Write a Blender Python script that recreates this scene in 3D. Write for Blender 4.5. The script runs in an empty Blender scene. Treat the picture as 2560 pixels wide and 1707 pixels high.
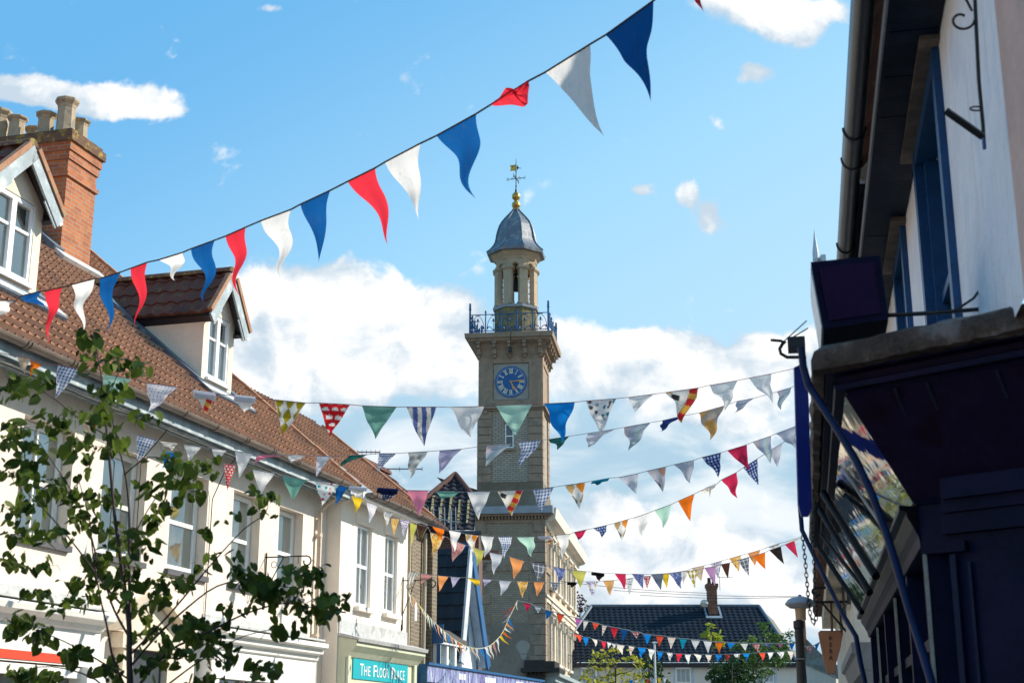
import bpy, bmesh, math, random
from mathutils import Vector, Matrix
R = math.radians
random.seed(7)
sc = bpy.context.scene
C = sc.collection
# ------------------------------------------------------------------ camera
FPX = 3556.0
CZ = 1.6
PITCH = math.atan((1850 - 853.5) / FPX)
CP, SP = math.cos(PITCH), math.sin(PITCH)
cd = bpy.data.cameras.new('camera')
cam = bpy.data.objects.new('camera', cd)
C.objects.link(cam)
cam.location = (0, 0, CZ)
cam.rotation_euler = (R(90) + PITCH, 0, 0)
cd.sensor_width = 36
cd.lens = FPX * 36 / 2560
cd.clip_end = 2000
cd.dof.use_dof = True
cd.dof.focus_distance = 28
cd.dof.aperture_fstop = 4.5
sc.camera = cam


def ray(px, py):
    u = (px - 1280) / FPX
    v = (853.5 - py) / FPX
    return Vector((u, CP - v * SP, SP + v * CP))


def at(px, py, Y):
    d = ray(px, py)
    t = Y / d.y
    return Vector((d.x * t, Y, CZ + d.z * t))


# ------------------------------------------------------------------ light
SUN_AZ = 20.0   # degrees from +X towards +Y
SUN_EL = 34.0
S = Vector((math.cos(R(SUN_AZ)) * math.cos(R(SUN_EL)), math.sin(R(SUN_AZ)) * math.cos(R(SUN_EL)), math.sin(R(SUN_EL))))
ld = bpy.data.lights.new('sun', 'SUN')
ld.energy = 5.0
ld.angle = R(0.5)
ld.color = (1, .92, .80)
sun = bpy.data.objects.new('sun', ld)
C.objects.link(sun)
sun.rotation_euler = S.to_track_quat('Z', 'Y').to_euler()
sc.view_settings.view_transform = 'Standard'
sc.view_settings.look = 'None'
sc.view_settings.exposure = 0.38
sc.view_settings.gamma = 1


class NT:
    """small helper over a node tree"""
    def __init__(s, nt): s.nt = nt
    def n(s, typ, **kw):
        o = s.nt.nodes.new(typ)
        for k, v in kw.items(): setattr(o, k, v)
        return o
    def l(s, a, b): s.nt.links.new(a, b)
    def put(s, sock, v):
        if hasattr(v, 'is_output'): s.l(v, sock)
        else: sock.default_value = v
    def m(s, op, a, b=0.0, c=0.0, clamp=False):
        o = s.n('ShaderNodeMath', operation=op, use_clamp=clamp)
        s.put(o.inputs[0], a); s.put(o.inputs[1], b)
        if len(o.inputs) > 2: s.put(o.inputs[2], c)
        return o.outputs[0]
    def v(s, op, a, b=(0, 0, 0)):
        o = s.n('ShaderNodeVectorMath', operation=op)
        s.put(o.inputs[0], a); s.put(o.inputs[1], b)
        return o.outputs[1] if op in ('DOT_PRODUCT', 'LENGTH', 'DISTANCE') else o.outputs[0]
    def noise(s, vec, scale, detail=4, rough=.55, dist=0):
        o = s.n('ShaderNodeTexNoise')
        if vec is not None: s.l(vec, o.inputs['Vector'])
        o.inputs['Scale'].default_value = scale
        o.inputs['Detail'].default_value = detail
        o.inputs['Roughness'].default_value = rough
        o.inputs['Distortion'].default_value = dist
        return o.outputs['Fac']
    def mix(s, f, a, b, bt='MIX'):
        o = s.n('ShaderNodeMix', data_type='RGBA', blend_type=bt)
        s.put(o.inputs[0], f)
        s.put(o.inputs[6], a if hasattr(a, 'is_output') else (*a[:3], 1))
        s.put(o.inputs[7], b if hasattr(b, 'is_output') else (*b[:3], 1))
        return o.outputs[2]
    def smooth(s, x, lo, hi):
        o = s.n('ShaderNodeMapRange', interpolation_type='SMOOTHSTEP')
        s.put(o.inputs[0], x)
        o.inputs[1].default_value = lo; o.inputs[2].default_value = hi
        return o.outputs[0]


w = bpy.data.worlds.new('World')
sc.world = w
w.use_nodes = True
k = NT(w.node_tree)
k.nt.nodes.clear()
out = k.n('ShaderNodeOutputWorld')
bg = k.n('ShaderNodeBackground')
sky = k.n('ShaderNodeTexSky', sky_type='NISHITA')
sky.sun_disc = False
sky.sun_elevation = R(SUN_EL)
sky.sun_rotation = R(90 - SUN_AZ)
sky.altitude = 50
sky.air_density = 1.0
sky.dust_density = .6
sky.ozone_density = 2.0
geo = k.n('ShaderNodeTexCoord')
sep = k.n('ShaderNodeSeparateXYZ')
k.l(geo.outputs['Generated'], sep.inputs[0])
ya = k.m('MAXIMUM', k.m('ABSOLUTE', sep.outputs[1]), .05)
ga = k.m('DIVIDE', sep.outputs[0], ya)
gb = k.m('DIVIDE', sep.outputs[2], ya)
cmb = k.n('ShaderNodeCombineXYZ')
k.l(ga, cmb.inputs[0]); k.l(gb, cmb.inputs[1])
P0 = cmb.outputs[0]
# clouds: soft patches by direction, broken up by noise
wob = k.n('ShaderNodeTexNoise')
k.l(P0, wob.inputs['Vector'])
wob.inputs['Scale'].default_value = 9
wob.inputs['Detail'].default_value = 5
P = k.v('ADD', P0, k.v('MULTIPLY', k.v('SUBTRACT', wob.outputs['Color'], (.5, .5, .5)), (.05, .04, 0)))
BL = [(230, 245, 240, 38, 1.25), (20, 220, 220, 36, 1.2), (400, 278, 90, 20, .95),
      (700, 730, 130, 100, 1.5), (640, 900, 190, 140, 1.2), (860, 800, 170, 120, 1.3), (1010, 770, 160, 100, 1.1), (1080, 880, 230, 130, 1.1),
      (820, 930, 300, 100, .7), (1480, 860, 190, 66, 1.1), (1650, 900, 190, 70, .9), (1900, 880, 190, 70, 1.1), (1800, 980, 330, 110, .75), (1450, 950, 300, 70, .55),
      (1960, 10, 200, 66, 1.3), (1990, 80, 80, 46, 1.0), (1790, 0, 90, 30, .6),
      (1890, 188, 58, 38, 1.1), (1725, 470, 40, 52, 1.0), (1785, 530, 44, 50, .8), (1585, 478, 42, 22, 1.0), (1805, 300, 34, 34, .4), (300, 395, 40, 10, .5),
      (1500, 1360, 340, 110, 1.3), (1740, 1470, 330, 100, 1.2), (1950, 1500, 260, 120, 1.0), (1450, 1480, 260, 70, 1.0), (1940, 1440, 60, 26, .8),
      (660, 10, 60, 16, .45), (2100, 300, 60, 50, .35)]
f = None
for (px, py, rx, ry, am) in BL:
    d = ray(px, py)
    c0 = (d.x / d.y, d.z / d.y, 0)
    q = k.v('MULTIPLY', k.v('SUBTRACT', P, c0), (FPX / rx, FPX / ry, 0))
    e = k.m('MULTIPLY', k.m('EXPONENT', k.m('MULTIPLY', k.v('DOT_PRODUCT', q, q), -1.0)), am)
    f = e if f is None else k.m('ADD', f, e)
n1 = k.noise(P0, 20, 8, .56, .3)
n2 = k.noise(P0, 75, 6, .6)
fld = k.m('ADD', k.m('MINIMUM', f, 1.25), k.m('MULTIPLY', k.m('SUBTRACT', n1, .5), 2.6))
fld = k.m('ADD', fld, k.m('MULTIPLY', k.m('SUBTRACT', n2, .5), .45))
mask = k.smooth(fld, .32, .78)
# thin grey-blue veil below the cumulus
dv = ray(1280, 980)
veil = k.smooth(gb, dv.z / dv.y + .045, dv.z / dv.y - .035)
n3 = k.noise(k.v('MULTIPLY', P0, (1, 2.2, 1)), 9, 6, .55, .5)
n1b = k.noise(k.v('ADD', P0, (.012, .018, 0)), 20, 8, .56, .3)
relief = k.m('MULTIPLY', k.m('SUBTRACT', n1, n1b), 1.3)
shade = k.smooth(k.m('ADD', relief, k.m('ADD', k.m('MULTIPLY', fld, .35), k.m('MULTIPLY', k.m('SUBTRACT', n3, .5), 1.6))), -.05, .62)
skyc = k.mix(1.0, k.v('MULTIPLY', sky.outputs[0], (.13, .13, .13)), (1.05, 1.08, 1.06), 'MULTIPLY')
ramp = k.n('ShaderNodeValToRGB')
k.l(k.smooth(k.m('SUBTRACT', gb, k.m('MULTIPLY', ga, .55)), 0.06, 0.72), ramp.inputs[0])
cr = ramp.color_ramp
cr.elements[0].color = (.54, .82, 1.0, 1)
cr.elements[1].color = (.15, .50, .90, 1)
e = cr.elements.new(.45); e.color = (.39, .75, 1.03, 1)
skyb = k.mix(.85, skyc, ramp.outputs[0])
cloudc = k.mix(shade, (.56, .68, .79), (1.06, 1.06, 1.05))
veilc = k.mix(k.smooth(n3, .42, .66), (.43, .62, .76), (.90, .94, .97))
c1 = k.mix(k.m('MULTIPLY', veil, .92), skyb, veilc)
c2 = k.mix(mask, c1, cloudc)
bg.inputs['Strength'].default_value = 0.81
k.l(c2, bg.inputs['Color'])
k.l(bg.outputs[0], out.inputs[0])


# ------------------------------------------------------------------ materials
MATS = {}


def M(name, col, rough=.75, var=.18, scale=2.5, bump=.15, metal=0.0, spec=.4, col2=None, streak=0.0, bscale=None, coat=0.0):
    if name in MATS: return MATS[name]
    m = bpy.data.materials.new(name)
    m.use_nodes = True
    k = NT(m.node_tree)
    b = k.nt.nodes['Principled BSDF']
    tc = k.n('ShaderNodeNewGeometry')
    n = k.noise(tc.outputs['Position'], scale, 6, .6)
    nf = k.noise(tc.outputs['Position'], scale * 9, 4, .6)
    dark = tuple(c * (1 - var) for c in col)
    lite = tuple(min(1, c * (1 + var * .5)) for c in col)
    c = k.mix(k.smooth(k.m('ADD', k.m('MULTIPLY', n, .7), k.m('MULTIPLY', nf, .3)), .33, .67), dark, lite)
    if col2: c = k.mix(k.smooth(n, .52, .64), c, col2)
    if streak:
        vs = k.v('MULTIPLY', tc.outputs['Position'], (5, 5, .5))
        c = k.mix(k.m('MULTIPLY', k.smooth(k.noise(vs, 1.6, 5, .65), .5, .75), streak), c, tuple(x * .45 for x in col))
    k.l(c, b.inputs['Base Color'])
    b.inputs['Roughness'].default_value = rough
    b.inputs['Metallic'].default_value = metal
    b.inputs['Specular IOR Level'].default_value = spec
    if coat: b.inputs['Coat Weight'].default_value = coat
    if bump:
        bp = k.n('ShaderNodeBump')
        bp.inputs['Strength'].default_value = bump
        bp.inputs['Distance'].default_value = .02
        k.l(k.noise(tc.outputs['Position'], bscale or scale * 12, 5, .6), bp.inputs['Height'])
        k.l(bp.outputs[0], b.inputs['Normal'])
    MATS[name] = m
    return m


def brick(name, c1, c2, mortar, bw=.225, bh=.075, ms=.01, var=.5, painted=None):
    if name in MATS: return MATS[name]
    m = bpy.data.materials.new(name)
    m.use_nodes = True
    k = NT(m.node_tree)
    b = k.nt.nodes['Principled BSDF']
    uv = k.n('ShaderNodeUVMap'); uv.uv_map = 'UVMap'
    wb = k.n('ShaderNodeTexNoise'); k.l(uv.outputs[0], wb.inputs['Vector']); wb.inputs['Scale'].default_value = 9
    vv = k.v('ADD', uv.outputs[0], k.v('MULTIPLY', k.v('SUBTRACT', wb.outputs['Color'], (.5, .5, .5)), (.012, .012, 0)))
    t = k.n('ShaderNodeTexBrick')
    k.l(vv, t.inputs['Vector'])
    for nme, v in (('Color1', c1), ('Color2', c2), ('Mortar', mortar)): t.inputs[nme].default_value = (*v, 1)
    t.inputs['Scale'].default_value = 1
    t.inputs['Mortar Size'].default_value = ms
    t.inputs['Mortar Smooth'].default_value = .2
    t.inputs['Bias'].default_value = 0
    t.inputs['Brick Width'].default_value = bw
    t.inputs['Row Height'].default_value = bh
    n = k.noise(uv.outputs[0], 3.0, 6, .65)
    n2 = k.noise(uv.outputs[0], 40.0, 3, .6)
    c = k.mix(k.m('MULTIPLY', k.smooth(n, .45, .7), var), t.outputs['Color'], tuple(x * .35 for x in c1))
    c = k.mix(k.m('MULTIPLY', n2, .25), c, tuple(x * .6 for x in c2))
    k.l(c, b.inputs['Base Color'])
    b.inputs['Roughness'].default_value = .85
    bp = k.n('ShaderNodeBump'); bp.inputs['Strength'].default_value = .5; bp.inputs['Distance'].default_value = .01
    k.l(k.m('ADD', k.m('MULTIPLY', t.outputs['Fac'], -1.0), k.m('MULTIPLY', n2, .5)), bp.inputs['Height'])
    k.l(bp.outputs[0], b.inputs['Normal'])
    MATS[name] = m
    return m


def tilemat(name, c1, c2, c3, moss=None, mossamt=.0, rough=.8):
    """roof tile: one tone per tile (white noise on the tile index) plus lichen"""
    if name in MATS: return MATS[name]
    m = bpy.data.materials.new(name); m.use_nodes = True
    k = NT(m.node_tree); b = k.nt.nodes['Principled BSDF']
    uv = k.n('ShaderNodeUVMap'); uv.uv_map = 'UVMap'
    fl = k.v('FLOOR', uv.outputs[0])
    wn = k.n('ShaderNodeTexWhiteNoise', noise_dimensions='2D'); k.l(fl, wn.inputs['Vector'])
    g = k.n('ShaderNodeNewGeometry')
    n = k.noise(g.outputs['Position'], 1.2, 7, .65)
    c = k.mix(wn.outputs['Value'], c1, c2)
    c = k.mix(k.smooth(n, .45, .7), c, c3)
    if moss:
        n2 = k.noise(g.outputs['Position'], 7, 7, .7)
        c = k.mix(k.m('MULTIPLY', k.smooth(n2, .56, .66), mossamt), c, moss)
    k.l(c, b.inputs['Base Color']); b.inputs['Roughness'].default_value = rough; b.inputs['Specular IOR Level'].default_value = .12
    bp = k.n('ShaderNodeBump'); bp.inputs['Strength'].default_value = .3; bp.inputs['Distance'].default_value = .01
    k.l(k.noise(g.outputs['Position'], 60, 4, .6), bp.inputs['Height']); k.l(bp.outputs[0], b.inputs['Normal'])
    MATS[name] = m
    return m


def windowglass(name):
    """clear pane: half see-through, the rest mirrors the sky"""
    m = bpy.data.materials.new(name); m.use_nodes = True
    k = NT(m.node_tree); k.nt.nodes.clear()
    g = k.n('ShaderNodeNewGeometry')
    gl = k.n('ShaderNodeBsdfGlossy'); gl.inputs['Roughness'].default_value = .04; gl.inputs['Color'].default_value = (.80, .86, .86, 1)
    bp = k.n('ShaderNodeBump'); bp.inputs['Strength'].default_value = .05; bp.inputs['Distance'].default_value = .05
    k.l(k.noise(g.outputs['Position'], 2.2, 2, .4, .4), bp.inputs['Height']); k.l(bp.outputs[0], gl.inputs['Normal'])
    df = k.n('ShaderNodeBsdfDiffuse'); df.inputs[0].default_value = (.35, .40, .40, 1)
    tr = k.n('ShaderNodeBsdfTransparent'); tr.inputs[0].default_value = (.80, .86, .84, 1)
    m1 = k.n('ShaderNodeMixShader'); m1.inputs[0].default_value = .12; k.l(tr.outputs[0], m1.inputs[1]); k.l(df.outputs[0], m1.inputs[2])
    fr = k.n('ShaderNodeFresnel'); fr.inputs[0].default_value = 1.5
    m2 = k.n('ShaderNodeMixShader'); k.l(k.m('ADD', k.m('MULTIPLY', fr.outputs[0], 1.6, clamp=False), .22, clamp=True), m2.inputs[0]); k.l(m1.outputs[0], m2.inputs[1]); k.l(gl.outputs[0], m2.inputs[2])
    o = k.n('ShaderNodeOutputMaterial'); k.l(m2.outputs[0], o.inputs[0])
    return m


def glass(name, col=(.05, .07, .08), rough=.04, refl=.6, wav=0.0, metal=0.0):
    if name in MATS: return MATS[name]
    m = bpy.data.materials.new(name); m.use_nodes = True
    k = NT(m.node_tree); b = k.nt.nodes['Principled BSDF']
    g = k.n('ShaderNodeNewGeometry')
    n = k.noise(g.outputs['Position'], 1.7, 3, .5)
    k.l(k.mix(k.smooth(n, .4, .6), col, tuple(c * .6 for c in col)), b.inputs['Base Color'])
    b.inputs['Roughness'].default_value = rough
    b.inputs['Metallic'].default_value = metal
    b.inputs['IOR'].default_value = 1.5
    b.inputs['Specular IOR Level'].default_value = refl
    b.inputs['Coat Weight'].default_value = .6 if not metal else 0
    b.inputs['Coat Roughness'].default_value = .03
    if wav:
        bp = k.n('ShaderNodeBump'); bp.inputs['Strength'].default_value = wav; bp.inputs['Distance'].default_value = .05
        k.l(k.noise(g.outputs['Position'], 3.2, 2, .4, .6), bp.inputs['Height']); k.l(bp.outputs[0], b.inputs['Normal'])
    MATS[name] = m
    return m


CLOTH = None


def cloth():
    global CLOTH
    if CLOTH: return CLOTH
    m = bpy.data.materials.new('printed_cotton'); m.use_nodes = True
    k = NT(m.node_tree); k.nt.nodes.clear()
    at_ = k.n('ShaderNodeVertexColor'); at_.layer_name = 'Col'
    g = k.n('ShaderNodeNewGeometry')
    n = k.noise(g.outputs['Position'], 14, 4, .6)
    c = k.mix(k.m('MULTIPLY', n, .12), at_.outputs[0], (.1, .1, .12))
    wv = k.noise(k.v('MULTIPLY', g.outputs['Position'], (1, 1, .25)), 40, 3, .6)
    c = k.mix(k.m('MULTIPLY', k.smooth(wv, .5, .75), .18), c, (.12, .12, .14))
    d = k.n('ShaderNodeBsdfDiffuse'); t = k.n('ShaderNodeBsdfTranslucent')
    k.l(c, d.inputs[0]); k.l(c, t.inputs[0])
    mx = k.n('ShaderNodeMixShader'); mx.inputs[0].default_value = .5
    k.l(d.outputs[0], mx.inputs[1]); k.l(t.outputs[0], mx.inputs[2])
    o = k.n('ShaderNodeOutputMaterial'); k.l(mx.outputs[0], o.inputs[0])
    CLOTH = m
    return m


def leafmat(name, col, col2, trans=.35, rough=.5):
    if name in MATS: return MATS[name]
    m = bpy.data.materials.new(name); m.use_nodes = True
    k = NT(m.node_tree); k.nt.nodes.clear()
    g = k.n('ShaderNodeNewGeometry')
    n = k.noise(g.outputs['Position'], 6, 4, .6)
    c = k.mix(k.smooth(k.m('ADD', k.m('MULTIPLY', n, .6), k.m('MULTIPLY', g.outputs['Random Per Island'], .4)), .3, .7), col, col2)
    d = k.n('ShaderNodeBsdfPrincipled'); t = k.n('ShaderNodeBsdfTranslucent')
    d.inputs['Roughness'].default_value = rough; d.inputs['Specular IOR Level'].default_value = .15
    k.l(c, d.inputs['Base Color']); k.l(c, t.inputs[0])
    mx = k.n('ShaderNodeMixShader'); mx.inputs[0].default_value = trans
    k.l(d.outputs[0], mx.inputs[1]); k.l(t.outputs[0], mx.inputs[2])
    o = k.n('ShaderNodeOutputMaterial'); k.l(mx.outputs[0], o.inputs[0])
    MATS[name] = m
    return m


# ------------------------------------------------------------------ geometry helpers
class Frame:
    def __init__(s, o, ex, ey, ez=(0, 0, 1)):
        s.o = Vector(o); s.ex = Vector(ex).normalized(); s.ey = Vector(ey).normalized(); s.ez = Vector(ez).normalized()
    def P(s, a, b, c): return s.o + s.ex * a + s.ey * b + s.ez * c


class Facade(Frame):
    """vertical plane: a = metres along the street, b = metres out towards the street, c = height"""
    def __init__(s, o, theta, side=1):
        th = R(theta)
        Frame.__init__(s, (o[0], o[1], 0), (math.sin(th), math.cos(th), 0), (side * math.cos(th), -side * math.sin(th), 0))
        s.D = s.o.dot(s.ey)
    def hit(s, px, py, off=0.0):
        r = ray(px, py)
        rh = Vector((r.x, r.y, 0))
        t = (s.D + off) / rh.dot(s.ey)
        p = Vector((0, 0, CZ)) + r * t
        return (p - s.o).dot(s.ex), p.z
    def roofhit(s, px, py, ze, off, phi):
        r = ray(px, py); tp = math.tan(phi)
        rn = Vector((r.x, r.y, 0)).dot(s.ey)
        t = (ze - CZ + tp * (off + s.D)) / (r.z + tp * rn)
        p = Vector((0, 0, CZ)) + r * t
        return (p - s.o).dot(s.ex), (p - s.o).dot(s.ey), p.z


WORLD = Frame((0, 0, 0), (1, 0, 0), (0, 1, 0))


class MB:
    def __init__(s, fr=WORLD): s.fr = fr; s.v = []; s.l = []; s.f = []; s.mi = []; s.uv = {}; s.col = None
    def pt(s, a, b, c):
        s.v.append(s.fr.P(a, b, c)); s.l.append((a, b, c)); return len(s.v) - 1
    def face(s, idx, m=0, uv=None):
        if uv: s.uv[len(s.f)] = uv
        s.f.append(tuple(idx)); s.mi.append(m)
    def poly(s, pts, m=0):
        s.face([s.pt(*p) for p in pts], m)
    def box(s, a0, a1, b0, b1, c0, c1, m=0):
        if a0 > a1: a0, a1 = a1, a0
        if b0 > b1: b0, b1 = b1, b0
        if c0 > c1: c0, c1 = c1, c0
        i = [s.pt(a, b, c) for c in (c0, c1) for b in (b0, b1) for a in (a0, a1)]
        for q in ((0, 2, 3, 1), (4, 5, 7, 6), (0, 1, 5, 4), (2, 6, 7, 3), (0, 4, 6, 2), (1, 3, 7, 5)):
            s.face([i[j] for j in q], m)
    def prism(s, pts, axis, lo, hi, m=0):
        """polygon of 2-D points in the two other axes, extruded along axis 0/1/2"""
        def mk(p, e):
            if axis == 0: return (e, p[0], p[1])
            if axis == 1: return (p[0], e, p[1])
            return (p[0], p[1], e)
        A = [s.pt(*mk(p, lo)) for p in pts]; B = [s.pt(*mk(p, hi)) for p in pts]
        n = len(pts)
        s.face(A[::-1], m); s.face(B, m)
        for i in range(n): s.face((A[i], A[(i + 1) % n], B[(i + 1) % n], B[i]), m)
    def tube(s, pts, r, n=8, m=0, r2=None, cap=True):
        """world-space polyline tube; r may taper to r2"""
        pts = [Vector(p) for p in pts]
        rings = []
        L = len(pts)
        up = None
        for i, p in enumerate(pts):
            t = (pts[min(i + 1, L - 1)] - pts[max(i - 1, 0)]).normalized()
            if up is None:
                up = Vector((0, 0, 1)) if abs(t.z) < .9 else Vector((1, 0, 0))
            a = t.cross(up).normalized(); bb = a.cross(t).normalized(); up = bb
            rr = r if r2 is None else r + (r2 - r) * i / max(1, L - 1)
            ring = []
            for j in range(n):
                q = p + (a * math.cos(2 * math.pi * j / n) + bb * math.sin(2 * math.pi * j / n)) * rr
                s.v.append(q); s.l.append(tuple(q)); ring.append(len(s.v) - 1)
            rings.append(ring)
        for i in range(L - 1):
            for j in range(n):
                s.face((rings[i][j], rings[i][(j + 1) % n], rings[i + 1][(j + 1) % n], rings[i + 1][j]), m)
        if cap:
            s.face(rings[0][::-1], m); s.face(rings[-1], m)
    def lathe(s, prof, a, b, n=24, m=0, rot=0.0):
        """prof: (radius, height) list about a vertical axis at local a,b"""
        rings = []
        for (r, z) in prof:
            rings.append([s.pt(a + r * math.cos(2 * math.pi * (j + rot) / n), b + r * math.sin(2 * math.pi * (j + rot) / n), z) for j in range(n)])
        for i in range(len(prof) - 1):
            for j in range(n):
                s.face((rings[i][j], rings[i][(j + 1) % n], rings[i + 1][(j + 1) % n], rings[i + 1][j]), m)
        s.face(rings[0][::-1], m); s.face(rings[-1], m)
    def build(s, name, mats, parent=None, smooth=False, bevel=0, **props):
        if not isinstance(mats, (list, tuple)): mats = [mats]
        org = Vector(parent['_org']) if parent is not None else Vector((0, 0, 0))
        own = None
        if parent is None:
            mn = Vector([min(q[i] for q in s.v) for i in range(3)]); mx = Vector([max(q[i] for q in s.v) for i in range(3)])
            own = Vector(((mn.x + mx.x) / 2, (mn.y + mx.y) / 2, mn.z)); org = own
        me = bpy.data.meshes.new(name)
        me.from_pydata([tuple(q - org) for q in s.v], [], s.f)
        for mt in mats: me.materials.append(mt)
        me.polygons.foreach_set('material_index', s.mi)
        ul = me.uv_layers.new(name='UVMap')
        for p in me.polygons:
            if p.index in s.uv:
                for li, c in zip(p.loop_indices, s.uv[p.index]): ul.data[li].uv = c
                continue
            q = [Vector(s.l[i]) for i in s.f[p.index]]
            nn = Vector((0, 0, 0))
            for i in range(1, len(q) - 1): nn += (q[i] - q[0]).cross(q[i + 1] - q[0])
            ax = max(range(3), key=lambda i: abs(nn[i]))
            for li, c in zip(p.loop_indices, q):
                ul.data[li].uv = (c[1], c[2]) if ax == 0 else ((c[0], c[2]) if ax == 1 else (c[0], c[1]))
        if s.col:
            ca = me.color_attributes.new('Col', 'FLOAT_COLOR', 'POINT')
            for i, c in enumerate(s.col): ca.data[i].color = (*c, 1)
        if smooth: me.polygons.foreach_set('use_smooth', [True] * len(me.polygons))
        o = bpy.data.objects.new(name, me)
        C.objects.link(o)
        if parent is not None:
            o.parent = parent; o['_org'] = tuple(org)
        else:
            o.location = own; o['_org'] = tuple(own)
        if smooth: me.set_sharp_from_angle(angle=R(38))
        if bevel:
            bv = o.modifiers.new('bevel', 'BEVEL'); bv.width = bevel; bv.segments = 2; bv.limit_method = 'ANGLE'
        for kk, vv in props.items(): o[kk] = vv
        return o


def thing(name, label, cat, loc, group=None, kind=None):
    o = bpy.data.objects.new(name, None)
    o.empty_display_size = .2
    C.objects.link(o)
    o.location = loc
    o['_org'] = tuple(loc)
    o['label'] = label; o['category'] = cat
    if group: o['group'] = group
    if kind: o['kind'] = kind
    return o


def tag(o, label, cat, group=None, kind=None):
    o['label'] = label; o['category'] = cat
    if group: o['group'] = group
    if kind: o['kind'] = kind
    return o


def struct(o): o['kind'] = 'structure'; return o


def textpart(name, s, fr, a, c, size, mat, parent, b=0.0, align='CENTER', xs=1.0, depth=.004, spacing=1.0, flip=False):
    cu = bpy.data.curves.new(name, 'FONT')
    cu.body = s; cu.size = size; cu.align_x = align; cu.extrude = depth
    cu.space_character = spacing
    to = bpy.data.objects.new('tmp', cu)
    dg = bpy.context.evaluated_depsgraph_get()
    C.objects.link(to)
    dg.update()
    me = bpy.data.meshes.new_from_object(to.evaluated_get(dg))
    C.objects.unlink(to); bpy.data.objects.remove(to)
    org = Vector(parent['_org'])
    sg = -1 if flip else 1
    for v in me.vertices:
        v.co = fr.P(a + sg * v.co.x * xs, b + v.co.z, c + v.co.y) - org
    me.materials.clear(); me.materials.append(mat)
    me.name = name
    o = bpy.data.objects.new(name, me)
    C.objects.link(o); o.parent = parent; o['_org'] = tuple(org)
    return o


def wall(mb, a0, a1, c0, c1, holes, th, b=0.0, m=0):
    """front skin of a wall in the plane b with real openings and reveals of depth th"""
    As = sorted({a0, a1, *[h[0] for h in holes], *[h[1] for h in holes]})
    Cs = sorted({c0, c1, *[h[2] for h in holes], *[h[3] for h in holes]})
    As = [x for x in As if a0 <= x <= a1]; Cs = [x for x in Cs if c0 <= x <= c1]
    for i in range(len(As) - 1):
        for j in range(len(Cs) - 1):
            x, z = (As[i] + As[i + 1]) / 2, (Cs[j] + Cs[j + 1]) / 2
            if any(h[0] < x < h[1] and h[2] < z < h[3] for h in holes): continue
            mb.poly([(As[i], b, Cs[j]), (As[i + 1], b, Cs[j]), (As[i + 1], b, Cs[j + 1]), (As[i], b, Cs[j + 1])], m)
    for h in holes:
        x0, x1, z0, z1 = h[:4]
        for q in ([(x0, b, z0), (x0, b - th, z0), (x0, b - th, z1), (x0, b, z1)], [(x1, b, z0), (x1, b, z1), (x1, b - th, z1), (x1, b - th, z0)],
                  [(x0, b, z0), (x1, b, z0), (x1, b - th, z0), (x0, b - th, z0)], [(x0, b, z1), (x0, b - th, z1), (x1, b - th, z1), (x1, b, z1)]):
            mb.poly(q, m)


def sash(fr, parent, x0, x1, z0, z1, b, fm, gm, name='window', fw=.06, bars=1, rail=True, sill=None, sillm=None, curtain=None, lab=None):
    """box sash window: frame and bars in one mesh, the pane and the sill under it"""
    mb = MB(fr)
    d = .05
    mb.box(x0, x0 + fw, b - d, b, z0, z1); mb.box(x1 - fw, x1, b - d, b, z0, z1)
    mb.box(x0 + fw, x1 - fw, b - d, b, z0, z0 + fw * 1.3); mb.box(x0 + fw, x1 - fw, b - d, b, z1 - fw, z1)
    zm = (z0 + z1) / 2
    if rail: mb.box(x0 + fw, x1 - fw, b - d, b - .008, zm - .03, zm + .03)
    for i in range(bars):
        x = x0 + (x1 - x0) * (i + 1) / (bars + 1)
        if rail:
            mb.box(x - .014, x + .014, b - d, b - .012, z0 + fw * 1.3, zm - .03); mb.box(x - .014, x + .014, b - d, b - .012, zm + .03, z1 - fw)
        else:
            mb.box(x - .03, x + .03, b - d, b + .008, z0 + fw * 1.3, z1 - fw)
    o = mb.build(name, fm, parent)
    if lab: o['label'] = lab
    g = MB(fr); g.poly([(x0 + fw / 2, b - .035, z0 + fw / 2), (x1 - fw / 2, b - .035, z0 + fw / 2), (x1 - fw / 2, b - .035, z1 - fw / 2), (x0 + fw / 2, b - .035, z1 - fw / 2)])
    g.build('pane', gm, o)
    if curtain:
        q = MB(fr); w_ = (x1 - x0)
        for (u0, u1) in curtain:
            n_ = 14
            for i in range(n_):
                a0_ = x0 + w_ * (u0 + (u1 - u0) * i / n_); a1_ = x0 + w_ * (u0 + (u1 - u0) * (i + 1) / n_)
                q.poly([(a0_, b - .10 - .02 * (i % 2), z0 - .02), (a1_, b - .10 - .02 * ((i + 1) % 2), z0 - .02), (a1_, b - .10 - .02 * ((i + 1) % 2), z1 + .02), (a0_, b - .10 - .02 * (i % 2), z1 + .02)])
        q.build('curtain', M('net_curtain_cloth', (.66, .68, .62), .9, .1), o)
    if sill:
        q = MB(fr); q.box(x0 - .08, x1 + .08, b - .02, sill, z0 - .08, z0 - .004); q.build('sill', sillm, o)
    return o


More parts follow.
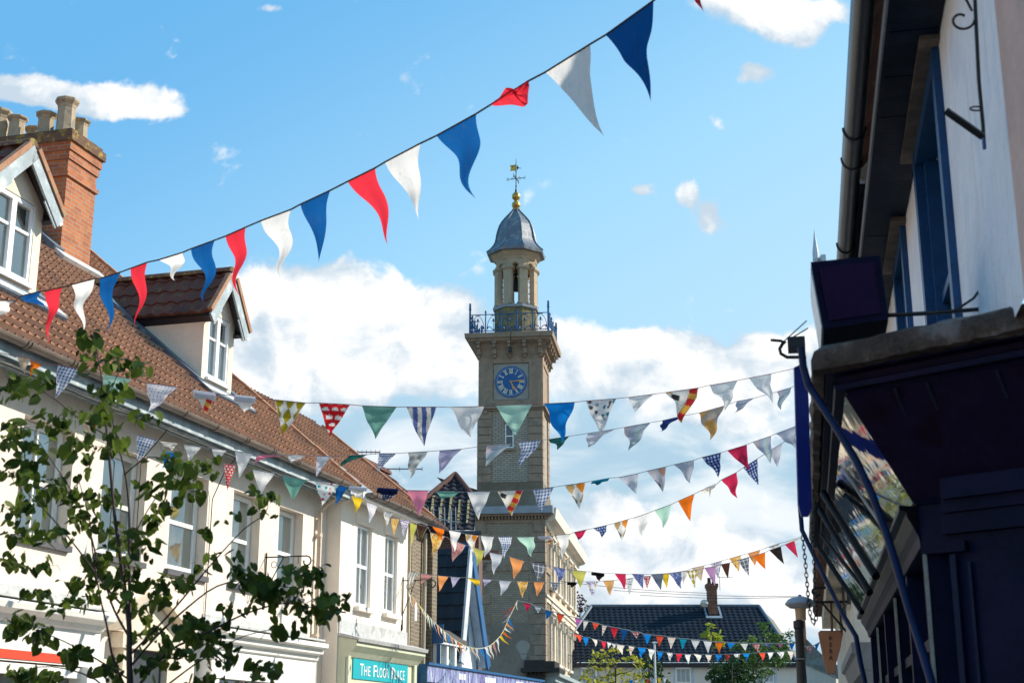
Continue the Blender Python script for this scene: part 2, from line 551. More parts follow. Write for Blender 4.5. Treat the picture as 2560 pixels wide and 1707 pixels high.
def tiles(mb, L, H, tw, course, rolls, amp, thick, prof='roman', m=0, seg=6, clip=None):
    """tiled slope in local frame: a along the eaves, c up the slope, b away from the roof. real courses and rolls"""
    nt = int(round(L / tw)); nc = int(math.ceil(H / course))
    per = []
    for r_ in range(rolls):
        for j in range(seg): per.append((r_ + j / seg) / rolls)
    def h(x):
        p = (x * rolls) % 1.0
        if prof == 'roman':
            return amp * math.exp(-((p - .5) / .11) ** 2)
        return amp * (.5 + .5 * math.sin(2 * math.pi * p))
    xs = [(i + q) for i in range(nt) for q in per] + [float(nt)]
    for c in range(nc):
        jit = [random.uniform(-.004, .004) for _ in range(nt + 1)]
        z0 = c * course; z1 = min(H, (c + 1) * course)
        if z1 - z0 < .01: break
        lo = []; hi = []; lb = []
        for x in xs:
            a = x * tw; t = int(min(x, nt - 1)); hh = h(x)
            lo.append(mb.pt(a, thick + hh + jit[t], z0 - .012 + jit[t])); hi.append(mb.pt(a, hh * (.4 if prof == 'roman' else .9) + .002, z1))
            lb.append(mb.pt(a, hh * .25 - .004, z0 - .012 + jit[t]))
        for i in range(len(xs) - 1):
            am = (xs[i] + xs[i + 1]) / 2 * tw
            if clip and not clip(am, (z0 + z1) / 2): continue
            t = xs[i]
            u0, u1 = xs[i], min(xs[i + 1], math.floor(xs[i]) + .999)
            mb.face((lo[i], lo[i + 1], hi[i + 1], hi[i]), m, [(u0, c + .02), (u1, c + .02), (u1, c + .98), (u0, c + .98)])
            if prof == 'roman' and h((xs[i] + xs[i + 1]) / 2) > amp * .3: continue
            mb.face((lb[i], lb[i + 1], lo[i + 1], lo[i]), m, [(u0, c + .02), (u1, c + .02), (u1, c + .03), (u0, c + .03)])


def slopeframe(fr, a0, off, ze, phi, run):
    """frame lying on a roof slope rising away from the street"""
    o = fr.P(a0, off, ze)
    up = (-fr.ey * math.cos(phi) + Vector((0, 0, 1)) * math.sin(phi))
    nrm = (fr.ey * math.sin(phi) + Vector((0, 0, 1)) * math.cos(phi))
    return Frame(o, fr.ex, nrm, up), run / math.cos(phi)
# ------------------------------------------------------------------ palette
render1 = M('warm_render', (.86, .74, .62), .9, .09, .9, .4, col2=(.82, .70, .58), streak=.24, bscale=30)
render2 = M('cream_render', (.90, .80, .68), .9, .06, 1.2, .25, streak=.08, bscale=30)
render3 = M('dormer_render', (.78, .68, .54), .9, .1, 2, .25)
whitepaint = M('white_paint', (.86, .85, .80), .5, .07, 3, .08, streak=.15)
upvc = M('white_plastic_frame', (.85, .87, .88), .35, .05, 3, .03)
paleboard = M('weathered_pale_board', (.36, .43, .46), .6, .25, 4, .25, col2=(.52, .56, .55), streak=.5)
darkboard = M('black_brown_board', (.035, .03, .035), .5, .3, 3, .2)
gutterm = M('brown_grey_gutter', (.19, .15, .12), .4, .25, 3, .1)
leadm = M('lead_flashing', (.10, .13, .17), .55, .3, 3, .2, col2=(.2, .22, .24))
leadlite = M('weathered_lead', (.55, .56, .55), .6, .25, 4, .3, col2=(.38, .38, .36))
silldark = M('slate_sill', (.10, .10, .11), .6, .3, 4, .2)
gl_up = windowglass('window_glass')
gl_dk = glass('window_glass_dark', (.05, .06, .06), .05, .8)
chim = brick('orange_brick', (.52, .17, .05), (.34, .095, .035), (.33, .27, .20), .235, .078, .009, .4)
roof_or = tilemat('clay_tile_orange', (.30, .150, .088), (.41, .205, .12), (.24, .13, .085), (.17, .14, .09), .55)
roof_dk = tilemat('clay_tile_dark', (.10, .047, .038), (.15, .07, .052), (.08, .045, .038), (.20, .15, .06), .6)
potm = M('clay_chimney_pot', (.46, .36, .24), .85, .2, 5, .3, col2=(.25, .22, .17), streak=.5)
lichen = M('lichen_brick_course', (.17, .10, .06), .95, .3, 9, .5, col2=(.36, .27, .05))
ridgem = M('clay_ridge', (.42, .21, .12), .85, .25, 6, .3, col2=(.30, .24, .14))
verdig = M('pale_green_paint', (.62, .64, .47), .55, .1, 3, .1, streak=.2)
ironm = M('black_iron', (.015, .015, .018), .45, .2, 5, .05)
bluepaint = M('blue_paint', (.008, .10, .26), .35, .15, 3, .05)
slateblue = tilemat('dark_blue_tile', (.005, .011, .021), (.008, .015, .028), (.004, .008, .014), (.02, .03, .035), .4, .55)

# ------------------------------------------------------------------ ground, road, pavements
F1 = Facade((-10.06 * math.cos(R(15.9)), 10.06 * math.sin(R(15.9))), 15.9)
asph = M('asphalt', (.055, .055, .058), .9, .25, 3, .4)
pave = brick('paving_slabs', (.30, .27, .23), (.34, .31, .27), (.12, .11, .1), .6, .45, .012, .3)
grd = M('town_ground', (.16, .15, .12), .95, .3, .5, .3)
g = MB(); g.poly([(-900, -900, -.16), (900, -900, -.16), (900, 900, -.16), (-900, 900, -.16)]); struct(g.build('ground', grd))
g = MB(); g.poly([(-14, -25, -.12), (3.0, -25, -.12), (28, 100, -.12), (2, 100, -.12), (-3.2, 40, -.12), (-9, 10, -.12)]); struct(g.build('road', asph))
g = MB(F1); g.box(-35, 36, 0, 2.6, -.15, 0); struct(g.build('pavement', pave))
FR = Facade((1.0 * math.cos(R(11.4)), -1.0 * math.sin(R(11.4))), 11.4)
g = MB(FR); g.box(-30, 90, -1.9, 0.0, -.15, .001); struct(g.build('pavement', pave))

# ------------------------------------------------------------------ building 1: long rendered house with tiled roof
s0, sE = 2.0, 23.3
ze = 5.95
PHI = R(40.3)
b1 = thing('rendered_townhouse', 'long cream rendered house with orange tiled roof, two dormers and white shopfront along the left', 'house', F1.P(12, 0, 0))
wins = [(14.25, 15.32), (16.02, 17.1), (17.8, 18.88), (19.7, 20.65), (21.35, 22.3), (11.9, 12.95), (9.6, 10.6)]
mb = MB(F1)
holes = [(x0, x1, 3.88, 5.32) for x0, x1 in wins]
wall(mb, s0, sE, 0, ze - .15, holes, .24)
mb.poly([(s0, 0, 0), (s0, -12, 0), (s0, -12, ze), (s0, 0, ze)])
mb.poly([(sE, 0, 0), (sE, 0, ze - .1), (sE, -5.9, ze + 5.0), (sE, -12, ze - .1), (sE, -12, 0)])
mb.build('wall', render1, b1)
for i, (x0, x1) in enumerate(wins):
    sash(F1, b1, x0 + .02, x1 - .02, 3.9, 5.31, -.15, whitepaint, gl_up, bars=1 if i == 0 else 0, fw=.075, sill=.06, sillm=silldark, curtain=[[(.08, .34), (.72, .92)], [(.08, .3)], [(.08, .92)], [(.4, .92)], [(.08, .28), (.6, .92)], [(.1, .9)], [(.1, .5)]][i])
# roof
run = 6.35
rf, RH = slopeframe(F1, s0, .5, ze, PHI, run)
mb = MB(rf)
tiles(mb, sE + .2 - s0, RH, .30, .335, 2, .045, .014, 'roman')
b1r = mb.build('roof', roof_or, b1, smooth=True)
mb = MB(rf)  # verge and ridge tiles, back slope
n = int(RH / .40)
for i in range(n):
    a = sE + .2 - s0
    mb.box(a - .05, a + .075, -.11, .075 + random.uniform(-.006, .006), i * .40, i * .40 + .392)
mb.build('verge', ridgem, b1r)
mb = MB(F1)
zr = ze + run * math.tan(PHI) 
br = -run + .5
for i in range(int((sE - s0) / .45)):
    a = s0 + .2 + i * .45
    mb.prism([(br + .17 * math.cos(t), zr - .04 + .17 * math.sin(t)) for t in [math.pi * q / 6 for q in range(7)]], 0, a, a + .442)
mb.build('ridge', ridgem, b1r, smooth=True)
mb = MB(F1); mb.poly([(s0, br, zr), (sE + .2, br, zr), (sE + .2, br - 6.2, ze), (s0, br - 6.2, ze)]); mb.build('rear_slope', roof_or, b1r)
# eaves: soffit, fascia, rafter shadow gap
mb = MB(F1)
mb.box(s0, sE, 0.004, .42, ze - .20, ze - .17)
mb.box(s0, sE, .42, .445, ze - .235, ze - .03)
mb.box(s0, sE, .445, .458, ze - .235, ze - .215)
mb.box(s0, sE, .32, .40, ze - .26, ze - .205)
mb.build('fascia', paleboard, b1)
mb = MB(F1)
mb.prism([(.46 + .075 + .072 * math.cos(t), ze - .02 + .072 * math.sin(t)) for t in [math.pi + math.pi * q / 10 for q in range(11)]] +
         [(.46 + .075 + .06 * math.cos(t), ze - .02 + .06 * math.sin(t)) for t in [2 * math.pi - math.pi * q / 10 for q in range(11)]], 0, s0, sE + .25)
a = s0 + .3
while a < sE:
    mb.prism([(.535 + .085 * math.cos(t), ze - .02 + .085 * math.sin(t)) for t in [math.pi + math.pi * q / 10 for q in range(11)]], 0, a, a + .035)
    if int(a * 7) % 3 == 0: mb.prism([(.535 + .085 * math.cos(t), ze - .02 + .085 * math.sin(t)) for t in [math.pi + math.pi * q / 10 for q in range(11)]], 0, a + .07, a + .105)
    a += .92
mb.build('gutter', gutterm, b1, smooth=True)
mb = MB(F1)
rr = random.Random(12)
for zz, oo in ((-.262, .41), (-.285, .36)):
    pts = []; a = s0
    while a < sE: pts.append(F1.P(a, oo, ze + zz - rr.uniform(0, .03))); a += rr.uniform(.3, .9)
    mb.tube(pts, .007, 5)
mb.tube([F1.P(18.95, .38, ze - .3), F1.P(18.97, .2, ze - .5), F1.P(18.96, .03, ze - .9), F1.P(18.95, .02, 3.3)], .008, 5)
mb.tube([F1.P(16.9, .38, ze - .3), F1.P(16.9, .02, ze - .7), F1.P(16.92, .02, 3.2)], .008, 5)
mb.build('cable', M('black_cable', (.03, .03, .03), .6), b1)
mb = MB(F1)
mb.tube([F1.P(22.85, .07, 0.1), F1.P(22.85, .07, ze - .5), F1.P(22.95, .5, ze - .12)], .038)
for z in (1.5, 3.3, 5.0): mb.box(22.79, 22.91, .0, .11, z, z + .05)
mb.build('downpipe', M('cream_downpipe', (.62, .50, .38), .5), b1, smooth=True)


def dormer(sL, sR, off, parent, lab, rise=.70):
    """gabled dormer with pantiled roof, black soffits and pale barge boards"""
    zb = ze + (.5 - off) * math.tan(PHI)      # where its front meets the roof
    zt = zb + 1.30                             # eaves of the dormer
    sm = (sL + sR) / 2
    za = zt + rise
    d = MB(F1)
    wx0, wx1 = sL + .17, sR - .17
    h = [(wx0, wx1, zb + .16, zt - .02)]
    wall(d, sL, sR, zb - .1, zt, h, .08, off)
    d.poly([(sL, off, zt), (sR, off, zt), (sm, off, za - .1)])
    back = .5 - (za - ze) / math.tan(PHI)
    bt = .5 - (zt - ze) / math.tan(PHI)
    for s_ in (sL, sR):
        d.poly([(s_, off, zb - .1), (s_, off, zt), (s_, bt - .05, zt), (s_, off - .05, zb - .12)])
    dm = d.build('dormer', render3, parent)
    dm['label'] = lab
    for q in range(2):
        x0 = wx0 + q * (wx1 - wx0) / 2; x1 = x0 + (wx1 - wx0) / 2
    w_ = MB(F1); b_ = off - .03
    fwid = .05
    for x0, x1 in ((wx0, (wx0 + wx1) / 2 - .002), ((wx0 + wx1) / 2 + .002, wx1)):
        w_.box(x0, x0 + fwid, b_ - .05, b_ + .02, zb + .17, zt - .03); w_.box(x1 - fwid, x1, b_ - .05, b_ + .02, zb + .17, zt - .03)
        w_.box(x0 + fwid, x1 - fwid, b_ - .05, b_ + .02, zb + .17, zb + .23); w_.box(x0 + fwid, x1 - fwid, b_ - .05, b_ + .02, zt - .09, zt - .03)
        zm = zb + .16 + .62 * (zt - zb - .18)
        w_.box(x0 + fwid, x1 - fwid, b_ - .03, b_ + .0, zm - .02, zm + .02)
    w_.box(wx0 - .03, wx1 + .03, b_ - .02, b_ + .09, zb + .11, zb + .165)
    w_.build('window_frame', upvc, dm)
    p = MB(F1); p.poly([(wx0 + .02, b_ - .03, zb + .18), (wx1 - .02, b_ - .03, zb + .18), (wx1 - .02, b_ - .03, zt - .04), (wx0 + .02, b_ - .03, zt - .04)]); p.build('pane', gl_up, dm)
    # roof: two pantiled slopes running back
    oh = .17   # front overhang
    ov = .15   # side overhang
    slope = math.atan2(za - zt, (sR - sL) / 2)
    for side in (-1, 1):
        ridge = F1.P(sm, off + oh, za + .06)
        down = F1.ex * side * math.cos(slope) - Vector((0, 0, 1)) * math.sin(slope)
        nrm = F1.ex * side * math.sin(slope) + Vector((0, 0, 1)) * math.cos(slope)
        Ls = ((sR - sL) / 2 + ov) / math.cos(slope)
        fr = Frame(ridge + down * Ls, -F1.ey if side < 0 else -F1.ey, nrm, -down)
        t = MB(fr)
        Lr = oh + off - (back - .3)
        tiles(t, Lr, Ls, .25, .33, 1, .04, .03, 'pan', seg=10, clip=lambda a, c, L=Ls: True)
        t.build('dormer_roof', roof_dk, dm, smooth=True)
        # under board, dark side fascia, barge board
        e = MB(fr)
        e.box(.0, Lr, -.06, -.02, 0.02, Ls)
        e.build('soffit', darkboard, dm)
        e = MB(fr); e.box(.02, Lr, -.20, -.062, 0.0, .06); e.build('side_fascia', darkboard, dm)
        e = MB(fr)
        e.box(-.035, 0.0, -.19, -.005, -.05, Ls - .0)
        e.box(-.02, .0, -.23, -.19, -.05, .35)
        e.build('barge_board', paleboard, dm)
        e = MB(fr)
        for q in range(int(Ls / .33)): e.box(-.06, .02, .01, .085, q * .33, q * .33 + .325)
        e.build('verge', ridgem, dm)
        e = MB(fr); e.box(-.02, .10, -.09, -.02, -.09, -.04); e.build('gutter_end', whitepaint if side > 0 else darkboard, dm)
    e = MB(F1)
    a = off + oh + .02
    while a > back - .1:
        e.prism([(sm + .11 * math.cos(t), za + .055 + .10 * math.sin(t)) for t in [math.pi * q / 6 for q in range(7)]], 1, a - .40, a)
        a -= .41
    e.build('ridge', M('lichen_ridge', (.16, .09, .06), .9, .3, 8, .4, col2=(.30, .22, .06)), dm, smooth=True)
    # cill flashing and cheek flashing
    e = MB(rf)
    c_ = (.5 - off) / math.cos(PHI)
    e.box(sL - s0 - .25, sR - s0 + .25, .03, .075, c_ - .42, c_ - .02)
    e.box(sL - s0 - .22, sL - s0 + .0, .03, .09, c_ - .02, (.5 - bt) / math.cos(PHI) + .4)
    e.box(sR - s0, sR - s0 + .22, .03, .09, c_ - .02, (.5 - bt) / math.cos(PHI) + .4)
    e.build('flashing', leadlite if False else leadm, dm)
    e = MB(rf); e.box(sL - s0 - .3, sR - s0 + .3, .076, .088, c_ - .36, c_ - .16); e.build('apron', leadlite, dm)


dormer(20.15, 21.22, -.93, b1, 'gabled dormer with pantiled roof nearest the tower')
dormer(14.45, 15.68, -1.02, b1, 'gabled dormer cut by the left edge of the view', .60)

# chimney stack
ca0, ca1, cb0, cb1 = 20.38, 21.30, -6.35, -3.93
zt = 12.16
def zcap(px, py): return None
cs = MB(F1)
cs.box(ca0, ca1, cb0, cb1, 8.9, zt - .62)
cs.box(ca0 - .04, ca1 + .04, cb0 - .04, cb1 + .04, zt - .95, zt - .87)
cs.box(ca0 - .03, ca1 + .03, cb0 - .03, cb1 + .03, zt - .62, zt - .46)
cs.box(ca0 - .06, ca1 + .06, cb0 - .06, cb1 + .06, zt - .46, zt - .30)
cso = cs.build('chimney', chim, b1)
cs = MB(F1); cs.box(ca0 - .10, ca1 + .10, cb0 - .10, cb1 + .10, zt - .30, zt - .14); cs.box(ca0 - .05, ca1 + .05, cb0 - .05, cb1 + .05, zt - .14, zt - .06)
cs.build('lichen_cap', lichen, cso)
cs = MB(rf)
cc = (.5 - cb1) / math.cos(PHI)
cs.box(ca0 - s0 - .25, ca1 - s0 + .25, .03, .10, cc - .28, cc + .03)
cs.build('apron', leadlite, cso)
cs = MB(rf); cs.box(ca0 - s0 - .3, ca0 - s0 + .02, .03, .14, cc, cc + 2.8); cs.build('flashing', leadm, cso)
for i, (pa, pb, h, r) in enumerate([(20.62, -4.22, .66, .17), (21.06, -4.22, .44, .155), (20.66, -4.66, .46, .155), (20.62, -5.24, .44, .15), (21.1, -5.2, .42, .15), (20.62, -5.62, .62, .17), (21.1, -5.7, .44, .155)]):
    cs = MB(F1)
    cs.lathe([(r * 1.12, zt - .07), (r, zt + .1), (r * .94, zt + h * .72), (r * .98, zt + h * .73), (r * 1.0, zt + h * .80), (r * 1.28, zt + h * .90), (r * 1.3, zt + h * .96), (r * 1.1, zt + h), (r * .8, zt + h), (r * .75, zt + h - .2)], pa, pb, 8, rot=.5 + i * .13)
    cs.build('chimney_pot', potm, cso)

# shopfronts of building 1
sf = MB(F1)
zc = 3.08
prof = [(0, zc - .62), (.22, zc - .62), (.22, zc - .20), (.26, zc - .18), (.30, zc - .12), (.42, zc - .07), (.44, zc - .005), (.36, zc + .03), (0, zc + .06)]
sf.prism(prof, 0, 8.0, 15.9)
sf.box(15.55, 15.95, 0.003, .30, 0, zc - .625); sf.box(8.0, 8.3, .003, .24, 0, zc - .625)
sf.box(8.3, 15.55, .003, .20, zc - .76, zc - .64); sf.box(8.3, 15.55, .003, .06, 0, .5)
for x in (9.8, 11.5, 13.2, 15.1): sf.box(x, x + .08, .003, .14, .5, zc - .765)
so = sf.build('shopfront', whitepaint, b1, label='white shopfront with a red stripe at the lower left')
q = MB(F1); q.box(8.35, 15.4, .221, .232, zc - .60, zc - .50); q.build('red_stripe', M('red_vinyl', (.75, .06, .02), .5, .05), so)
q = MB(F1); q.poly([(8.3, .05, .5), (15.55, .05, .5), (15.55, .05, zc - .765), (8.3, .05, zc - .765)]); q.build('pane', glass('shop_glass', (.16, .19, .18), .05, .8), so)
q = MB(F1); q.box(8.0, 15.9, .002, .34, zc + .062, zc + .085); q.box(8.0, 15.9, .002, .02, zc + .085, zc + .24); q.build('lead_top', leadlite, so)
# door surround with pediment
dr = MB(F1)
dr.box(16.6, 16.85, .003, .14, 0, 2.75); dr.box(17.75, 18.0, .003, .14, 0, 2.75)
dr.box(16.5, 18.1, .003, .18, 2.75, 2.95)
dr.prism([(16.45, 2.96), (18.15, 2.96), (18.15, 3.02), (17.3, 3.44), (16.45, 3.02)], 1, .003, .10)
dr.prism([(16.40, 2.955), (16.40, 3.02), (17.3, 3.46), (17.3, 3.53), (16.34, 3.06), (16.34, 2.955)], 1, .003, .26)
dr.prism([(18.20, 2.955), (18.20, 3.02), (17.3, 3.46), (17.3, 3.53), (18.26, 3.06), (18.26, 2.955)], 1, .003, .26)
dro = dr.build('doorcase', render3, b1)
q = MB(F1); q.box(16.86, 17.74, .003, .05, 0, 2.74); q.build('door', M('dark_door', (.05, .06, .07), .4), dro)
sf = MB(F1)
zc = 3.13
sf.prism([(0, zc - .66), (.20, zc - .66), (.20, zc - .26), (.24, zc - .24), (.25, zc - .17), (.33, zc - .14), (.34, zc - .07), (.42, zc - .04), (.42, zc + .03), (0, zc + .07)], 0, 18.9, 22.6)
sf.box(18.95, 19.2, .003, .18, 0, zc - .665); sf.box(22.2, 22.5, .003, .18, 0, zc - .665); sf.box(19.2, 22.2, .003, .08, 0, .45)
for x in (20.1, 21.1): sf.box(x, x + .09, .003, .13, .45, zc - .665)
so2 = sf.build('shopfront', whitepaint, b1, label='white moulded shopfront next to the green one')
q = MB(F1); q.poly([(19.2, .05, .45), (22.2, .05, .45), (22.2, .05, zc - .665), (19.2, .05, zc - .665)]); q.build('pane', MATS['shop_glass'], so2)
q = MB(F1); q.box(18.9, 22.6, .002, .36, zc + .071, zc + .10); q.box(18.9, 22.6, .002, .02, zc + .10, zc + .24); q.build('lead_top', leadlite, so2)
# hanging bracket over the shops
def bracket(fr, s_, z, reach, name, label, sgn=1, wall_off=0.0, drop=.8):
    b = MB(fr)
    p = [fr.P(s_, wall_off, z), fr.P(s_, wall_off + reach, z)]
    for i in range(14):
        t = i / 13 * 1.6 * math.pi; r_ = .085 * (1 - .45 * i / 13)
        p.append(fr.P(s_, wall_off + reach + math.sin(t) * r_, z - .085 + math.cos(t) * r_))
    b.tube(p, .012, 6)
    b.tube([fr.P(s_, wall_off + .02, z + .07), fr.P(s_, wall_off + .02, z - drop)], .014, 6)
    b.tube([fr.P(s_, wall_off + .02, z - drop * .7), fr.P(s_, wall_off + reach * .45, z)], .009, 6)
    b.tube([fr.P(s_, wall_off + reach * .8, z), fr.P(s_, wall_off + reach * .8, z - .12)], .006, 5)
    ring = [fr.P(s_, wall_off + reach * .22 + .05 * math.cos(t), z - .12 + .05 * math.sin(t)) for t in [i * math.pi / 6 for i in range(13)]]
    b.tube(ring, .006, 5)
    b.box(s_ - .03, s_ + .03, wall_off, wall_off + .012, z - drop - .02, z - drop + .1)
    o = b.build(name, ironm); return tag(o, label, 'bracket')
bracket(F1, 20.9, 4.42, .72, 'sign_bracket', 'empty black scrolled sign bracket on the cream wall above the leaves')

# ------------------------------------------------------------------ building 2: the cream shop with the turquoise sign
b2 = thing('cream_shop', 'bright cream house with two tall sash windows over the green shopfront', 'house', F1.P(25, .25, 0))
o2 = .27
a0, a1 = 23.32, 26.78
z2 = 5.82
mb = MB(F1)
w2 = [(24.1, 24.82), (25.52, 26.2)]
wall(mb, a0, a1, 0, z2 + .0, [(x0, x1, 3.92, 5.42) for x0, x1 in w2], .13, o2)
mb.poly([(a0, o2, 0), (a0, o2 - 1, 0), (a0, o2 - 1, z2), (a0, o2, z2)]); mb.poly([(a1, o2, 0), (a1, o2, z2), (a1, -8, z2), (a1, -8, 0)])
for x0, x1 in w2: mb.box(x0 - .1, x1 + .1, o2 + .001, o2 + .035, 5.42, 5.62); mb.box(x0 - .06, x1 + .06, o2 - .12, o2 + .10, 3.84, 3.918)
mb.build('wall', render2, b2)
for x0, x1 in w2: sash(F1, b2, x0 + .01, x1 - .01, 3.93, 5.41, o2 - .06, upvc, gl_up, fw=.055, bars=1, curtain=[(.1, .42), (.5, .66), (.72, .9)])
rf2, RH2 = slopeframe(F1, a0 + .22, .75, z2 + .04, R(39), 2.65)
mb = MB(rf2); tiles(mb, a1 + .1 - a0 - .22, RH2, .30, .335, 2, .045, .014)
r2 = mb.build('roof', roof_or, b2, smooth=True)
mb = MB(rf2)
for i in range(int(RH2 / .4)): mb.box(a1 - a0 - .2, a1 - a0 - .06, -.1, .08, i * .4, i * .4 + .392)
mb.build('verge', ridgem, r2)
mb = MB(F1); mb.poly([(a0 + .22, .75 - 2.65, z2 + 2.18), (a1 + .1, .75 - 2.65, z2 + 2.18), (a1 + .1, .75 - 5.3, z2), (a0 + .22, .75 - 5.3, z2)]); mb.build('rear_slope', roof_or, r2)
mb = MB(F1); mb.box(a0, a1, o2 + .003, .66, z2 - .04, z2 - .01); mb.box(a0, a1, .66, .68, z2 - .09, z2 + .04); mb.build('fascia', whitepaint, b2)
mb = MB(F1)
for (lo, hi, rr) in [(a0 + .1, a1 + .1, .07)] + [(a0 + .3 + i * .62, a0 + .34 + i * .62, .083) for i in range(6)]:
    mb.prism([(.76 + rr * math.cos(t), z2 + .02 + rr * math.sin(t)) for t in [math.pi + math.pi * q / 10 for q in range(11)]], 0, lo, hi)
mb.build('gutter', gutterm, b2, smooth=True)
# green shopfront
zc = 3.28
sf = MB(F1)
A0, A1 = 23.35, 26.95
sf.prism([(o2, zc - .95), (.42, zc - .95), (.42, zc - .30), (.46, zc - .28), (.52, zc - .2), (.62, zc - .10), (.62, zc), (o2, zc + .06)], 0, A0, A1)
sf.box(A0, A0 + .2, o2 + .002, .44, 0, zc - .96); sf.box(A1 - .28, A1 - .05, o2 + .002, .44, 0, zc - .96); sf.box(A0 + .2, A1 - .28, o2 + .002, .36, zc - 1.1, zc - .96); sf.box(A0 + .2, A1 - .28, o2 + .002, .36, 0, .5)
sf.box(A0 + .02, A0 + .14, .421, .47, zc - .94, zc - .25); sf.box(A1 - .2, A1 - .06, .421, .47, zc - .94, zc - .25)
for x in (24.6, 25.8): sf.box(x, x + .07, o2 + .002, .36, .5, zc - 1.1)
so = sf.build('shopfront', verdig, b2)
q = MB(F1); q.poly([(A0 + .2, o2 + .03, .5), (A1 - .28, o2 + .03, .5), (A1 - .28, o2 + .03, zc - 1.1), (A0 + .2, o2 + .03, zc - 1.1)]); q.build('pane', gl_dk, so)
q = MB(F1); q.prism([(o2 + .002, zc + .065), (.64, zc + .004), (.66, zc - .03), (.68, zc + .03), (.4, zc + .10), (o2 + .002, zc + .12)], 0, A0 - .02, A1 + .02); q.box(A0, a1 + .02, o2 + .001, o2 + .02, zc + .12, zc + .36); q.build('lead_top', leadlite, so)
q = MB(F1); q.box(A0 + .32, A1 - .5, .421, .44, zc - .64, zc - .285); q.build('sign_board', M('turquoise_sign', (.0, .40, .46), .4, .04, 3, .02), so)
lw = M('white_letters', (.88, .88, .86), .5, .02)
mid = (A0 + .32 + A1 - .5) / 2
# small capitals: big initials, smaller rest
def word(x, x1, big, rest):
    o = textpart('lettering', big, F1, 0, 0, .30, lw, so, align='LEFT'); p = textpart('lettering', rest, F1, 0, 0, .245, lw, so, align='LEFT', spacing=1.18)
    org = Vector(so['_org']); d_ = F1.ex
    def put(ob, a0_, a1_, z_):
        X = [((v.co + org) - F1.o).dot(d_) for v in ob.data.vertices]; lo, hi = min(X), max(X)
        for v, xx in zip(ob.data.vertices, X):
            v.co = F1.P(a0_ + (xx - lo) / (hi - lo) * (a1_ - a0_), .4425 + ((v.co + org) - F1.o).dot(F1.ey), v.co.z + org.z + z_) - org
    wl = (x1 - x) / (len(rest) + 1.15)
    put(o, x, x + wl * 1.1, zc - .575); put(p, x + wl * 1.22, x1, zc - .57)
L0, L1 = A0 + .32, A1 - .5
f_ = lambda t: L0 + (L1 - L0) * t
word(f_(.11), f_(.29), 'T', 'HE'); word(f_(.345), f_(.625), 'F', 'LOOR'); word(f_(.68), f_(.93), 'P', 'LACE')

# ------------------------------------------------------------------ building 3: brown brick strip with pale quoins and pipes
brn = brick('brown_brick', (.16, .115, .075), (.22, .16, .10), (.30, .27, .2), .23, .08, .012, .4)
b3 = thing('brown_brick_house', 'narrow brown brick house front between the cream shop and the blue gable', 'house', F1.P(28, 0, 0))
mb = MB(F1); mb.box(26.82, 29.0, -6, .02, 0, 5.9); mb.box(27.5, 27.74, .021, .10, 0, 5.9); mb.box(28.74, 29.05, .021, .12, 0, 5.9)
mb.build('wall', brn, b3)
mb = MB(F1); mb.tube([F1.P(27.38, .08, 0), F1.P(27.38, .08, 5.8)], .045); mb.tube([F1.P(28.35, .08, 0), F1.P(28.35, .08, 5.8)], .04); mb.build('downpipe', M('pale_downpipe', (.55, .47, .33), .5), b3, smooth=True)
mb = MB(F1); mb.box(27.0, 27.12, .03, .06, 3.7, 4.1); mb.box(27.75, 27.9, .03, .09, 3.95, 4.3); mb.build('alarm_box', M('alarm_white', (.8, .78, .75), .4), b3)
rf3, RH3 = slopeframe(F1, 26.9, .3, 5.95, R(42), 1.5)
mb = MB(rf3); tiles(mb, 2.3, RH3, .24, .33, 1, .04, .03, 'pan', seg=8); r3 = mb.build('roof', roof_dk, b3, smooth=True)
mb = MB(F1)
for i in range(6): mb.prism([(.3 - 1.5 + .14 * math.cos(t), 7.28 + .14 * math.sin(t)) for t in [math.pi * q / 6 for q in range(7)]], 0, 26.8 + i * .42, 26.8 + i * .42 + .41)
mb.build('ridge', roof_dk, r3, smooth=True)
mb = MB(F1); mb.box(26.8, 29.2, .021, .3, 5.88, 5.95); mb.prism([(.34 + .06 * math.cos(t), 5.95 + .06 * math.sin(t)) for t in [math.pi + math.pi * q / 8 for q in range(9)]], 0, 26.8, 29.2); mb.build('gutter', ironm, b3)
bracket(F1, 26.5, 4.62, .62, 'sign_bracket', 'empty black iron sign bracket at the far corner of the cream house', wall_off=o2, drop=.95)

# ------------------------------------------------------------------ building 4: blue and white gabled shop
b4 = thing('blue_gabled_shop', 'narrow white gabled shop with blue barge boards and dark blue tiled side roof', 'house', F1.P(31, 0, 0))
ws = M('white_shop_render', (.82, .80, .72), .85, .08, 2, .2)
G0, G1 = 29.5, 34.2   # along the street
sA, zA = F1.hit(1153, 1372, .3)
sB, zB = F1.hit(1195, 1640, .3)
G1 = min(sB, 36.0); sA = min(max(sA, 31.0), G1 - 1.2)
zA = F1.hit(1153, 1372, .3)[1]
ap, zA, G0, G1 = 31.07, 5.81, 30.5, 32.3
zlo = 3.45
mb = MB(F1)
mb.prism([(G0, 0), (G1, 0), (G1, zlo), (ap, zA - .1), (G0, zlo)], 1, -7, 0)
mb.build('wall', ws, b4)
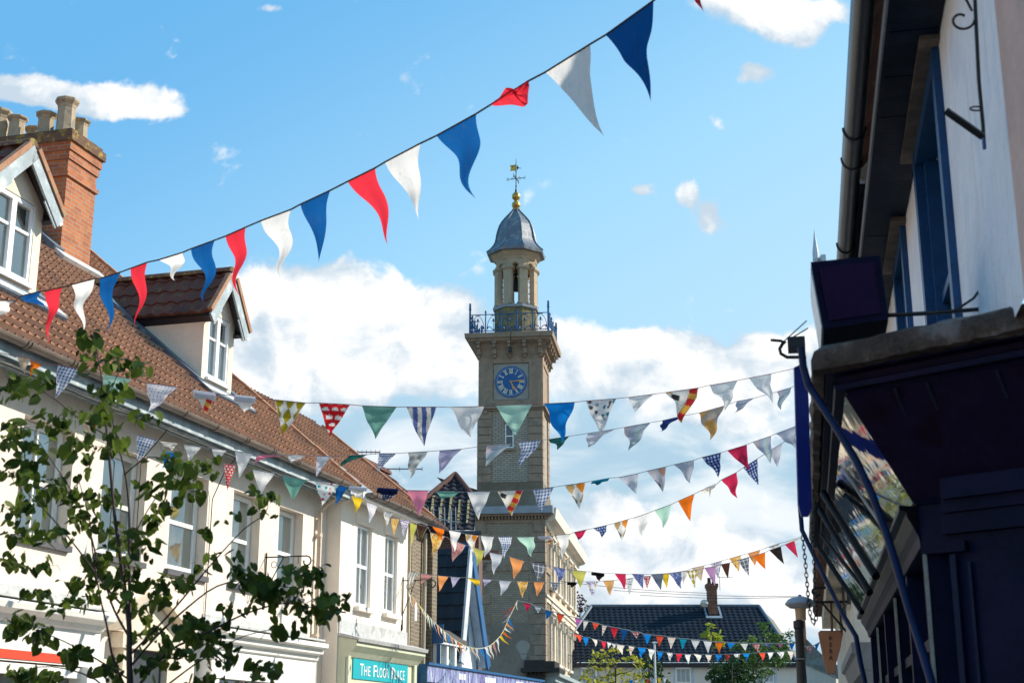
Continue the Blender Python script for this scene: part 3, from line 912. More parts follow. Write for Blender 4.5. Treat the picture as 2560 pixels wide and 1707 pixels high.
# camera-side slope
sl = math.atan2(zA - zlo, ap - G0)
eave = F1.P(G0 - .15, .25, zlo - .1)
fr4 = Frame(eave, -F1.ey, (-F1.ex * math.sin(sl) + Vector((0, 0, 1)) * math.cos(sl)), (F1.ex * math.cos(sl) + Vector((0, 0, 1)) * math.sin(sl)))
mb = MB(fr4); tiles(mb, 5.0, (zA - zlo) / math.sin(sl) + .1, .26, .30, 1, .03, .03, 'pan', seg=8)
r4 = mb.build('roof', tilemat('shaded_slate', (.028, .045, .062), (.04, .058, .078), (.022, .034, .046), (.08, .09, .09), .3), b4, smooth=True)  # paler copy of the dark blue tile, lifted because this slope lies in shade
slb = math.atan2(zA - zlo, G1 - ap)
sl2 = Frame(F1.P(G1 + .15, .25, zlo - .1), -F1.ey, (F1.ex * math.sin(slb) + Vector((0, 0, 1)) * math.cos(slb)), (-F1.ex * math.cos(slb) + Vector((0, 0, 1)) * math.sin(slb)))
mb = MB(sl2); mb.box(0, 5, -.06, 0, 0, (zA - zlo) / math.sin(slb) + .1); mb.build('rear_slope', slateblue, r4)
for k_, (fr_, nm) in enumerate(((fr4, 'barge_board'), (sl2, 'barge_board'))):
    LL = (zA - zlo) / math.sin(sl if k_ == 0 else slb)
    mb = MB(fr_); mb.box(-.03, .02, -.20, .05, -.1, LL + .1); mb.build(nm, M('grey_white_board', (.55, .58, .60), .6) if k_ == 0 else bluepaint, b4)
    mb = MB(fr_); mb.box(.02, .24, -.10, -.07, -.1, LL); mb.build('soffit', M('pale_blue_paint', (.45, .55, .66), .5), b4)
mb = MB(F1); mb.box(ap - .12, ap + .5, .002, .05, 3.6, 4.15); mb.box(ap - .04, ap + .04, .002, .28, zA - .3, zA + .15); mb.build('gable_window', bluepaint, b4)
mb = MB(F1); mb.poly([(ap - .07, .052, 3.65), (ap + .45, .052, 3.65), (ap + .45, .052, 4.1), (ap - .07, .052, 4.1)]); mb.build('pane', gl_up, b4)
# oriel under a dark blue hood
s1_, z1_ = F1.hit(1075, 1560, .5); s2_, z2_ = F1.hit(1145, 1600, .5)
mb = MB(F1)
o0, o1 = 28.85, 30.5
mb.box(o0, o1, .003, .26, 2.8, 3.0); mb.box(o0, o0 + .1, .003, .26, 3.0, 3.56); mb.box(o1 - .1, o1, .003, .26, 3.0, 3.56)
for x in (29.35, 29.9): mb.box(x, x + .12, .18, .26, 3.0, 3.56)
mb.box(o0, o1, .003, .3, 3.56, 3.62)
ow = mb.build('oriel_window', ws, b4)
mb = MB(F1); mb.box(o0 + .1, o1 - .1, .05, .2, 3.01, 3.555); mb.build('pane', gl_up, ow)
mb = MB(F1); mb.prism([(.0, 3.625), (.34, 3.625), (.33, 3.70), (0, 3.92)], 0, o0 - .03, o1 + .06); mb.build('hood', M('dark_roof_felt', (.07, .06, .055), .8), ow)
mb = MB(F1); mb.box(o0 - .06, o0 - .035, .003, .36, 3.56, 3.95); mb.box(o0 - .06, o0 - .035, .22, .30, 2.9, 3.55); mb.build('side_board', bluepaint, ow)
# shop fascia with a bluish picture strip
o3 = .60
f0, zf0 = F1.hit(1066, 1658, o3)
mb = MB(F1); mb.box(f0, f0 + 9.0, .22, o3, zf0 - .36, zf0); mb.box(f0, f0 + 9, o3, o3 + .06, zf0 - .02, zf0 + .03)
fo = mb.build('fascia', bluepaint, b4)
mb = MB(F1); mb.box(f0 + .02, f0 + 8.9, o3 + .003, o3 + .02, zf0 - .34, zf0 - .03)


def photo_strip():
    m = bpy.data.materials.new('lavender_photo_strip'); m.use_nodes = True
    k = NT(m.node_tree); b = k.nt.nodes['Principled BSDF']
    uv = k.n('ShaderNodeUVMap'); uv.uv_map = 'UVMap'
    n = k.noise(k.v('MULTIPLY', uv.outputs[0], (3, .6, 1)), 1.6, 5, .7)
    n2 = k.noise(k.v('MULTIPLY', uv.outputs[0], (9, 2, 1)), 1.0, 4, .7)
    c = k.mix(k.smooth(n, .42, .6), (.26, .32, .52), (.10, .07, .28))
    c = k.mix(k.smooth(n2, .52, .62), c, (.5, .54, .68))
    k.l(c, b.inputs['Base Color']); b.inputs['Roughness'].default_value = .4
    return m


mb.build('picture_panel', photo_strip(), fo)
mb = MB(F1)
for (x, n_) in ((2.0, 3), (3.9, 5), (6.4, 4)):
    for i in range(n_): mb.box(f0 + x + i * .17, f0 + x + i * .17 + .13, o3 + .021, o3 + .026, zf0 - .22, zf0 - .10)
mb.build('lettering', lw, fo)
mb = MB(F1); mb.lathe([(.17, 0), (.17, zf0 - .37)], f0 + .25, .40, 16); mb.build('corner_post', M('grey_post', (.45, .43, .38), .6), b4, smooth=True)

# ------------------------------------------------------------------ building 5: dark pantiled house in front of the tower
Y5 = 46
def pz(py, Y): return at(1280, py, Y).z
def pxx(px, py, Y): return at(px, py, Y).x
b5 = thing('pantiled_brick_house', 'red brick house with mossy dark pantiled hipped roof left of the clock tower', 'house', (pxx(1125, 1330, Y5), Y5, 0))
x0, x1 = pxx(1048, 1325, Y5), pxx(1197, 1325, Y5)
zE5, zT5 = pz(1328, Y5), pz(1202, Y5 + 3.4)
W5 = Frame((x0, Y5, 0), (1, 0, 0), (0, -1, 0))
L5 = x1 - x0
slp = math.atan2(zT5 - zE5, 3.4)
fr5 = Frame((x0, Y5 - .3, zE5), (1, 0, 0), (0, -math.sin(slp), math.cos(slp)), (0, math.cos(slp), math.sin(slp)))
H5 = 3.7 / math.cos(slp)
mossy = tilemat('mossy_dark_pantile', (.022, .022, .03), (.035, .033, .04), (.03, .028, .03), (.30, .26, .13), .12)
xa = pxx(1138, 1202, Y5 + 3.4) - x0
def clip5(a, c):
    t = c / H5
    lo = 0 if t < .5 else (t - .5) / .5 * xa
    hi = L5 if t < .42 else L5 - (t - .42) / .58 * (L5 - xa)
    return lo <= a <= hi
mb = MB(fr5); tiles(mb, L5, H5, .30, .34, 1, .055, .04, 'pan', seg=8, clip=clip5); r5 = mb.build('roof', mossy, b5, smooth=True)
mb = MB(fr5)
mb.tube([fr5.P(0, .03, H5 * .5), fr5.P(xa, .05, H5)], .10, 8); mb.tube([fr5.P(xa, .05, H5), fr5.P(L5, .03, H5 * .42)], .10, 8)
mb.build('ridge', roof_dk, r5, smooth=True)
mb = MB(fr5)
rr = random.Random(3)
for i in range(int(L5 / .30)):
    top = H5 * rr.uniform(.45, .62)
    c = rr.uniform(.2, .6)
    while c < top:
        mb.box(i * .30 + .02, i * .30 + .07 + rr.uniform(0, .03), .05, .10 + rr.uniform(0, .03), c, c + rr.uniform(.05, .16)); c += rr.uniform(.1, .24)
mb.build('moss', M('pale_moss', (.42, .36, .18), .95, .3, 9, .4), r5)
mb = MB(W5); mb.box(0, L5, -6, 0, 0, zE5); mb.build('wall', brick('dark_red_brick', (.15, .055, .035), (.10, .04, .03), (.16, .13, .1), .23, .08, .01, .5), b5)
mb = MB(W5); mb.box(-.1, L5 + .1, .002, .34, zE5 - .13, zE5 - .02); mb.build('gutter', M('blue_grey_gutter', (.03, .045, .07), .4), b5)
zw = pz(1372, Y5)
mb = MB(W5); mb.box(.9, 1.9, .002, .05, zw - .9, zw); mb.build('window', bluepaint, b5)
mb = MB(W5); mb.poly([(.97, .052, zw - .85), (1.83, .052, zw - .85), (1.83, .052, zw - .07), (.97, .052, zw - .07)]); mb.build('pane', gl_dk, b5)
mb = MB(W5); mb.box(2.6, L5, .002, 1.3, zw - .35, zw - .2); mb.build('lean_to_roof', M('old_clay', (.22, .1, .08), .9), b5)
# blue scaffold-like drain pipes beside the tower
mb = MB(W5)
for x, r_ in ((L5 - .3, .03), (L5 - .62, .022)):
    mb.tube([W5.P(x, .12, 0), W5.P(x, .12, zE5 - .2)], r_)
for z in (3.2, 4.6, 6.2, 7.6): mb.tube([W5.P(L5 - .65, .12, z), W5.P(L5 - .28, .12, z)], .02)
mb.tube([W5.P(L5 - 1.0, .16, 3.0), W5.P(L5 - .45, .16, zw)], .03)
mb.build('drain_pipes', M('blue_steel', (.02, .07, .13), .4), b5, smooth=True)


def aerial(p, h, label, n=9, L=1.3, ang=0.0, fr=None, pale=True):
    m = M('aerial_metal', (.42, .42, .42), .4, .2, 5, 0, metal=.6)
    t = thing('tv_aerial', label, 'aerial', p, 'television aerials')
    p = Vector(p)
    b = MB(); b.tube([p, p + Vector((0, 0, h))], .02, 6); b.build('pole', m, t)
    d = Vector((math.cos(ang), math.sin(ang), .02)); q = Vector((-d.y, d.x, 0))
    b = MB(); top = p + Vector((0, 0, h - .05)); b.tube([top - d * .15, top + d * L], .016, 6); b.build('boom', m, t)
    b = MB()
    for i in range(n):
        c = top + d * (L * i / (n - 1)); w_ = .16 - .06 * i / n
        b.tube([c - q * w_, c + q * w_], .007, 5); b.tube([c - Vector((0, 0, .05)), c + Vector((0, 0, .05))], .007, 5)
    for i in range(5):
        b.tube([top - d * .15 + Vector((0, 0, .05 * i - .1)) - q * .18, top - d * .15 + Vector((0, 0, .05 * i - .1)) + q * .18], .007, 5)
    b.build('elements', m, t)
    return t


aerial(at(847, 1180, 29.5), at(847, 1124, 29.5).z - at(847, 1180, 29.5).z, 'aerial with its long toothed boom standing on the tiled roof edge left of the tower', 10, .85, .1)
aerial(at(941, 1225, 31), at(941, 1166, 31).z - at(941, 1225, 31).z, 'thin aerial pointing right behind the bunting low on the left roofs', 3, 1.0, .12)
def gridaerial(px0, py0, px1, label, Y=44.8):
    m = MATS['aerial_metal']
    p = at((px0 + px1) / 2, py0 + 40, Y)
    t = thing('tv_aerial', label, 'aerial', p, 'television aerials')
    b = MB(); b.tube([at(px1, py0 + 45, Y), at(px1, py0 - 22, Y)], .02, 6); b.build('pole', m, t)
    b = MB(); b.tube([at(px0, py0 - 5, Y), at(px1 + 20, py0 + 8, Y)], .02, 6); b.build('boom', m, t)
    b = MB()
    for i in range(6):
        x = px0 + 4 + (px1 - px0) * i / 4.5
        b.tube([at(x, py0 - 30, Y), at(x + 1, py0 + 28, Y)], .014, 5)
    b.build('elements', m, t)
gridaerial(1066, 1297, 1128, 'ladder-like aerial with upright rods in front of the mossy dark roof')
# ------------------------------------------------------------------ clock tower and town hall
stone = M('sandstone', (.35, .255, .18), .9, .28, 1.2, .4, col2=(.24, .19, .14), streak=.55)
stoneD = M('weathered_dark_stone', (.20, .16, .115), .9, .25, 1.2, .35, col2=(.20, .18, .13), streak=.4)
stoneW = M('pale_ashlar', (.47, .36, .24), .9, .16, 1.6, .3, col2=(.45, .36, .26), streak=.3)
stoneM = M('mossy_stone', (.20, .17, .09), .95, .35, 3, .5, col2=(.26, .22, .08), streak=.5)
yb = brick('gault_brick', (.38, .325, .25), (.48, .41, .32), (.13, .11, .09), .30, .105, .016, .15)
yb2 = brick('buff_brick', (.32, .255, .175), (.38, .31, .22), (.20, .165, .125), .26, .095, .012, .25)
leadroof = M('lead_dome', (.16, .18, .21), .42, .25, 3, .25, col2=(.26, .27, .27), metal=.25)
goldm = M('gold_leaf', (.72, .42, .08), .35, .2, 6, .1, metal=.7, col2=(.25, .16, .05))
clockblue = M('clock_blue', (.004, .095, .30), .4, .1, 3, .02)
ivory = M('ivory_paint', (.90, .78, .48), .5, .1)
TY = 70.0
TH = 7.4
ex = Vector((math.cos(R(TH)), -math.sin(R(TH)), 0)); ed = Vector((math.sin(R(TH)), math.cos(R(TH)), 0))
pc = at(1275.5, 1275, TY)
T = Frame((pc.x, pc.y, 0), ex, -ed)         # a: right, b: towards the camera, c: up; origin centre of the front face
def tz(py): return at(1276, py, TY).z
def tx(px, py=1000): 
    p0 = at(1275.5, py, TY); 
    # intersect ray with the front plane
    r = ray(px, py); rh = Vector((r.x, r.y, 0)); nn = T.ey
    t = T.o.dot(nn) / rh.dot(nn); q = Vector((0, 0, CZ)) + r * t
    return (q - T.o).dot(ex)
HW = (tx(1355.5, 1150) - tx(1195, 1150)) / 2
cx0 = (tx(1355.5, 1150) + tx(1195, 1150)) / 2
T = Frame(T.P(cx0, 0, 0), ex, -ed)
D2 = 2 * HW
ctr = T.P(0, -HW, 0)
tw = thing('clock_tower', 'tall stone and brick clock tower with lead dome, blue clock and gilt weathervane', 'tower', ctr)
# lower stage and shaft
zl0, zl1 = 0, tz(1300)
z_corn = tz(1286); z_corn2 = tz(1268); z_sh0 = tz(1204); z_str = tz(1026); z_str2 = tz(1017); z_clk1 = tz(902); z_cor = tz(855); z_corT = tz(838)
LH = HW + .07
mb = MB(T)
mb.box(-LH, LH, -D2 - .1, 0, 0, z_corn - .02)
mb.build('lower_stage', yb2, tw)
mb = MB(T); mb.box(-HW + .02, HW - .02, -D2 + .02, -.02, z_corn2, z_str); mb.build('shaft', yb, tw)
# smooth rendered patch at the foot
mb = MB(T); mb.box(-LH + .05, LH - .35, .003, .03, 0, tz(1556)); mb.build('render_patch', M('grey_brown_render', (.25, .21, .165), .95, .22, .7, .3, streak=.3), tw)
mb = MB(T); 
import random as _r
for (px, py, r_) in ((1278, 1573, .12), (1308, 1618, .32), (1309, 1640, .14)):
    a = tx(px, py); mb.prism([(a + r_ * (1 + .2 * math.sin(3 * t)) * math.cos(t), tz(py) + r_ * 1.1 * math.sin(t)) for t in [i * math.pi / 8 for i in range(16)]], 1, .031, .036)
mb.build('pale_stain', M('pale_plaster', (.36, .33, .28), .95, .1), tw)


def quoins(mb, hw, z0, z1, pitch, wl, ws_, depth, sides=(-1, 1), gap=.035, prot=.06, right=True):
    n = int(round((z1 - z0) / pitch)); pitch = (z1 - z0) / n
    for i in range(n):
        za, zb = z0 + i * pitch, z0 + (i + 1) * pitch - gap
        w_ = wl if i % 2 == 0 else ws_
        for s in sides:
            a, b = (s * (hw + prot), s * (hw - w_))
            mb.box(a, b, -(w_), prot, za, zb)
        if right:   # far corner of the sunlit side
            mb.box(hw - .01, hw + prot, -depth - prot, -depth + w_, za, zb)
            mb.box(-hw - prot, -hw + .01, -depth - prot, -depth + w_, za, zb)


mb = MB(T); quoins(mb, HW - .02, z_sh0, z_str, (z_str - z_sh0) / 9, .66, .66, D2)
quoins(mb, LH - .0, tz(1690), tz(1305), (tz(1305) - tz(1690)) / 15, .50, .72, D2 + .1)
mb.build('quoins', stone, tw)
mb = MB(T)   # weathered band and tapered plinth of the shaft
mb.box(-HW - .04, HW + .04, -D2 - .04, .04, tz(1226), z_sh0)
mb.prism([(.04, tz(1226)), (.22, z_corn2), (-D2 - .22, z_corn2), (-D2 - .04, tz(1226))], 0, -HW - .08, HW + .08)
mb.build('plinth', stoneD, tw)
mb = MB(T)
e = .48
mb.box(-LH - e, LH + e, -D2 - .1, e, z_corn, z_corn2)
mb.build('lead_cornice', M('grey_lead', (.30, .32, .35), .5, .15), tw)
mb = MB(T)
mb.box(-LH - .32, LH + .32, -D2 - .1, .32, z_corn - .10, z_corn - .004)
a = -LH - .2
while a < LH + .2:
    mb.box(a, a + .08, .02, .20, z_corn - .24, z_corn - .104); a += .165
b_ = -D2
while b_ < .1:
    mb.box(LH + .02, LH + .20, b_, b_ + .08, z_corn - .24, z_corn - .104); b_ += .165
mb.box(-LH - .05, LH + .05, -D2 - .1, .05, z_corn - .42, z_corn - .245)
mb.box(-LH - .06, LH + .06, -D2 - .1, .06, tz(1426), tz(1410))
mb.build('dentil_cornice', stone, tw)
# shaft window
sh = tz(1120); st = tz(1060)
wa, wb = tx(1262.5, 1090) - cx0, tx(1283.5, 1090) - cx0
mb = MB(T); mb.box(wa - .05, wb + .05, -.02, .012, st, st + .3); mb.box(wa - .1, wb + .1, -.02, .10, sh - .13, sh); mb.build('window_surround', stone, tw)
sash(T, tw, wa, wb, sh + .01, st, .02, whitepaint, glass('tower_glass', (.04, .07, .09), .1, .6), fw=.05, bars=0)
# string cornice
mb = MB(T)
mb.box(-HW - .07, HW + .07, -D2 - .07, .07, z_str, z_str + .10); mb.box(-HW - .2, HW + .2, -D2 - .2, .2, z_str + .10, z_str2)
for s in (-.95, .55, 1.0 if False else .55): mb.box(s * HW * .8 - .09, s * HW * .8 + .09, .0, .15, z_str - .14, z_str - .002)
mb.build('string_cornice', stone, tw)
# clock stage
mb = MB(T)
pa, pb_ = tx(1231.5, 950) - cx0, tx(1322, 950) - cx0
zp0, zp1 = tz(999), tz(907)
wall(mb, -HW, HW, z_str2, z_cor, [(pa, pb_, zp0, zp1)], .10, 0)
mb.poly([(HW, 0, z_str2), (HW, -D2, z_str2), (HW, -D2, z_cor), (HW, 0, z_cor)]); mb.poly([(-HW, 0, z_str2), (-HW, 0, z_cor), (-HW, -D2, z_cor), (-HW, -D2, z_str2)]); mb.poly([(-HW, -D2, z_str2), (-HW, -D2, z_cor), (HW, -D2, z_cor), (HW, -D2, z_str2)])
mb.poly([(pa, -.1, zp0), (pb_, -.1, zp0), (pb_, -.1, zp1), (pa, -.1, zp1)])
# pilaster strips and recess on the sunlit side
mb.box(HW + .001, HW + .05, -.42, -.06, z_str2, z_cor - .5); mb.box(HW + .001, HW + .05, -D2 + .06, -D2 + .42, z_str2, z_cor - .5); mb.box(HW + .001, HW + .05, -D2 + .42, -.42, z_cor - 1.1, z_cor - .5)
mb.build('clock_stage', stone, tw)
mb = MB(T); mb.box(pa + .03, pb_ - .03, -.1, -.07, zp0 + .03, zp1 - .03); mb.build('clock_panel', M('panel_stone', (.33, .31, .27), .9, .12, 2), tw)
# clock
cpx, cpy = 1276.6, 953.6
ca, cz_ = tx(cpx, cpy) - cx0, tz(cpy)
rc = (tx(cpx + 39.7, cpy) - tx(cpx, cpy))
ck = MB(T)
N = 64
def disc(mb, r0, r1, b0, b1, m=0, n=64):
    o_ = []
    for i in range(n):
        t = 2 * math.pi * i / n; o_.append((ca + r1 * math.cos(t), cz_ + r1 * math.sin(t)))
    mb.prism(o_, 1, b0, b1, m)
disc(ck, 0, rc, -.075, -.03)
clk = ck.build('clock_face', clockblue, tw)
mb = MB(T)
for i in range(60):
    t0, t1 = 2 * math.pi * (i - .22) / 60, 2 * math.pi * (i + .22) / 60
    r0, r1 = rc * .865, rc * .915
    mb.prism([(ca + r0 * math.cos(t0), cz_ + r0 * math.sin(t0)), (ca + r1 * math.cos(t0), cz_ + r1 * math.sin(t0)), (ca + r1 * math.cos(t1), cz_ + r1 * math.sin(t1)), (ca + r0 * math.cos(t1), cz_ + r0 * math.sin(t1))], 1, -.03, -.022)
mb.build('minute_track', M('chalk_paint', (.5, .54, .58), .5), clk)
mb = MB(T)
NUM = {12: 'XII', 1: 'I', 2: 'II', 3: 'III', 4: 'IIII', 5: 'V', 6: 'VI', 7: 'VII', 8: 'VIII', 9: 'IX', 10: 'X', 11: 'XI'}
hN = rc * .27
def stroke(x0, y0, x1, y1, wd, th_, rm):
    # local numeral coords -> clock plane, rotated by th_
    def tr(x, y):
        y += rm
        c_, s_ = math.cos(th_), math.sin(th_)
        return (ca + x * c_ + y * s_, cz_ - x * s_ + y * c_)
    mb.prism([tr(x0 - wd, y0), tr(x0 + wd, y0), tr(x1 + wd, y1), tr(x1 - wd, y1)], 1, -.03, -.018)
for hr, s in NUM.items():
    th_ = 2 * math.pi * hr / 12
    wI, wX = rc * .062, rc * .13
    tot = sum(wI if c == 'I' else wX for c in s); x = -tot / 2
    for c in s:
        ww = wI if c == 'I' else wX; xc = x + ww / 2; h2 = hN / 2
        if c == 'I': stroke(xc, -h2, xc, h2, rc * .017, th_, rc * .68)
        elif c == 'V': stroke(xc - ww * .33, h2, xc, -h2, rc * .02, th_, rc * .68); stroke(xc + ww * .33, h2, xc, -h2, rc * .012, th_, rc * .68)
        else: stroke(xc - ww * .33, h2, xc + ww * .33, -h2, rc * .02, th_, rc * .68); stroke(xc + ww * .33, h2, xc - ww * .33, -h2, rc * .012, th_, rc * .68)
        x += ww
    stroke(0, hN / 2 + rc * .0, 0, hN / 2 + rc * .018, tot / 2, th_, rc * .68); stroke(0, -hN / 2 - rc * .018, 0, -hN / 2, tot / 2, th_, rc * .68)
mb.build('numerals', ivory, clk)
mb = MB(T)
def hand(ang, L, wd, b0):
    c_, s_ = math.cos(ang), math.sin(ang)
    def tr(x, y): return (ca + x * c_ + y * s_, cz_ - x * s_ + y * c_)
    mb.prism([tr(-wd * .6, -rc * .1), tr(wd * .6, -rc * .1), tr(wd, L * .7), tr(0, L), tr(-wd, L * .7)], 1, b0, b0 + .012)
hand(2 * math.pi * 14 / 60, rc * .90, rc * .035, .0)
hand(2 * math.pi * (5.23) / 12, rc * .42, rc * .04, -.014)
c_, s_ = math.cos(2 * math.pi * 5.23 / 12), math.sin(2 * math.pi * 5.23 / 12)
def tr(x, y): return (ca + x * c_ + y * s_, cz_ - x * s_ + y * c_)
mb.prism([tr(-rc * .1, rc * .40), tr(0, rc * .33), tr(rc * .1, rc * .40), tr(0, rc * .60)], 1, -.014, -.002)
mb.build('hands', M('copper_gold', (.70, .34, .08), .4, .1, 4, 0, metal=.3), clk)
# coved frieze with brackets, top cornice
EC = .62
mb = MB(T)
def ring(hw0, z0, hw1, z1):
    A = [(-hw0, hw0 - HW), (hw0, hw0 - HW), (hw0, -D2 - hw0 + HW), (-hw0, -D2 - hw0 + HW)]
    B = [(-hw1, hw1 - HW), (hw1, hw1 - HW), (hw1, -D2 - hw1 + HW), (-hw1, -D2 - hw1 + HW)]
    ia = [mb.pt(*p, z0) for p in A]; ib = [mb.pt(*p, z1) for p in B]
    for i in range(4): mb.face((ia[i], ia[(i + 1) % 4], ib[(i + 1) % 4], ib[i]))
    return ib
ring(HW + .002, tz(888), HW + .03, tz(886)); ring(HW + .03, tz(886), HW + .05, tz(874)); ring(HW + .05, tz(874), HW + .20, tz(862)); ring(HW + .20, tz(862), HW + .5, z_cor)
ring(HW + .5, z_cor, HW + .5, z_cor + .09); ring(HW + .5, z_cor + .09, HW + EC, z_cor + .12); ring(HW + EC, z_cor + .12, HW + EC + .03, z_corT)
ib = ring(HW + EC + .03, z_corT, HW + EC - .1, z_corT + .03); mb.face(ib)
mb.build('top_cornice', stone, tw)
mb = MB(T)
def corbel(fr, a, base):
    for (w_, o_, za, zb) in ((.10, .46, -.16, -.03), (.075, .40, -.34, -.165), (.09, .20, -.62, -.345), (.11, .24, -.66, -.6), (.07, .13, -.82, -.665)):
        mb.box(a - w_, a + w_, base + .0, base + o_, z_cor + za, z_cor + zb)
for px in (1197.6, 1237, 1275, 1312, 1351):
    mb = MB(T); corbel(T, tx(px, 870) - cx0, .02); mb.build('corbel', stone, tw)
TR_ = Frame(T.P(HW, 0, 0), -T.ey, T.ex)
mb = MB(TR_)
for q in (.1, .28 * 3.3, .5 * D2, .76 * D2, D2 - .1):
    mb = MB(TR_); corbel(TR_, q, .02); mb.build('corbel', stone, tw)
# lightning rod box on the front
mb = MB(T); a_ = tx(1278, 880) - cx0; mb.box(a_ - .09, a_ + .09, .40, .56, tz(886), tz(876)); mb.tube([T.P(a_, .5, tz(876)), T.P(a_ + .06, .66, tz(838))], .02, 6); mb.build('floodlight', ironm, tw)
# railing
rb = M('railing_blue', (.008, .085, .24), .4, .2, 4, .05)
zr0, zr1 = z_corT + .05, tz(790)
RW = (tx(1371, 830) - tx(1176, 830)) / 2
mb = MB(T)
off = RW - HW
corners = [(-RW, off), (RW, off), (RW, -D2 - off), (-RW, -D2 - off)]
for i in range(4):
    (ax, ay), (bx, by) = corners[i], corners[(i + 1) % 4]
    P_ = lambda t, z: T.P(ax + (bx - ax) * t, ay + (by - ay) * t, z)
    for z in (zr0, zr0 + .10, zr1): mb.tube([P_(0, z), P_(1, z)], .022, 6)
    h = zr1 - zr0
    nb = 5
    for j in range(nb):
        t0, t1 = j / nb, (j + 1) / nb; tm = (t0 + t1) / 2; dt = t1 - t0
        big = j == 0
        mb.tube([P_(t0, zr0 - .05), P_(t0, zr1 + (.62 if big else .22))], .05 if big else .03, 8)
        for zz, r_ in (((.30, .07), (.42, .06), (.54, .045)) if big else ((.12, .05),)):
            c = P_(t0, zr1 + zz); mb.tube([c - Vector((0, 0, .025)), c + Vector((0, 0, .025))], r_, 8)
        for s in (0, 1):   # pointed arches
            pts = []
            for q in range(8):
                u = q / 7
                tt = (t0 + .08 * dt + (tm + .18 * dt - t0 - .08 * dt) * (u ** 2.0)) if s == 0 else (t1 - .08 * dt - (tm + .18 * dt - t0 - .08 * dt) * (u ** 2.0))
                pts.append(P_(tt, zr0 + .10 + (h - .12) * math.sin(u * math.pi / 2)))
            mb.tube(pts, .015, 5)
        mb.tube([P_(tm, zr0 + .1), P_(tm, zr0 + h * .78)], .016, 5)
        c = P_(tm, zr0 + h * .72); mb.tube([c - Vector((0, 0, .06)), c + Vector((0, 0, .06))], .06, 8, r2=.03)
        mb.tube([P_(tm - .14 * dt, zr0 + h * .62), P_(tm + .14 * dt, zr0 + h * .62)], .014, 5)
        for s in (-1, 1):
            mb.tube([P_(tm, zr0 + h * .12), P_(tm + s * .16 * dt, zr0 + h * .30), P_(tm + s * .34 * dt, zr0 + h * .34)], .022, 5)
            c = P_(tm + s * .36 * dt, zr0 + h * .30); mb.tube([c - Vector((0, 0, .07)), c + Vector((0, 0, .05))], .05, 7, r2=.02)
mb.build('railing', rb, tw)
# octagonal lantern
def tzc(py): return at(1276, py, TY + 1.6).z
cy_ = -HW
zb0, zb1 = z_corT + .03, tzc(775)
po = (tx(1337, 800) - tx(1223, 800)) / 2
lx = tx(1280, 700) - cx0
mb = MB(T); mb.lathe([(po * 1.06, zb0), (po * 1.06, zb0 + .25), (po * 1.0, zb0 + .32), (po * .99, zb1 - .14)], lx, cy_, 8, rot=.5); mb.build('lantern_base', stoneM, tw)
mb = MB(T); mb.lathe([(po * 1.06, zb1 - .14), (po * 1.08, zb1), (po * .9, zb1 + .06)], lx, cy_, 8, rot=.5); mb.build('lantern_slab', M('grey_lead', (.3, .32, .35)), tw)
zc1, zc0 = tzc(680), zb1 + .04   # springing
rr_ = (tx(1333, 720) - tx(1227, 720)) / 2
LROT = R(-5.5)
mb = MB(T)
for i in range(8):
    t = 2 * math.pi * (i + .5) / 8 + LROT
    o8 = T.P(lx + rr_ * .90 * math.cos(t), cy_ + rr_ * .90 * math.sin(t), 0)
    er = (T.ex * math.cos(t) + T.ey * math.sin(t)); et = (-T.ex * math.sin(t) + T.ey * math.cos(t))
    fr8 = Frame(o8, et, er)
    m8 = MB(fr8)
    w_ = rr_ * .205
    m8.box(-w_, w_, -.12, .14, zc0, zc1 - .02)
    m8.box(-w_ * 1.12, w_ * 1.12, -.22, .17, zc0, zc0 + .14)
    for q in (.33, .64): m8.box(-w_ * 1.02, w_ * 1.02, -.21, .147, zc0 + (zc1 - zc0) * q, zc0 + (zc1 - zc0) * q + .02)
    m8.box(-w_ * 1.15, w_ * 1.15, -.22, .18, zc1 - .16, zc1 - .10); m8.box(-w_ * 1.3, w_ * 1.3, -.22, .22, zc1 - .10, zc1 + .02)
    m8.build('pier', stoneW, tw)
# arcade ring with arches
Ro = rr_ * 1.02; Ri = rr_ * .80
za0, za1 = zc1, tzc(660)
mb = MB(T)
for i in range(8):
    t0, t1 = 2 * math.pi * (i + .5) / 8 + LROT, 2 * math.pi * (i + 1.5) / 8 + LROT
    def VP(u, z, r_):
        x = (1 - u) * math.cos(t0) + u * math.cos(t1); y = (1 - u) * math.sin(t0) + u * math.sin(t1)
        return (lx + r_ * x, cy_ + r_ * y, z)
    n = 12; rad = .20
    ztop = za1
    us = [0] + [.5 - rad * math.cos(math.pi * q / n) for q in range(n + 1)] + [1]
    zs = [za0] + [za0 + 1.0 * rad * rr_ * .77 * math.sin(math.pi * q / n) * 1.0 for q in range(n + 1)] + [za0]
    for r_ in (Ro, Ri):
        for q in range(len(us) - 1):
            mb.poly([VP(us[q], zs[q], r_), VP(us[q + 1], zs[q + 1], r_), VP(us[q + 1], ztop, r_), VP(us[q], ztop, r_)])
    for q in range(len(us) - 1):
        mb.poly([VP(us[q], zs[q], Ri), VP(us[q + 1], zs[q + 1], Ri), VP(us[q + 1], zs[q + 1], Ro), VP(us[q], zs[q], Ro)])
    # arch moulding
    pr = []
    for q in range(n + 1):
        uu = .5 - (rad + .055) * math.cos(math.pi * q / n); zz = za0 + (rad + .055) * rr_ * .77 * math.sin(math.pi * q / n)
        pr.append(T.P(*VP(uu, zz, Ro + .03)))
    mb.tube(pr, .035, 6)
mb.build('arcade', stoneW, tw)
mb = MB(T)
er_ = (tx(1350, 640) - tx(1210, 640)) / 2
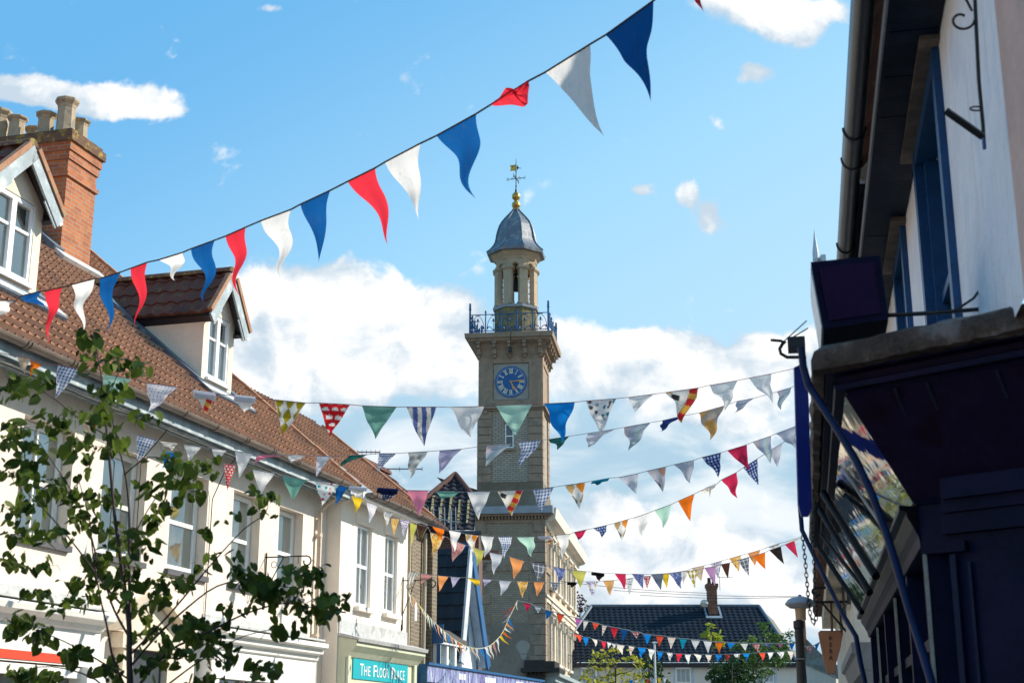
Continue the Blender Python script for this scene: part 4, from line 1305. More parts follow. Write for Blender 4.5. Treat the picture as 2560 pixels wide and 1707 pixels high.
mb.lathe([(Ro * .9, za1 - .01), (Ro + .03, za1 - .01), (Ro + .06, tzc(656)), (er_ * .94, tzc(647)), (er_ * .96, tzc(641)), (er_ * .5, tzc(641))], lx, cy_, 8, rot=.5)
mb.build('eaves_cornice', stoneW, tw)
sc_ = (tx(1281, 600) - tx(1280, 600)) * 1.025
prof = [(70, 644), (71, 637), (66, 633), (60, 627), (54, 619), (50, 611), (48, 602), (46.5, 592), (44, 582), (40, 569), (34.5, 559), (27, 549), (19, 540), (11, 531), (6.5, 525), (5, 521)]
mb = MB(T); mb.lathe([(r_ * sc_ / math.cos(R(22.5)) * .97, tzc(y)) for r_, y in prof], lx, cy_, 8, rot=.5)
dome = mb.build('dome', leadroof, tw)
mb = MB(T)
for i in range(8):
    t = 2 * math.pi * (i + .5) / 8
    mb.tube([T.P(lx + (r_ * sc_ / math.cos(R(22.5)) * .97 + .01) * math.cos(t), cy_ + (r_ * sc_ / math.cos(R(22.5)) * .97 + .01) * math.sin(t), tzc(y)) for r_, y in prof[1:]], .045, 6)
mb.build('hip_rolls', leadroof, dome, smooth=True)
mb = MB(T); mb.lathe([(.0001, tzc(728)), (.16, tzc(728)), (.20, tzc(724)), (.17, tzc(715)), (.13, tzc(705)), (.12, tzc(698)), (.05, tzc(694)), (.03, tzc(680)), (.03, tzc(662))], lx, cy_, 20)
mb.lathe([(.0001, tzc(731)), (.03, tzc(731)), (.03, tzc(726))], lx, cy_, 8)
mb.box(lx - .6, lx + .6, cy_ - .05, cy_ + .05, tzc(690), tzc(685)); mb.build('bell', M('dark_bronze', (.03, .032, .03), .5, .2, 3, .1, metal=.4), tw, smooth=True)
# finial
P2 = lambda r_, y: (r_ * sc_, tzc(y))
mb = MB(T); mb.lathe([P2(8.5, 526), P2(9.5, 523), P2(6, 521), P2(9, 519), P2(11, 514), P2(9.5, 508), P2(5, 504), P2(4, 501), P2(7, 499.5), P2(10, 496), P2(10.5, 492), P2(9, 486), P2(5, 482.5), P2(3, 481)], lx, cy_, 20)
fin = mb.build('finial', goldm, tw, smooth=True)
mb = MB(T)
mb.lathe([P2(4, 482), P2(2.5, 476), P2(1.3, 470), P2(1.2, 455), P2(1.0, 410), P2(.5, 397)], lx, cy_, 8)
for y, r_ in ((466, 2.6), (447, 3.2), (430, 2)): mb.lathe([P2(.5, y + 2), P2(r_, y), P2(.5, y - 2)], lx, cy_, 8)
vz = tzc(447)
for ang in (8, 98):
    t = R(ang); d_ = T.ex * math.cos(t) + T.ey * math.sin(t); c = T.P(lx, cy_, vz)
    mb.tube([c - d_ * .48, c + d_ * .48], .018, 6)
    for s in (-1, 1):
        e_ = c + d_ * s * .44
        mb.tube([e_ + Vector((0, 0, -.10)), e_ + Vector((0, 0, .10)), e_ + d_ * s * .07 + Vector((0, 0, -.10)), e_ + d_ * s * .07 + Vector((0, 0, .10))], .013, 5)
        mb.tube([c + d_ * s * .10 + Vector((0, 0, .0)), c + d_ * s * .2 + Vector((0, 0, .10)), c + d_ * s * .26 + Vector((0, 0, .0)), c + d_ * s * .2 + Vector((0, 0, -.08))], .012, 5)
wv = mb.build('weathervane', M('dark_vane', (.02, .035, .045), .5), fin)
mb = MB(T)
z_a, z_b = tzc(427), tzc(413)
mb.prism([(lx - .32, z_a), (lx + .02, z_a - .01), (lx + .02, z_b + .01), (lx - .34, z_b), (lx - .28, (z_a + z_b) / 2)], 1, cy_ - .012, cy_ + .012)
mb.build('banner', goldm, wv)
mb = MB(T)
mb.tube([T.P(lx, cy_, (z_a + z_b) / 2), T.P(lx + .28, cy_, (z_a + z_b) / 2 - .04)], .015, 5)
mb.prism([(lx + .05, z_a), (lx + .16, (z_a + z_b) / 2), (lx + .05, z_b)], 1, cy_ - .01, cy_ + .01)
mb.build('pointer', MATS['dark_vane'], wv)

# ---- town hall wing along the street
WL = 18.5
hall = thing('town_hall_wing', 'cream stuccoed town hall wing with tall windows running back from the clock tower', 'building', T.P(LH, -9, 0))
W = Frame(T.P(LH, .0, 0), ed, ex)     # a: away along the street, b: out to the street, c: up
st_ = M('cream_stucco', (.60, .49, .36), .85, .12, 2, .2, streak=.15)
zTop = tz(1296)
mb = MB(W)
ZU0, ZU1 = tz(1480), tz(1330)
ZL0, ZL1 = tz(1640), tz(1520)
hs = []
for i in range(5):
    a = 2.6 + i * 3.2
    hs += [(a, a + 1.5, tz(1450), tz(1335)), (a, a + 1.5, tz(1640), tz(1530))]
wall(mb, 0, WL, 0, zTop, hs, .25, 0)
mb.poly([(WL, 0, 0), (WL, -6, 0), (WL, -6, zTop), (WL, 0, zTop)]); mb.poly([(3.4, -6, 0), (3.4, -6, zTop), (WL, -6, zTop), (WL, -6, 0)])
mb.build('wall', st_, hall)
mb = MB(W)
mb.prism([(.002, zTop - .35), (.12, zTop - .33), (.18, zTop - .15), (.42, zTop - .08), (.55, zTop), (.62, z_corn2 - .03), (.002, z_corn2)], 0, .1, WL + .4)
for h in hs:
    mb.box(h[0] - .18, h[0] - .02, .002, .08, h[2] - .1, h[3]); mb.box(h[1] + .02, h[1] + .18, .002, .08, h[2] - .1, h[3])
    mb.box(h[0] - .28, h[1] + .28, .002, .22, h[3] + .12, h[3] + .24); mb.box(h[0] - .22, h[1] + .22, .002, .10, h[3], h[3] + .118); mb.box(h[0] - .25, h[1] + .25, .002, .18, h[2] - .22, h[2] - .1)
    mb.box(h[0] - .18, h[0] - .02, .082, .2, h[3] - .35, h[3] - .002); mb.box(h[1] + .02, h[1] + .18, .082, .2, h[3] - .35, h[3] - .002)
mb.box(0, WL, .002, .06, tz(1500), tz(1490)); mb.box(0, WL, .002, .14, tz(1490) + .004, tz(1484))
mb.build('mouldings', M('pale_stucco', (.72, .65, .54), .8, .1, 2, .15), hall)
for h in hs: sash(W, hall, h[0] + .02, h[1] - .02, h[2] + .01, h[3] - .01, -.12, whitepaint, gl_up, fw=.09, bars=0)
mb = MB(W); mb.box(.1, WL, .002, .5, tz(1702), tz(1690)); mb.box(.1, WL, .002, .7, tz(1690) + .004, tz(1680)); mb.box(.1, WL, .002, .35, 0, tz(1702) - .004)
mb.build('shop_cornice', M('grey_green_lead', (.33, .40, .40), .55, .15), hall)
mb = MB(T); 
za_, zb_ = tz(1680), tz(1650)
a1_ = tx(1312, 1660) - cx0
mb.box(a1_, LH + .05, .003, .30, za_ + .2, zb_); mb.box(a1_ - .15, LH + .35, .003, .55, za_, za_ + .19); mb.box(a1_ + .1, LH + .02, .003, .2, 0, za_ - .003)
a2_ = a1_ + .1
while a2_ < LH: mb.box(a2_ + .0, a2_ + .07, .203, .4, za_ - .12, za_ - .004); a2_ += .2
mb.box(LH + .052, LH + .5, -2.2, .30, za_ + .2, zb_ - .05); mb.box(LH + .052, LH + .75, -2.4, .5, za_, za_ + .19)
mb.build('corner_shop_cornice', M('black_paint_wood', (.025, .022, .018), .5, .2), tw)
mb = MB(W); mb.poly([(3.2, .6, z_corn2), (WL + .4, .6, z_corn2), (WL + .4, -6, z_corn2 + 2.2), (3.2, -6, z_corn2 + 2.2)]); mb.build('roof', slateblue, hall)
bracket(W, 12.0, tz(1602), .9, 'sign_bracket', 'thin iron sign bracket on the pale town hall wing right of the tower')
# ------------------------------------------------------------------ right-hand building (side=-1: b points to the street)
thR = 11.4
RW_ = Frame((1.0 * math.cos(R(thR)), -1.0 * math.sin(R(thR)), 0), (math.sin(R(thR)), math.cos(R(thR)), 0), (-math.cos(R(thR)), math.sin(R(thR)), 0))
white = M('blue_white_render', (.86, .88, .92), .9, .10, 1.4, .5, col2=(.74, .79, .87), streak=.35, bscale=14)
pinkr = M('pink_render', (.66, .47, .40), .9, .15, 2, .4)
navy = M('navy_gloss', (.006, .008, .034), .5, .4, 3, .12, col2=(.010, .008, .036), spec=.10)
plum = M('plum_paint', (.016, .009, .030), .55, .35, 2.5, .2, col2=(.012, .005, .014), spec=.06)
wblue = M('window_blue', (.006, .065, .19), .4, .3, 5, .25, streak=.3)
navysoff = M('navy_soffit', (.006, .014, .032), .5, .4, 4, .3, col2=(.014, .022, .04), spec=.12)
oldwood = M('old_brown_timber', (.16, .13, .11), .8, .4, 6, .5, streak=.6)
zg = 5.9
h1 = thing('white_blue_building', 'white rendered building with blue window frames, black gutter and navy shopfront at the right edge', 'building', RW_.P(9, -.3, 0))
mb = MB(RW_)
rw = [(8.35, 9.92, 3.95, 5.62), (11.55, 12.55, 3.95, 5.62)]
wall(mb, 6.05, 15.0, 3.42, zg - .12, rw, .16); mb.box(8.2, 13.35, -.5, -.3, 0, 3.42)
mb.poly([(15.0, 0, 0), (15.0, 0, zg), (15.0, -8, zg), (15.0, -8, 0)])
mb.build('wall', white, h1)
mb = MB(RW_); wall(mb, 2.5, 6.046, 3.38, zg - .12, [], .1, .012); mb.poly([(2.5, 0, 0), (2.5, -8, 0), (2.5, -8, zg), (2.5, 0, zg)]); mb.build('pink_wall', pinkr, h1)
for (x0, x1, z0, z1) in rw:
    mb = MB(RW_)
    f_ = .15
    mb.box(x0 - .10, x0 + .03, -.10, .045, z0 - .1, z1 + .06); mb.box(x1 - .03, x1 + .10, -.10, .045, z0 - .1, z1 + .06); mb.box(x0 + .03, x1 - .03, -.10, .04, z1 - .05, z1 + .06); mb.box(x0 + .03, x1 - .03, -.10, .05, z0 - .1, z0 + .02)
    mb.box(x0 + .03, x0 + .12, -.13, -.02, z0 + .02, z1 - .05); mb.box(x1 - .12, x1 - .03, -.13, -.02, z0 + .02, z1 - .05)
    zm = (z0 + z1) / 2 - .25
    mb.box(x0 + .12, x1 - .12, -.13, -.06, zm - .03, zm + .03)
    wo = mb.build('window', wblue, h1)
    mb = MB(RW_); mb.poly([(x0 + .03, -.12, z0 + .02), (x1 - .03, -.12, z0 + .02), (x1 - .03, -.12, z1), (x0 + .03, -.12, z1)]); mb.build('pane', glass('grey_sky_glass', (.22, .25, .27), .06, .9), wo)
    mb = MB(RW_); mb.box(x0 - .2, x1 + .2, .0505, .12, z1 + .065, z1 + .19); mb.box(x0 - .2, x1 + .2, .003, .05, z1 + .065, z1 + .19); mb.build('lintel', oldwood, wo)
# deep dark soffit, fascia and gutter
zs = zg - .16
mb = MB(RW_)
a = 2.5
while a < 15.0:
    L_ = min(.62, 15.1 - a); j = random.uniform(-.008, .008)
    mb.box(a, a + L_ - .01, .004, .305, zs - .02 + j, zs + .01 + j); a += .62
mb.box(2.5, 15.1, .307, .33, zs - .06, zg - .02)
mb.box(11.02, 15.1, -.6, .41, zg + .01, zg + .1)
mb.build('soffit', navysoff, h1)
mb = MB(RW_); mb.box(2.5, 15.1, .332, .345, zs - .07, zs + .02); mb.build('fascia_edge', M('grey_board_edge', (.2, .21, .22), .7), h1)
mb = MB(RW_)
gz = zg - .0
segs = [(2.4, 9.9, .0), (9.92, 10.45, .004), (10.47, 15.2, .0)]
for (lo, hi, e) in segs:
    mb.prism([(.445 + (.075 + e) * math.cos(t), gz + (.10 + e) * math.sin(t)) for t in [math.pi + math.pi * q / 14 for q in range(15)]] + [(.445 + .06 * math.cos(t), gz + .085 * math.sin(t)) for t in [2 * math.pi - math.pi * q / 14 for q in range(15)]], 0, lo, hi)
for a in (5.1, 7.7, 9.86, 10.42, 12.4):
    mb.prism([(.445 + .088 * math.cos(t), gz + .113 * math.sin(t)) for t in [math.pi + math.pi * q / 14 for q in range(15)]], 0, a, a + .03)
mb.build('gutter', M('black_gutter', (.035, .035, .038), .32, .3, 3, .08), h1, smooth=True)
shade_roof_fr, RRH = slopeframe(RW_, 2.4, .38, zg + .04, R(52), 5.2)  # unseen steep roof, pitch and length shaped to shade the young tree
mb = MB(shade_roof_fr); tiles(mb, 8.6, RRH, .30, .34, 1, .04, .03, 'pan', seg=4); mb.build('roof', roof_dk, h1, smooth=True)
mb = MB(RW_); mb.poly([(2.4, -4.7, zg + 6.68), (11.0, -4.7, zg + 6.68), (11.0, -10, zg), (2.4, -10, zg)]); mb.poly([(2.4, .45, zg), (2.4, -4.7, zg + 6.6), (2.4, -10, zg)]); mb.poly([(11.0, .45, zg), (11.0, -4.7, zg + 6.6), (11.0, -10, zg)]); mb.build('shade_roof_gable', white, h1)  # unseen back slope and gables closing the shade-casting roof

# splayed navy shopfront: profile swept round the corner
CX = 7.0
def yat(px, py, Y=CX): p = at(px, py, Y); return p
th = R(thR)
nA = Vector((-math.cos(th), math.sin(th), 0)); dA = Vector((math.sin(th), math.cos(th), 0))
dB = Vector((math.sin(R(46)), -math.cos(R(46)), 0)); nB = Vector((-math.cos(R(46)), -math.sin(R(46)), 0))
C0 = at(2290, 1265, CX); C0.z = 0
shop = thing('navy_shopfront', 'navy and plum shopfront with tilted mirror-like fascia and splayed corner under the white building', 'shopfront', C0)


def sweep(prof, farL=6.6, nearL=2.2, split=False):
    """prof: (out, z) closed polygon; returns meshes along the street arm and the splayed arm"""
    mit = (nA + nB).normalized(); ms = 1.0 / mit.dot(nA)
    def pts(base, nv, k): return [base + nv * (o * k) + Vector((0, 0, z)) for o, z in prof]
    A = pts(C0 + dA * farL, nA, 1); B = pts(C0, mit, ms); D = pts(C0 + dB * nearL, nB, 1)
    return A, B, D


def addloft(mb, A, B, m=0):
    n = len(A)
    ia = []
    for q in A: mb.v.append(q); mb.l.append(tuple(q)); ia.append(len(mb.v) - 1)
    ib = []
    for q in B: mb.v.append(q); mb.l.append(tuple(q)); ib.append(len(mb.v) - 1)
    for i in range(n): mb.face((ia[i], ia[(i + 1) % n], ib[(i + 1) % n], ib[i]), m)
    mb.face(ia[::-1], m); mb.face(ib, m)


def loft2(prof, name, mat, parent, farL=6.6, nearL=2.2, arms=(1, 1), smooth=False, **kw):
    A, B, D = sweep(prof, farL, nearL)
    mb = MB()
    if arms[0]: addloft(mb, A, B)
    if arms[1]: addloft(mb, B, D)
    return mb.build(name, mat, parent, smooth=smooth, **kw)


zt_, zb_ = 3.27, 2.72
ot = .31
# tilted fascia: wavy mirror-like panel on the street side, plum boards on the splay
fas = loft2([(0, zb_), (-.04, zb_), (ot - .04, zt_), (ot, zt_)], 'fascia_board', navy, shop)
loft2([(.015, zb_ + .012), (.003, zb_ + .012), (ot + .0 - .008, zt_ - .012), (ot + .006, zt_ - .012)], 'mirror_panel', glass('wavy_mirror', (.80, .79, .74), .03, .9, wav=.045, metal=1.0), fas, farL=6.45, nearL=.1, arms=(1, 0), label='mirror-like fascia panel reflecting the street')
loft2([(.02, zb_ + .03), (.004, zb_ + .03), (ot - .012, zt_ - .02), (ot + .004, zt_ - .02)], 'splay_panel', plum, fas, nearL=2.0, arms=(0, 1))
# cornice over it and its wrinkled lead capping
cor = loft2([(-.1, zt_ + .002), (ot + .05, zt_ + .002), (ot + .055, zt_ + .03), (ot + .015, zt_ + .035), (ot + .02, zt_ + .075), (ot + .09, zt_ + .08), (ot + .10, zt_ + .115), (-.1, zt_ + .115)], 'cornice', navy, shop)
loft2([(ot - .05, zt_ + .04), (ot + .035, zt_ + .04), (ot + .045, zt_ + .07), (ot - .05, zt_ + .07)], 'plum_band', plum, cor, arms=(0, 1))
lead = M('wrinkled_old_lead', (.10, .068, .052), .65, .6, 5, .9, col2=(.19, .16, .15), streak=.8, bscale=11, spec=.25)
def leadcap():
    mb = MB()
    mit = (nA + nB).normalized(); ms = 1.0 / mit.dot(nA)
    prof = [(-.30, zt_ + .33), (ot - .02, zt_ + .235), (ot + .09, zt_ + .23), (ot + .15, zt_ + .20), (ot + .165, zt_ + .15), (ot + .15, zt_ + .095), (ot + .105, zt_ + .085)]
    stations = []
    n1 = 50
    for i in range(n1 + 1):
        t = 6.4 * (1 - i / n1); stations.append((C0 + dA * t, nA, 1.0))
    stations[-1] = (C0, mit, ms)
    for i in range(1, 46):
        stations.append((C0 + dB * (2.1 * i / 45), nB, 1.0))
    rings = []
    rr = random.Random(5)
    for b, nv, k_ in stations:
        wv_ = [rr.uniform(-.008, .008) for _ in prof]
        ring_ = []
        for (o, z), e in zip(prof, wv_):
            q = b + nv * ((o + e) * k_) + Vector((0, 0, z + e * .6)); mb.v.append(q); mb.l.append(tuple(q)); ring_.append(len(mb.v) - 1)
        rings.append(ring_)
    for i in range(len(rings) - 1):
        for j in range(len(prof) - 1): mb.face((rings[i][j], rings[i][j + 1], rings[i + 1][j + 1], rings[i + 1][j]))
    return mb.build('lead_capping', lead, cor, smooth=True)
leadcap()
# mouldings under the fascia
loft2([(-.2, zb_ - .11), (.02, zb_ - .11), (.05, zb_ - .06), (.05, zb_ - .035), (.085, zb_ - .03), (.085, zb_ - .004), (-.2, zb_ - .004)], 'architrave', M('grey_black_moulding', (.010, .012, .020), .4, .3, 4, .1, spec=.15), shop, arms=(1, 0))
loft2([(-.2, zb_ - .20), (-.01, zb_ - .20), (.0, zb_ - .15), (.02, zb_ - .113), (-.2, zb_ - .113)], 'architrave', navy, shop, arms=(1, 0))
# splay: capital and broad dark pilaster with a raised frame
def splaybox(mb, s0_, s1_, o0_, o1_, z0_, z1_):
    fr = Frame(C0, dB, nB); m2 = MB(fr); m2.box(s0_, s1_, o0_, o1_, z0_, z1_)
    n0 = len(mb.v); mb.v += m2.v; mb.l += m2.l; mb.f += [tuple(i + n0 for i in f_) for f_ in m2.f]; mb.mi += m2.mi
mb = MB()
splaybox(mb, .16, 2.2, -.3, .05, zb_ - .06, zb_ + .025); splaybox(mb, .18, 2.2, -.3, .09, zb_ - .0, zb_ + .10); splaybox(mb, .14, 2.2, -.3, .03, zb_ - .16, zb_ - .063)
splaybox(mb, .10, .26, -.3, .045, zb_ - .25, zb_ - .2)
splaybox(mb, .0, .17, -.3, -.012, zb_ - .24, zb_ - .002)
mb.build('capital', navy, shop)
for s_ in (.10, .27, .62, 1.1):
    mb = MB(); q = []
    for (o, z) in ((.02, zb_ + .13), (.034, zb_ + .13), (ot + .018, zt_ - .03), (ot + .004, zt_ - .03)): q.append(C0 + dB * s_ + nB * o + Vector((0, 0, z)))
    addloft(mb, q, [p + dB * .014 for p in q]); mb.build('batten', M('navy_batten', (.016, .018, .04), .4, .4, 9, .3, spec=.2), fas)
mb = MB(); splaybox(mb, .17, 2.2, -.4, .0, 0, zb_ - .163); mb.build('pilaster', navy, shop)
mb = MB(); splaybox(mb, .17, .20, .001, .03, 0, zb_ - .26); splaybox(mb, .255, .27, .001, .02, 0, zb_ - .3); mb.build('pilaster_edge', M('navy_edge', (.004, .012, .045), .35, spec=.15), shop)
mb = MB(); splaybox(mb, .27, .30, ot + .0, ot + .012, zb_ + .2, zt_); 
# glazing along the street arm: mullions with pale edge strips that paint reflected light
SA = Frame(C0, dA, nA)
mb = MB(SA)
for a in (.02, 1.3, 2.6, 3.9, 5.2, 6.4): mb.box(a, a + .09, -.22, -.02, 0, zb_ - .205)
mb.box(.11, 6.4, -.25, -.04, 0, .55); mb.box(.11, 6.4, -.2, -.06, 2.05, 2.11)
gz_ = mb.build('window_frame', navy, shop)
mb = MB(SA)
for a in (.02, 2.6, 5.2):
    mb = MB(SA); mb.box(a - .012, a - .001, -.034, -.018, 0, zb_ - .21); mb.build('glint_strip', M('glint_grey', (.42, .41, .36), .7, .3, 8, .3), gz_)
mb = MB(SA); mb.poly([(.11, -.14, .55), (6.4, -.14, .55), (6.4, -.14, zb_ - .205), (.11, -.14, zb_ - .205)]); mb.build('pane', gl_dk, gz_)

# awning arms and rods
aw = thing('awning_frame', 'dark blue folded awning arms reaching down in front of the navy shopfront', 'awning', at(2250, 1500, 7.4))
def arm(pts, r_, mat, name='arm'):
    mb = MB(); mb.tube([at(*p) for p in pts], r_, 10); return mb.build(name, mat, aw, smooth=True)
blu = M('arm_blue', (.004, .016, .07), .4, .3, 6, .1, spec=.2)
arm([(2003, 868, 6.9), (2008, 915, 6.9), (2022, 965, 6.85), (2085, 1060, 6.8), (2140, 1150, 6.7), (2180, 1235, 6.65), (2215, 1330, 6.6), (2243, 1420, 6.5), (2275, 1530, 6.4), (2310, 1640, 6.3), (2345, 1760, 6.2)], .019, blu)
arm([(2000, 1265, 11.0), (2005, 1325, 10.9), (2060, 1440, 10.5), (2110, 1540, 10.2), (2140, 1590, 10.0), (2150, 1650, 9.9), (2170, 1740, 9.8)], .018, blu)
blk = M('black_strut', (.006, .006, .009), .5, .3, 5, .05, spec=.1)
arm([(2058, 1232, 9.8), (2190, 1440, 8.8)], .026, blk, 'strut'); arm([(2050, 1275, 10.3), (2175, 1480, 9.3)], .022, blk, 'strut'); arm([(2052, 1335, 10.6), (2172, 1485, 9.7)], .014, blk, 'strut'); arm([(2046, 1365, 10.8), (2155, 1530, 10.0)], .018, blk, 'strut')
arm([(2068, 1105, 8.9), (2150, 1235, 8.4), (2215, 1330, 7.75)], .009, M('grey_rod', (.3, .3, .28), .4), 'strut')
arm([(2078, 950, 8.0), (2072, 1100, 9.6), (2062, 1330, 12.0)], .035, M('brown_grey_roller', (.13, .115, .10), .6, .4, 6, .3, streak=.5), 'roller')
arm([(2040, 985, 8.2), (2038, 1100, 9.4), (2030, 1345, 12.0)], .026, M('mottled_bar', (.22, .21, .19), .6, .5, 12, .3), 'roller')
arm([(2052, 960, 8.2), (2048, 1120, 9.6), (2040, 1360, 12.3)], .028, navy, 'roller')
# blue awning end board, flat and edge-on
mb = MB()
q = [(1986, 918), (1998, 912), (2016, 918), (2022, 1000), (2030, 1270), (2022, 1290), (2004, 1290), (1996, 1260)]
P8 = [at(px, py, 8.9) for px, py in q]
o_ = Vector((.0, .03, 0))
addloft(mb, P8, [p + o_ for p in P8])
eb = mb.build('blue_board', M('ultramarine_board', (.004, .02, .22), .45, .1), None); tag(eb, 'tall ultramarine board hanging at the end of the bunting near the lamp bracket', 'board')

# projecting box sign on an iron bar
bs = thing('box_sign', 'plum coloured projecting box sign with white lit side above the lead cornice', 'sign', at(2120, 820, 6.9))
Yb = 6.9
quad = [(2027, 655), (2199, 638), (2221, 798), (2058, 822)]
Q = [at(px, py, Yb) for px, py in quad]
dep = dA * .62
mb = MB(); addloft(mb, Q, [p + dep for p in Q]); body = mb.build('case', navy, bs)
cen = sum(Q, Vector()) / 4
Qi = [cen + (p - cen) * .80 for p in Q]; fn = -dA * .012
mb = MB(); addloft(mb, [p + fn * .2 for p in Qi], [p + fn for p in Qi]); mb.build('plum_panel', M('plum_panel', (.024, .010, .045), .5, .15, spec=.08), bs)
sd = (Q[0] - Q[1]).normalized() * .006
S4 = [Q[0] + (Q[3] - Q[0]) * .12 + dep * .06, Q[3] + (Q[0] - Q[3]) * .05 + dep * .06, Q[3] + (Q[0] - Q[3]) * .05 + dep * .95, Q[0] + (Q[3] - Q[0]) * .12 + dep * .95]
mb = MB(); addloft(mb, [p + sd * .1 for p in S4], [p + sd for p in S4]); mb.build('white_side', M('sign_white', (.90, .93, .92), .4, .03), bs)
mb = MB(); mb.tube([at(2221, 788, 7.0), at(2340, 782, 7.15), at(2462, 772, 7.25)], .012, 6); mb.tube([at(2390, 775, 7.1), at(2435, 745, 7.15), at(2462, 704, 7.25)], .007, 6); mb.build('wall_bar', ironm, bs)
mb = MB(); b_ = at(2464, 695, 7.25); fr = Frame(b_, dA, nA); m2 = MB(fr); m2.box(-.03, .03, -.02, .02, -.03, .03); m2.build('fixing', ironm, bs)

# floodlight arm left of the board
fl = thing('floodlight_arm', 'small black floodlight and hooked arm silhouetted against the cloud left of the shop signs', 'lamp', at(1985, 870, 8.8))
mb = MB(); mb.tube([at(2015, 893, 8.8), at(1968, 893, 8.8), at(1952, 884, 8.8), at(1949, 872, 8.8), at(1956, 860, 8.8), at(1963, 853, 8.8)], .011, 7); mb.tube([at(1927, 850, 8.8), at(1952, 852, 8.8), at(1962, 858, 8.8)], .009, 6); mb.build('arm', ironm, fl, smooth=True)
mb = MB(); mb.tube([at(1963, 850, 8.8), at(2016, 802, 8.9)], .004, 5); mb.tube([at(1970, 850, 8.8), at(2020, 820, 8.9)], .004, 5); mb.build('stay', ironm, fl)
mb = MB(Frame(at(1993, 862, 8.8), dA, nA)); mb.box(-.08, .08, -.05, .06, -.035, .035); mb.build('lamp_head', ironm, fl)

# wrought-iron hanging bracket on the upper white wall
hb = thing('scrolled_bracket', 'tall wrought iron bracket with a scroll and black bar lamp high on the white wall', 'bracket', at(2455, 300, 5.6))
Yw = 5.75
mb = MB(); mb.tube([at(2435, -60, Yw), at(2440, 60, Yw), at(2447, 200, Yw + .05), at(2458, 320, Yw + .1), at(2461, 372, Yw + .1)], .009, 8)
pts = []
for i in range(20):
    t = 1.7 * math.pi * i / 19; r_ = 31 - 19 * i / 19
    pts.append(at(2437 - 33 + 33 * math.cos(t) * r_ / 31, 50 + r_ * math.sin(t) * .9, Yw))
mb.tube(pts, .006, 7); mb.tube([at(2405, -20, Yw), at(2430, 28, Yw)], .006, 7)
pts = [at(2441 + 16 * math.cos(t), 272 + 5 * math.sin(t), Yw) for t in [i * math.pi / 8 for i in range(17)]]; mb.tube(pts, .004, 6)
mb.build('ironwork', ironm, hb, smooth=True)
mb = MB(); mb.tube([at(2364, 277, Yw), at(2458, 343, Yw)], .019, 4); mb.build('lamp_bar', M('black_bar', (.01, .01, .012), .5), hb)
mb = MB(); mb.tube([at(2458, 345, Yw + .05), at(2461, 374, Yw + .05)], .006, 6); mb.build('hook', M('blue_hook', (.05, .15, .4), .4), hb)

# hanging chain loop
mb = MB()
rr = random.Random(2)
path = [(2007, 1345), (2013, 1400), (2017, 1450), (2021, 1500), (2026, 1540), (2036, 1559), (2040, 1545), (2040, 1500), (2037, 1450), (2035, 1400), (2032, 1345), (2028, 1290)]
P_ = [at(x, y, 9.5) for x, y in path]
# resample
tot = [0]
for i in range(len(P_) - 1): tot.append(tot[-1] + (P_[i + 1] - P_[i]).length)
n = int(tot[-1] / .030)
for i in range(n):
    s = tot[-1] * i / n
    j = max(q for q in range(len(tot)) if tot[q] <= s); j = min(j, len(P_) - 2)
    u = (s - tot[j]) / (tot[j + 1] - tot[j]); c = P_[j].lerp(P_[j + 1], u); d_ = (P_[j + 1] - P_[j]).normalized()
    side = d_.cross(Vector((0, 1, 0))).normalized() if i % 2 == 0 else d_.cross(Vector((1, 0, 0))).normalized()
    mb.tube([c + d_ * .021 * math.cos(t) + side * .0105 * math.sin(t) for t in [k_ * math.pi / 5 for k_ in range(11)]], .0035, 5, cap=False)
ch = mb.build('hanging_chain', ironm); tag(ch, 'black chain loop hanging from the shopfront in front of the street lamp', 'chain')

# ------------------------------------------------------------------ farther right-hand houses
fh = thing('pale_right_house', 'pale house with scroll brackets seen edge-on behind the chain on the right', 'house', at(2080, 1700, 24))
Yh = 22
RF = Frame(at(2085, 1700, Yh) * 1, dA, nA); RF.o.z = 0
palew = M('pale_far_render', (.62, .55, .44), .85, .15, 1, .2)
zt2 = at(2085, 1405, Yh).z
mb = MB(RF); mb.box(-3, 9, -5, -.25, 0, zt2 - .1); mb.box(-3, 9, -.248, .02, zt2 - .35, zt2 - .1)
mb.build('wall', palew, fh)
mb = MB(RF); mb.prism([(-.3, zt2 - .095), (.15, zt2 - .095), (.2, zt2 + .02), (-3, zt2 + 2.2), (-5.5, zt2)], 0, -3, 9); mb.build('roof', roof_dk, fh)
mb = MB(RF)
for a in (-2.2, .2, 2.6): mb.box(a, a + 1.0, -.246, -.2, 3.4, 4.6)
mb.build('window', gl_dk, fh)
cn = thing('grey_shop_cornice', 'grey boxed shop cornice with curved corbel low on the right behind the blue arm', 'shopfront', at(2150, 1620, 16))
GF = Frame(at(2150, 1640, 15), dA, nA); GF.o.z = 0
gy = M('dark_grey_paint', (.20, .21, .22), .5, .2)
zc_ = at(2090, 1612, 15.5).z
mb = MB(GF); mb.prism([(-.9, zc_), (.08, zc_), (.08, zc_ - .10), (.04, zc_ - .12), (-.02, zc_ - .28), (-.9, zc_ - .28)], 0, 0, 5); mb.build('cornice', gy, cn)
mb = MB(GF); mb.prism([(-.36, zc_ - .283), (-.04, zc_ - .283), (-.06, zc_ - .5), (-.20, zc_ - .62), (-.18, zc_ - .8), (-.36, zc_ - .95)], 0, 0.0, .18); mb.build('corbel', gy, cn)
mb = MB(GF); mb.box(0, 5, -.9, -.36, 0, zc_ - .285); mb.build('frontage', gy, cn)
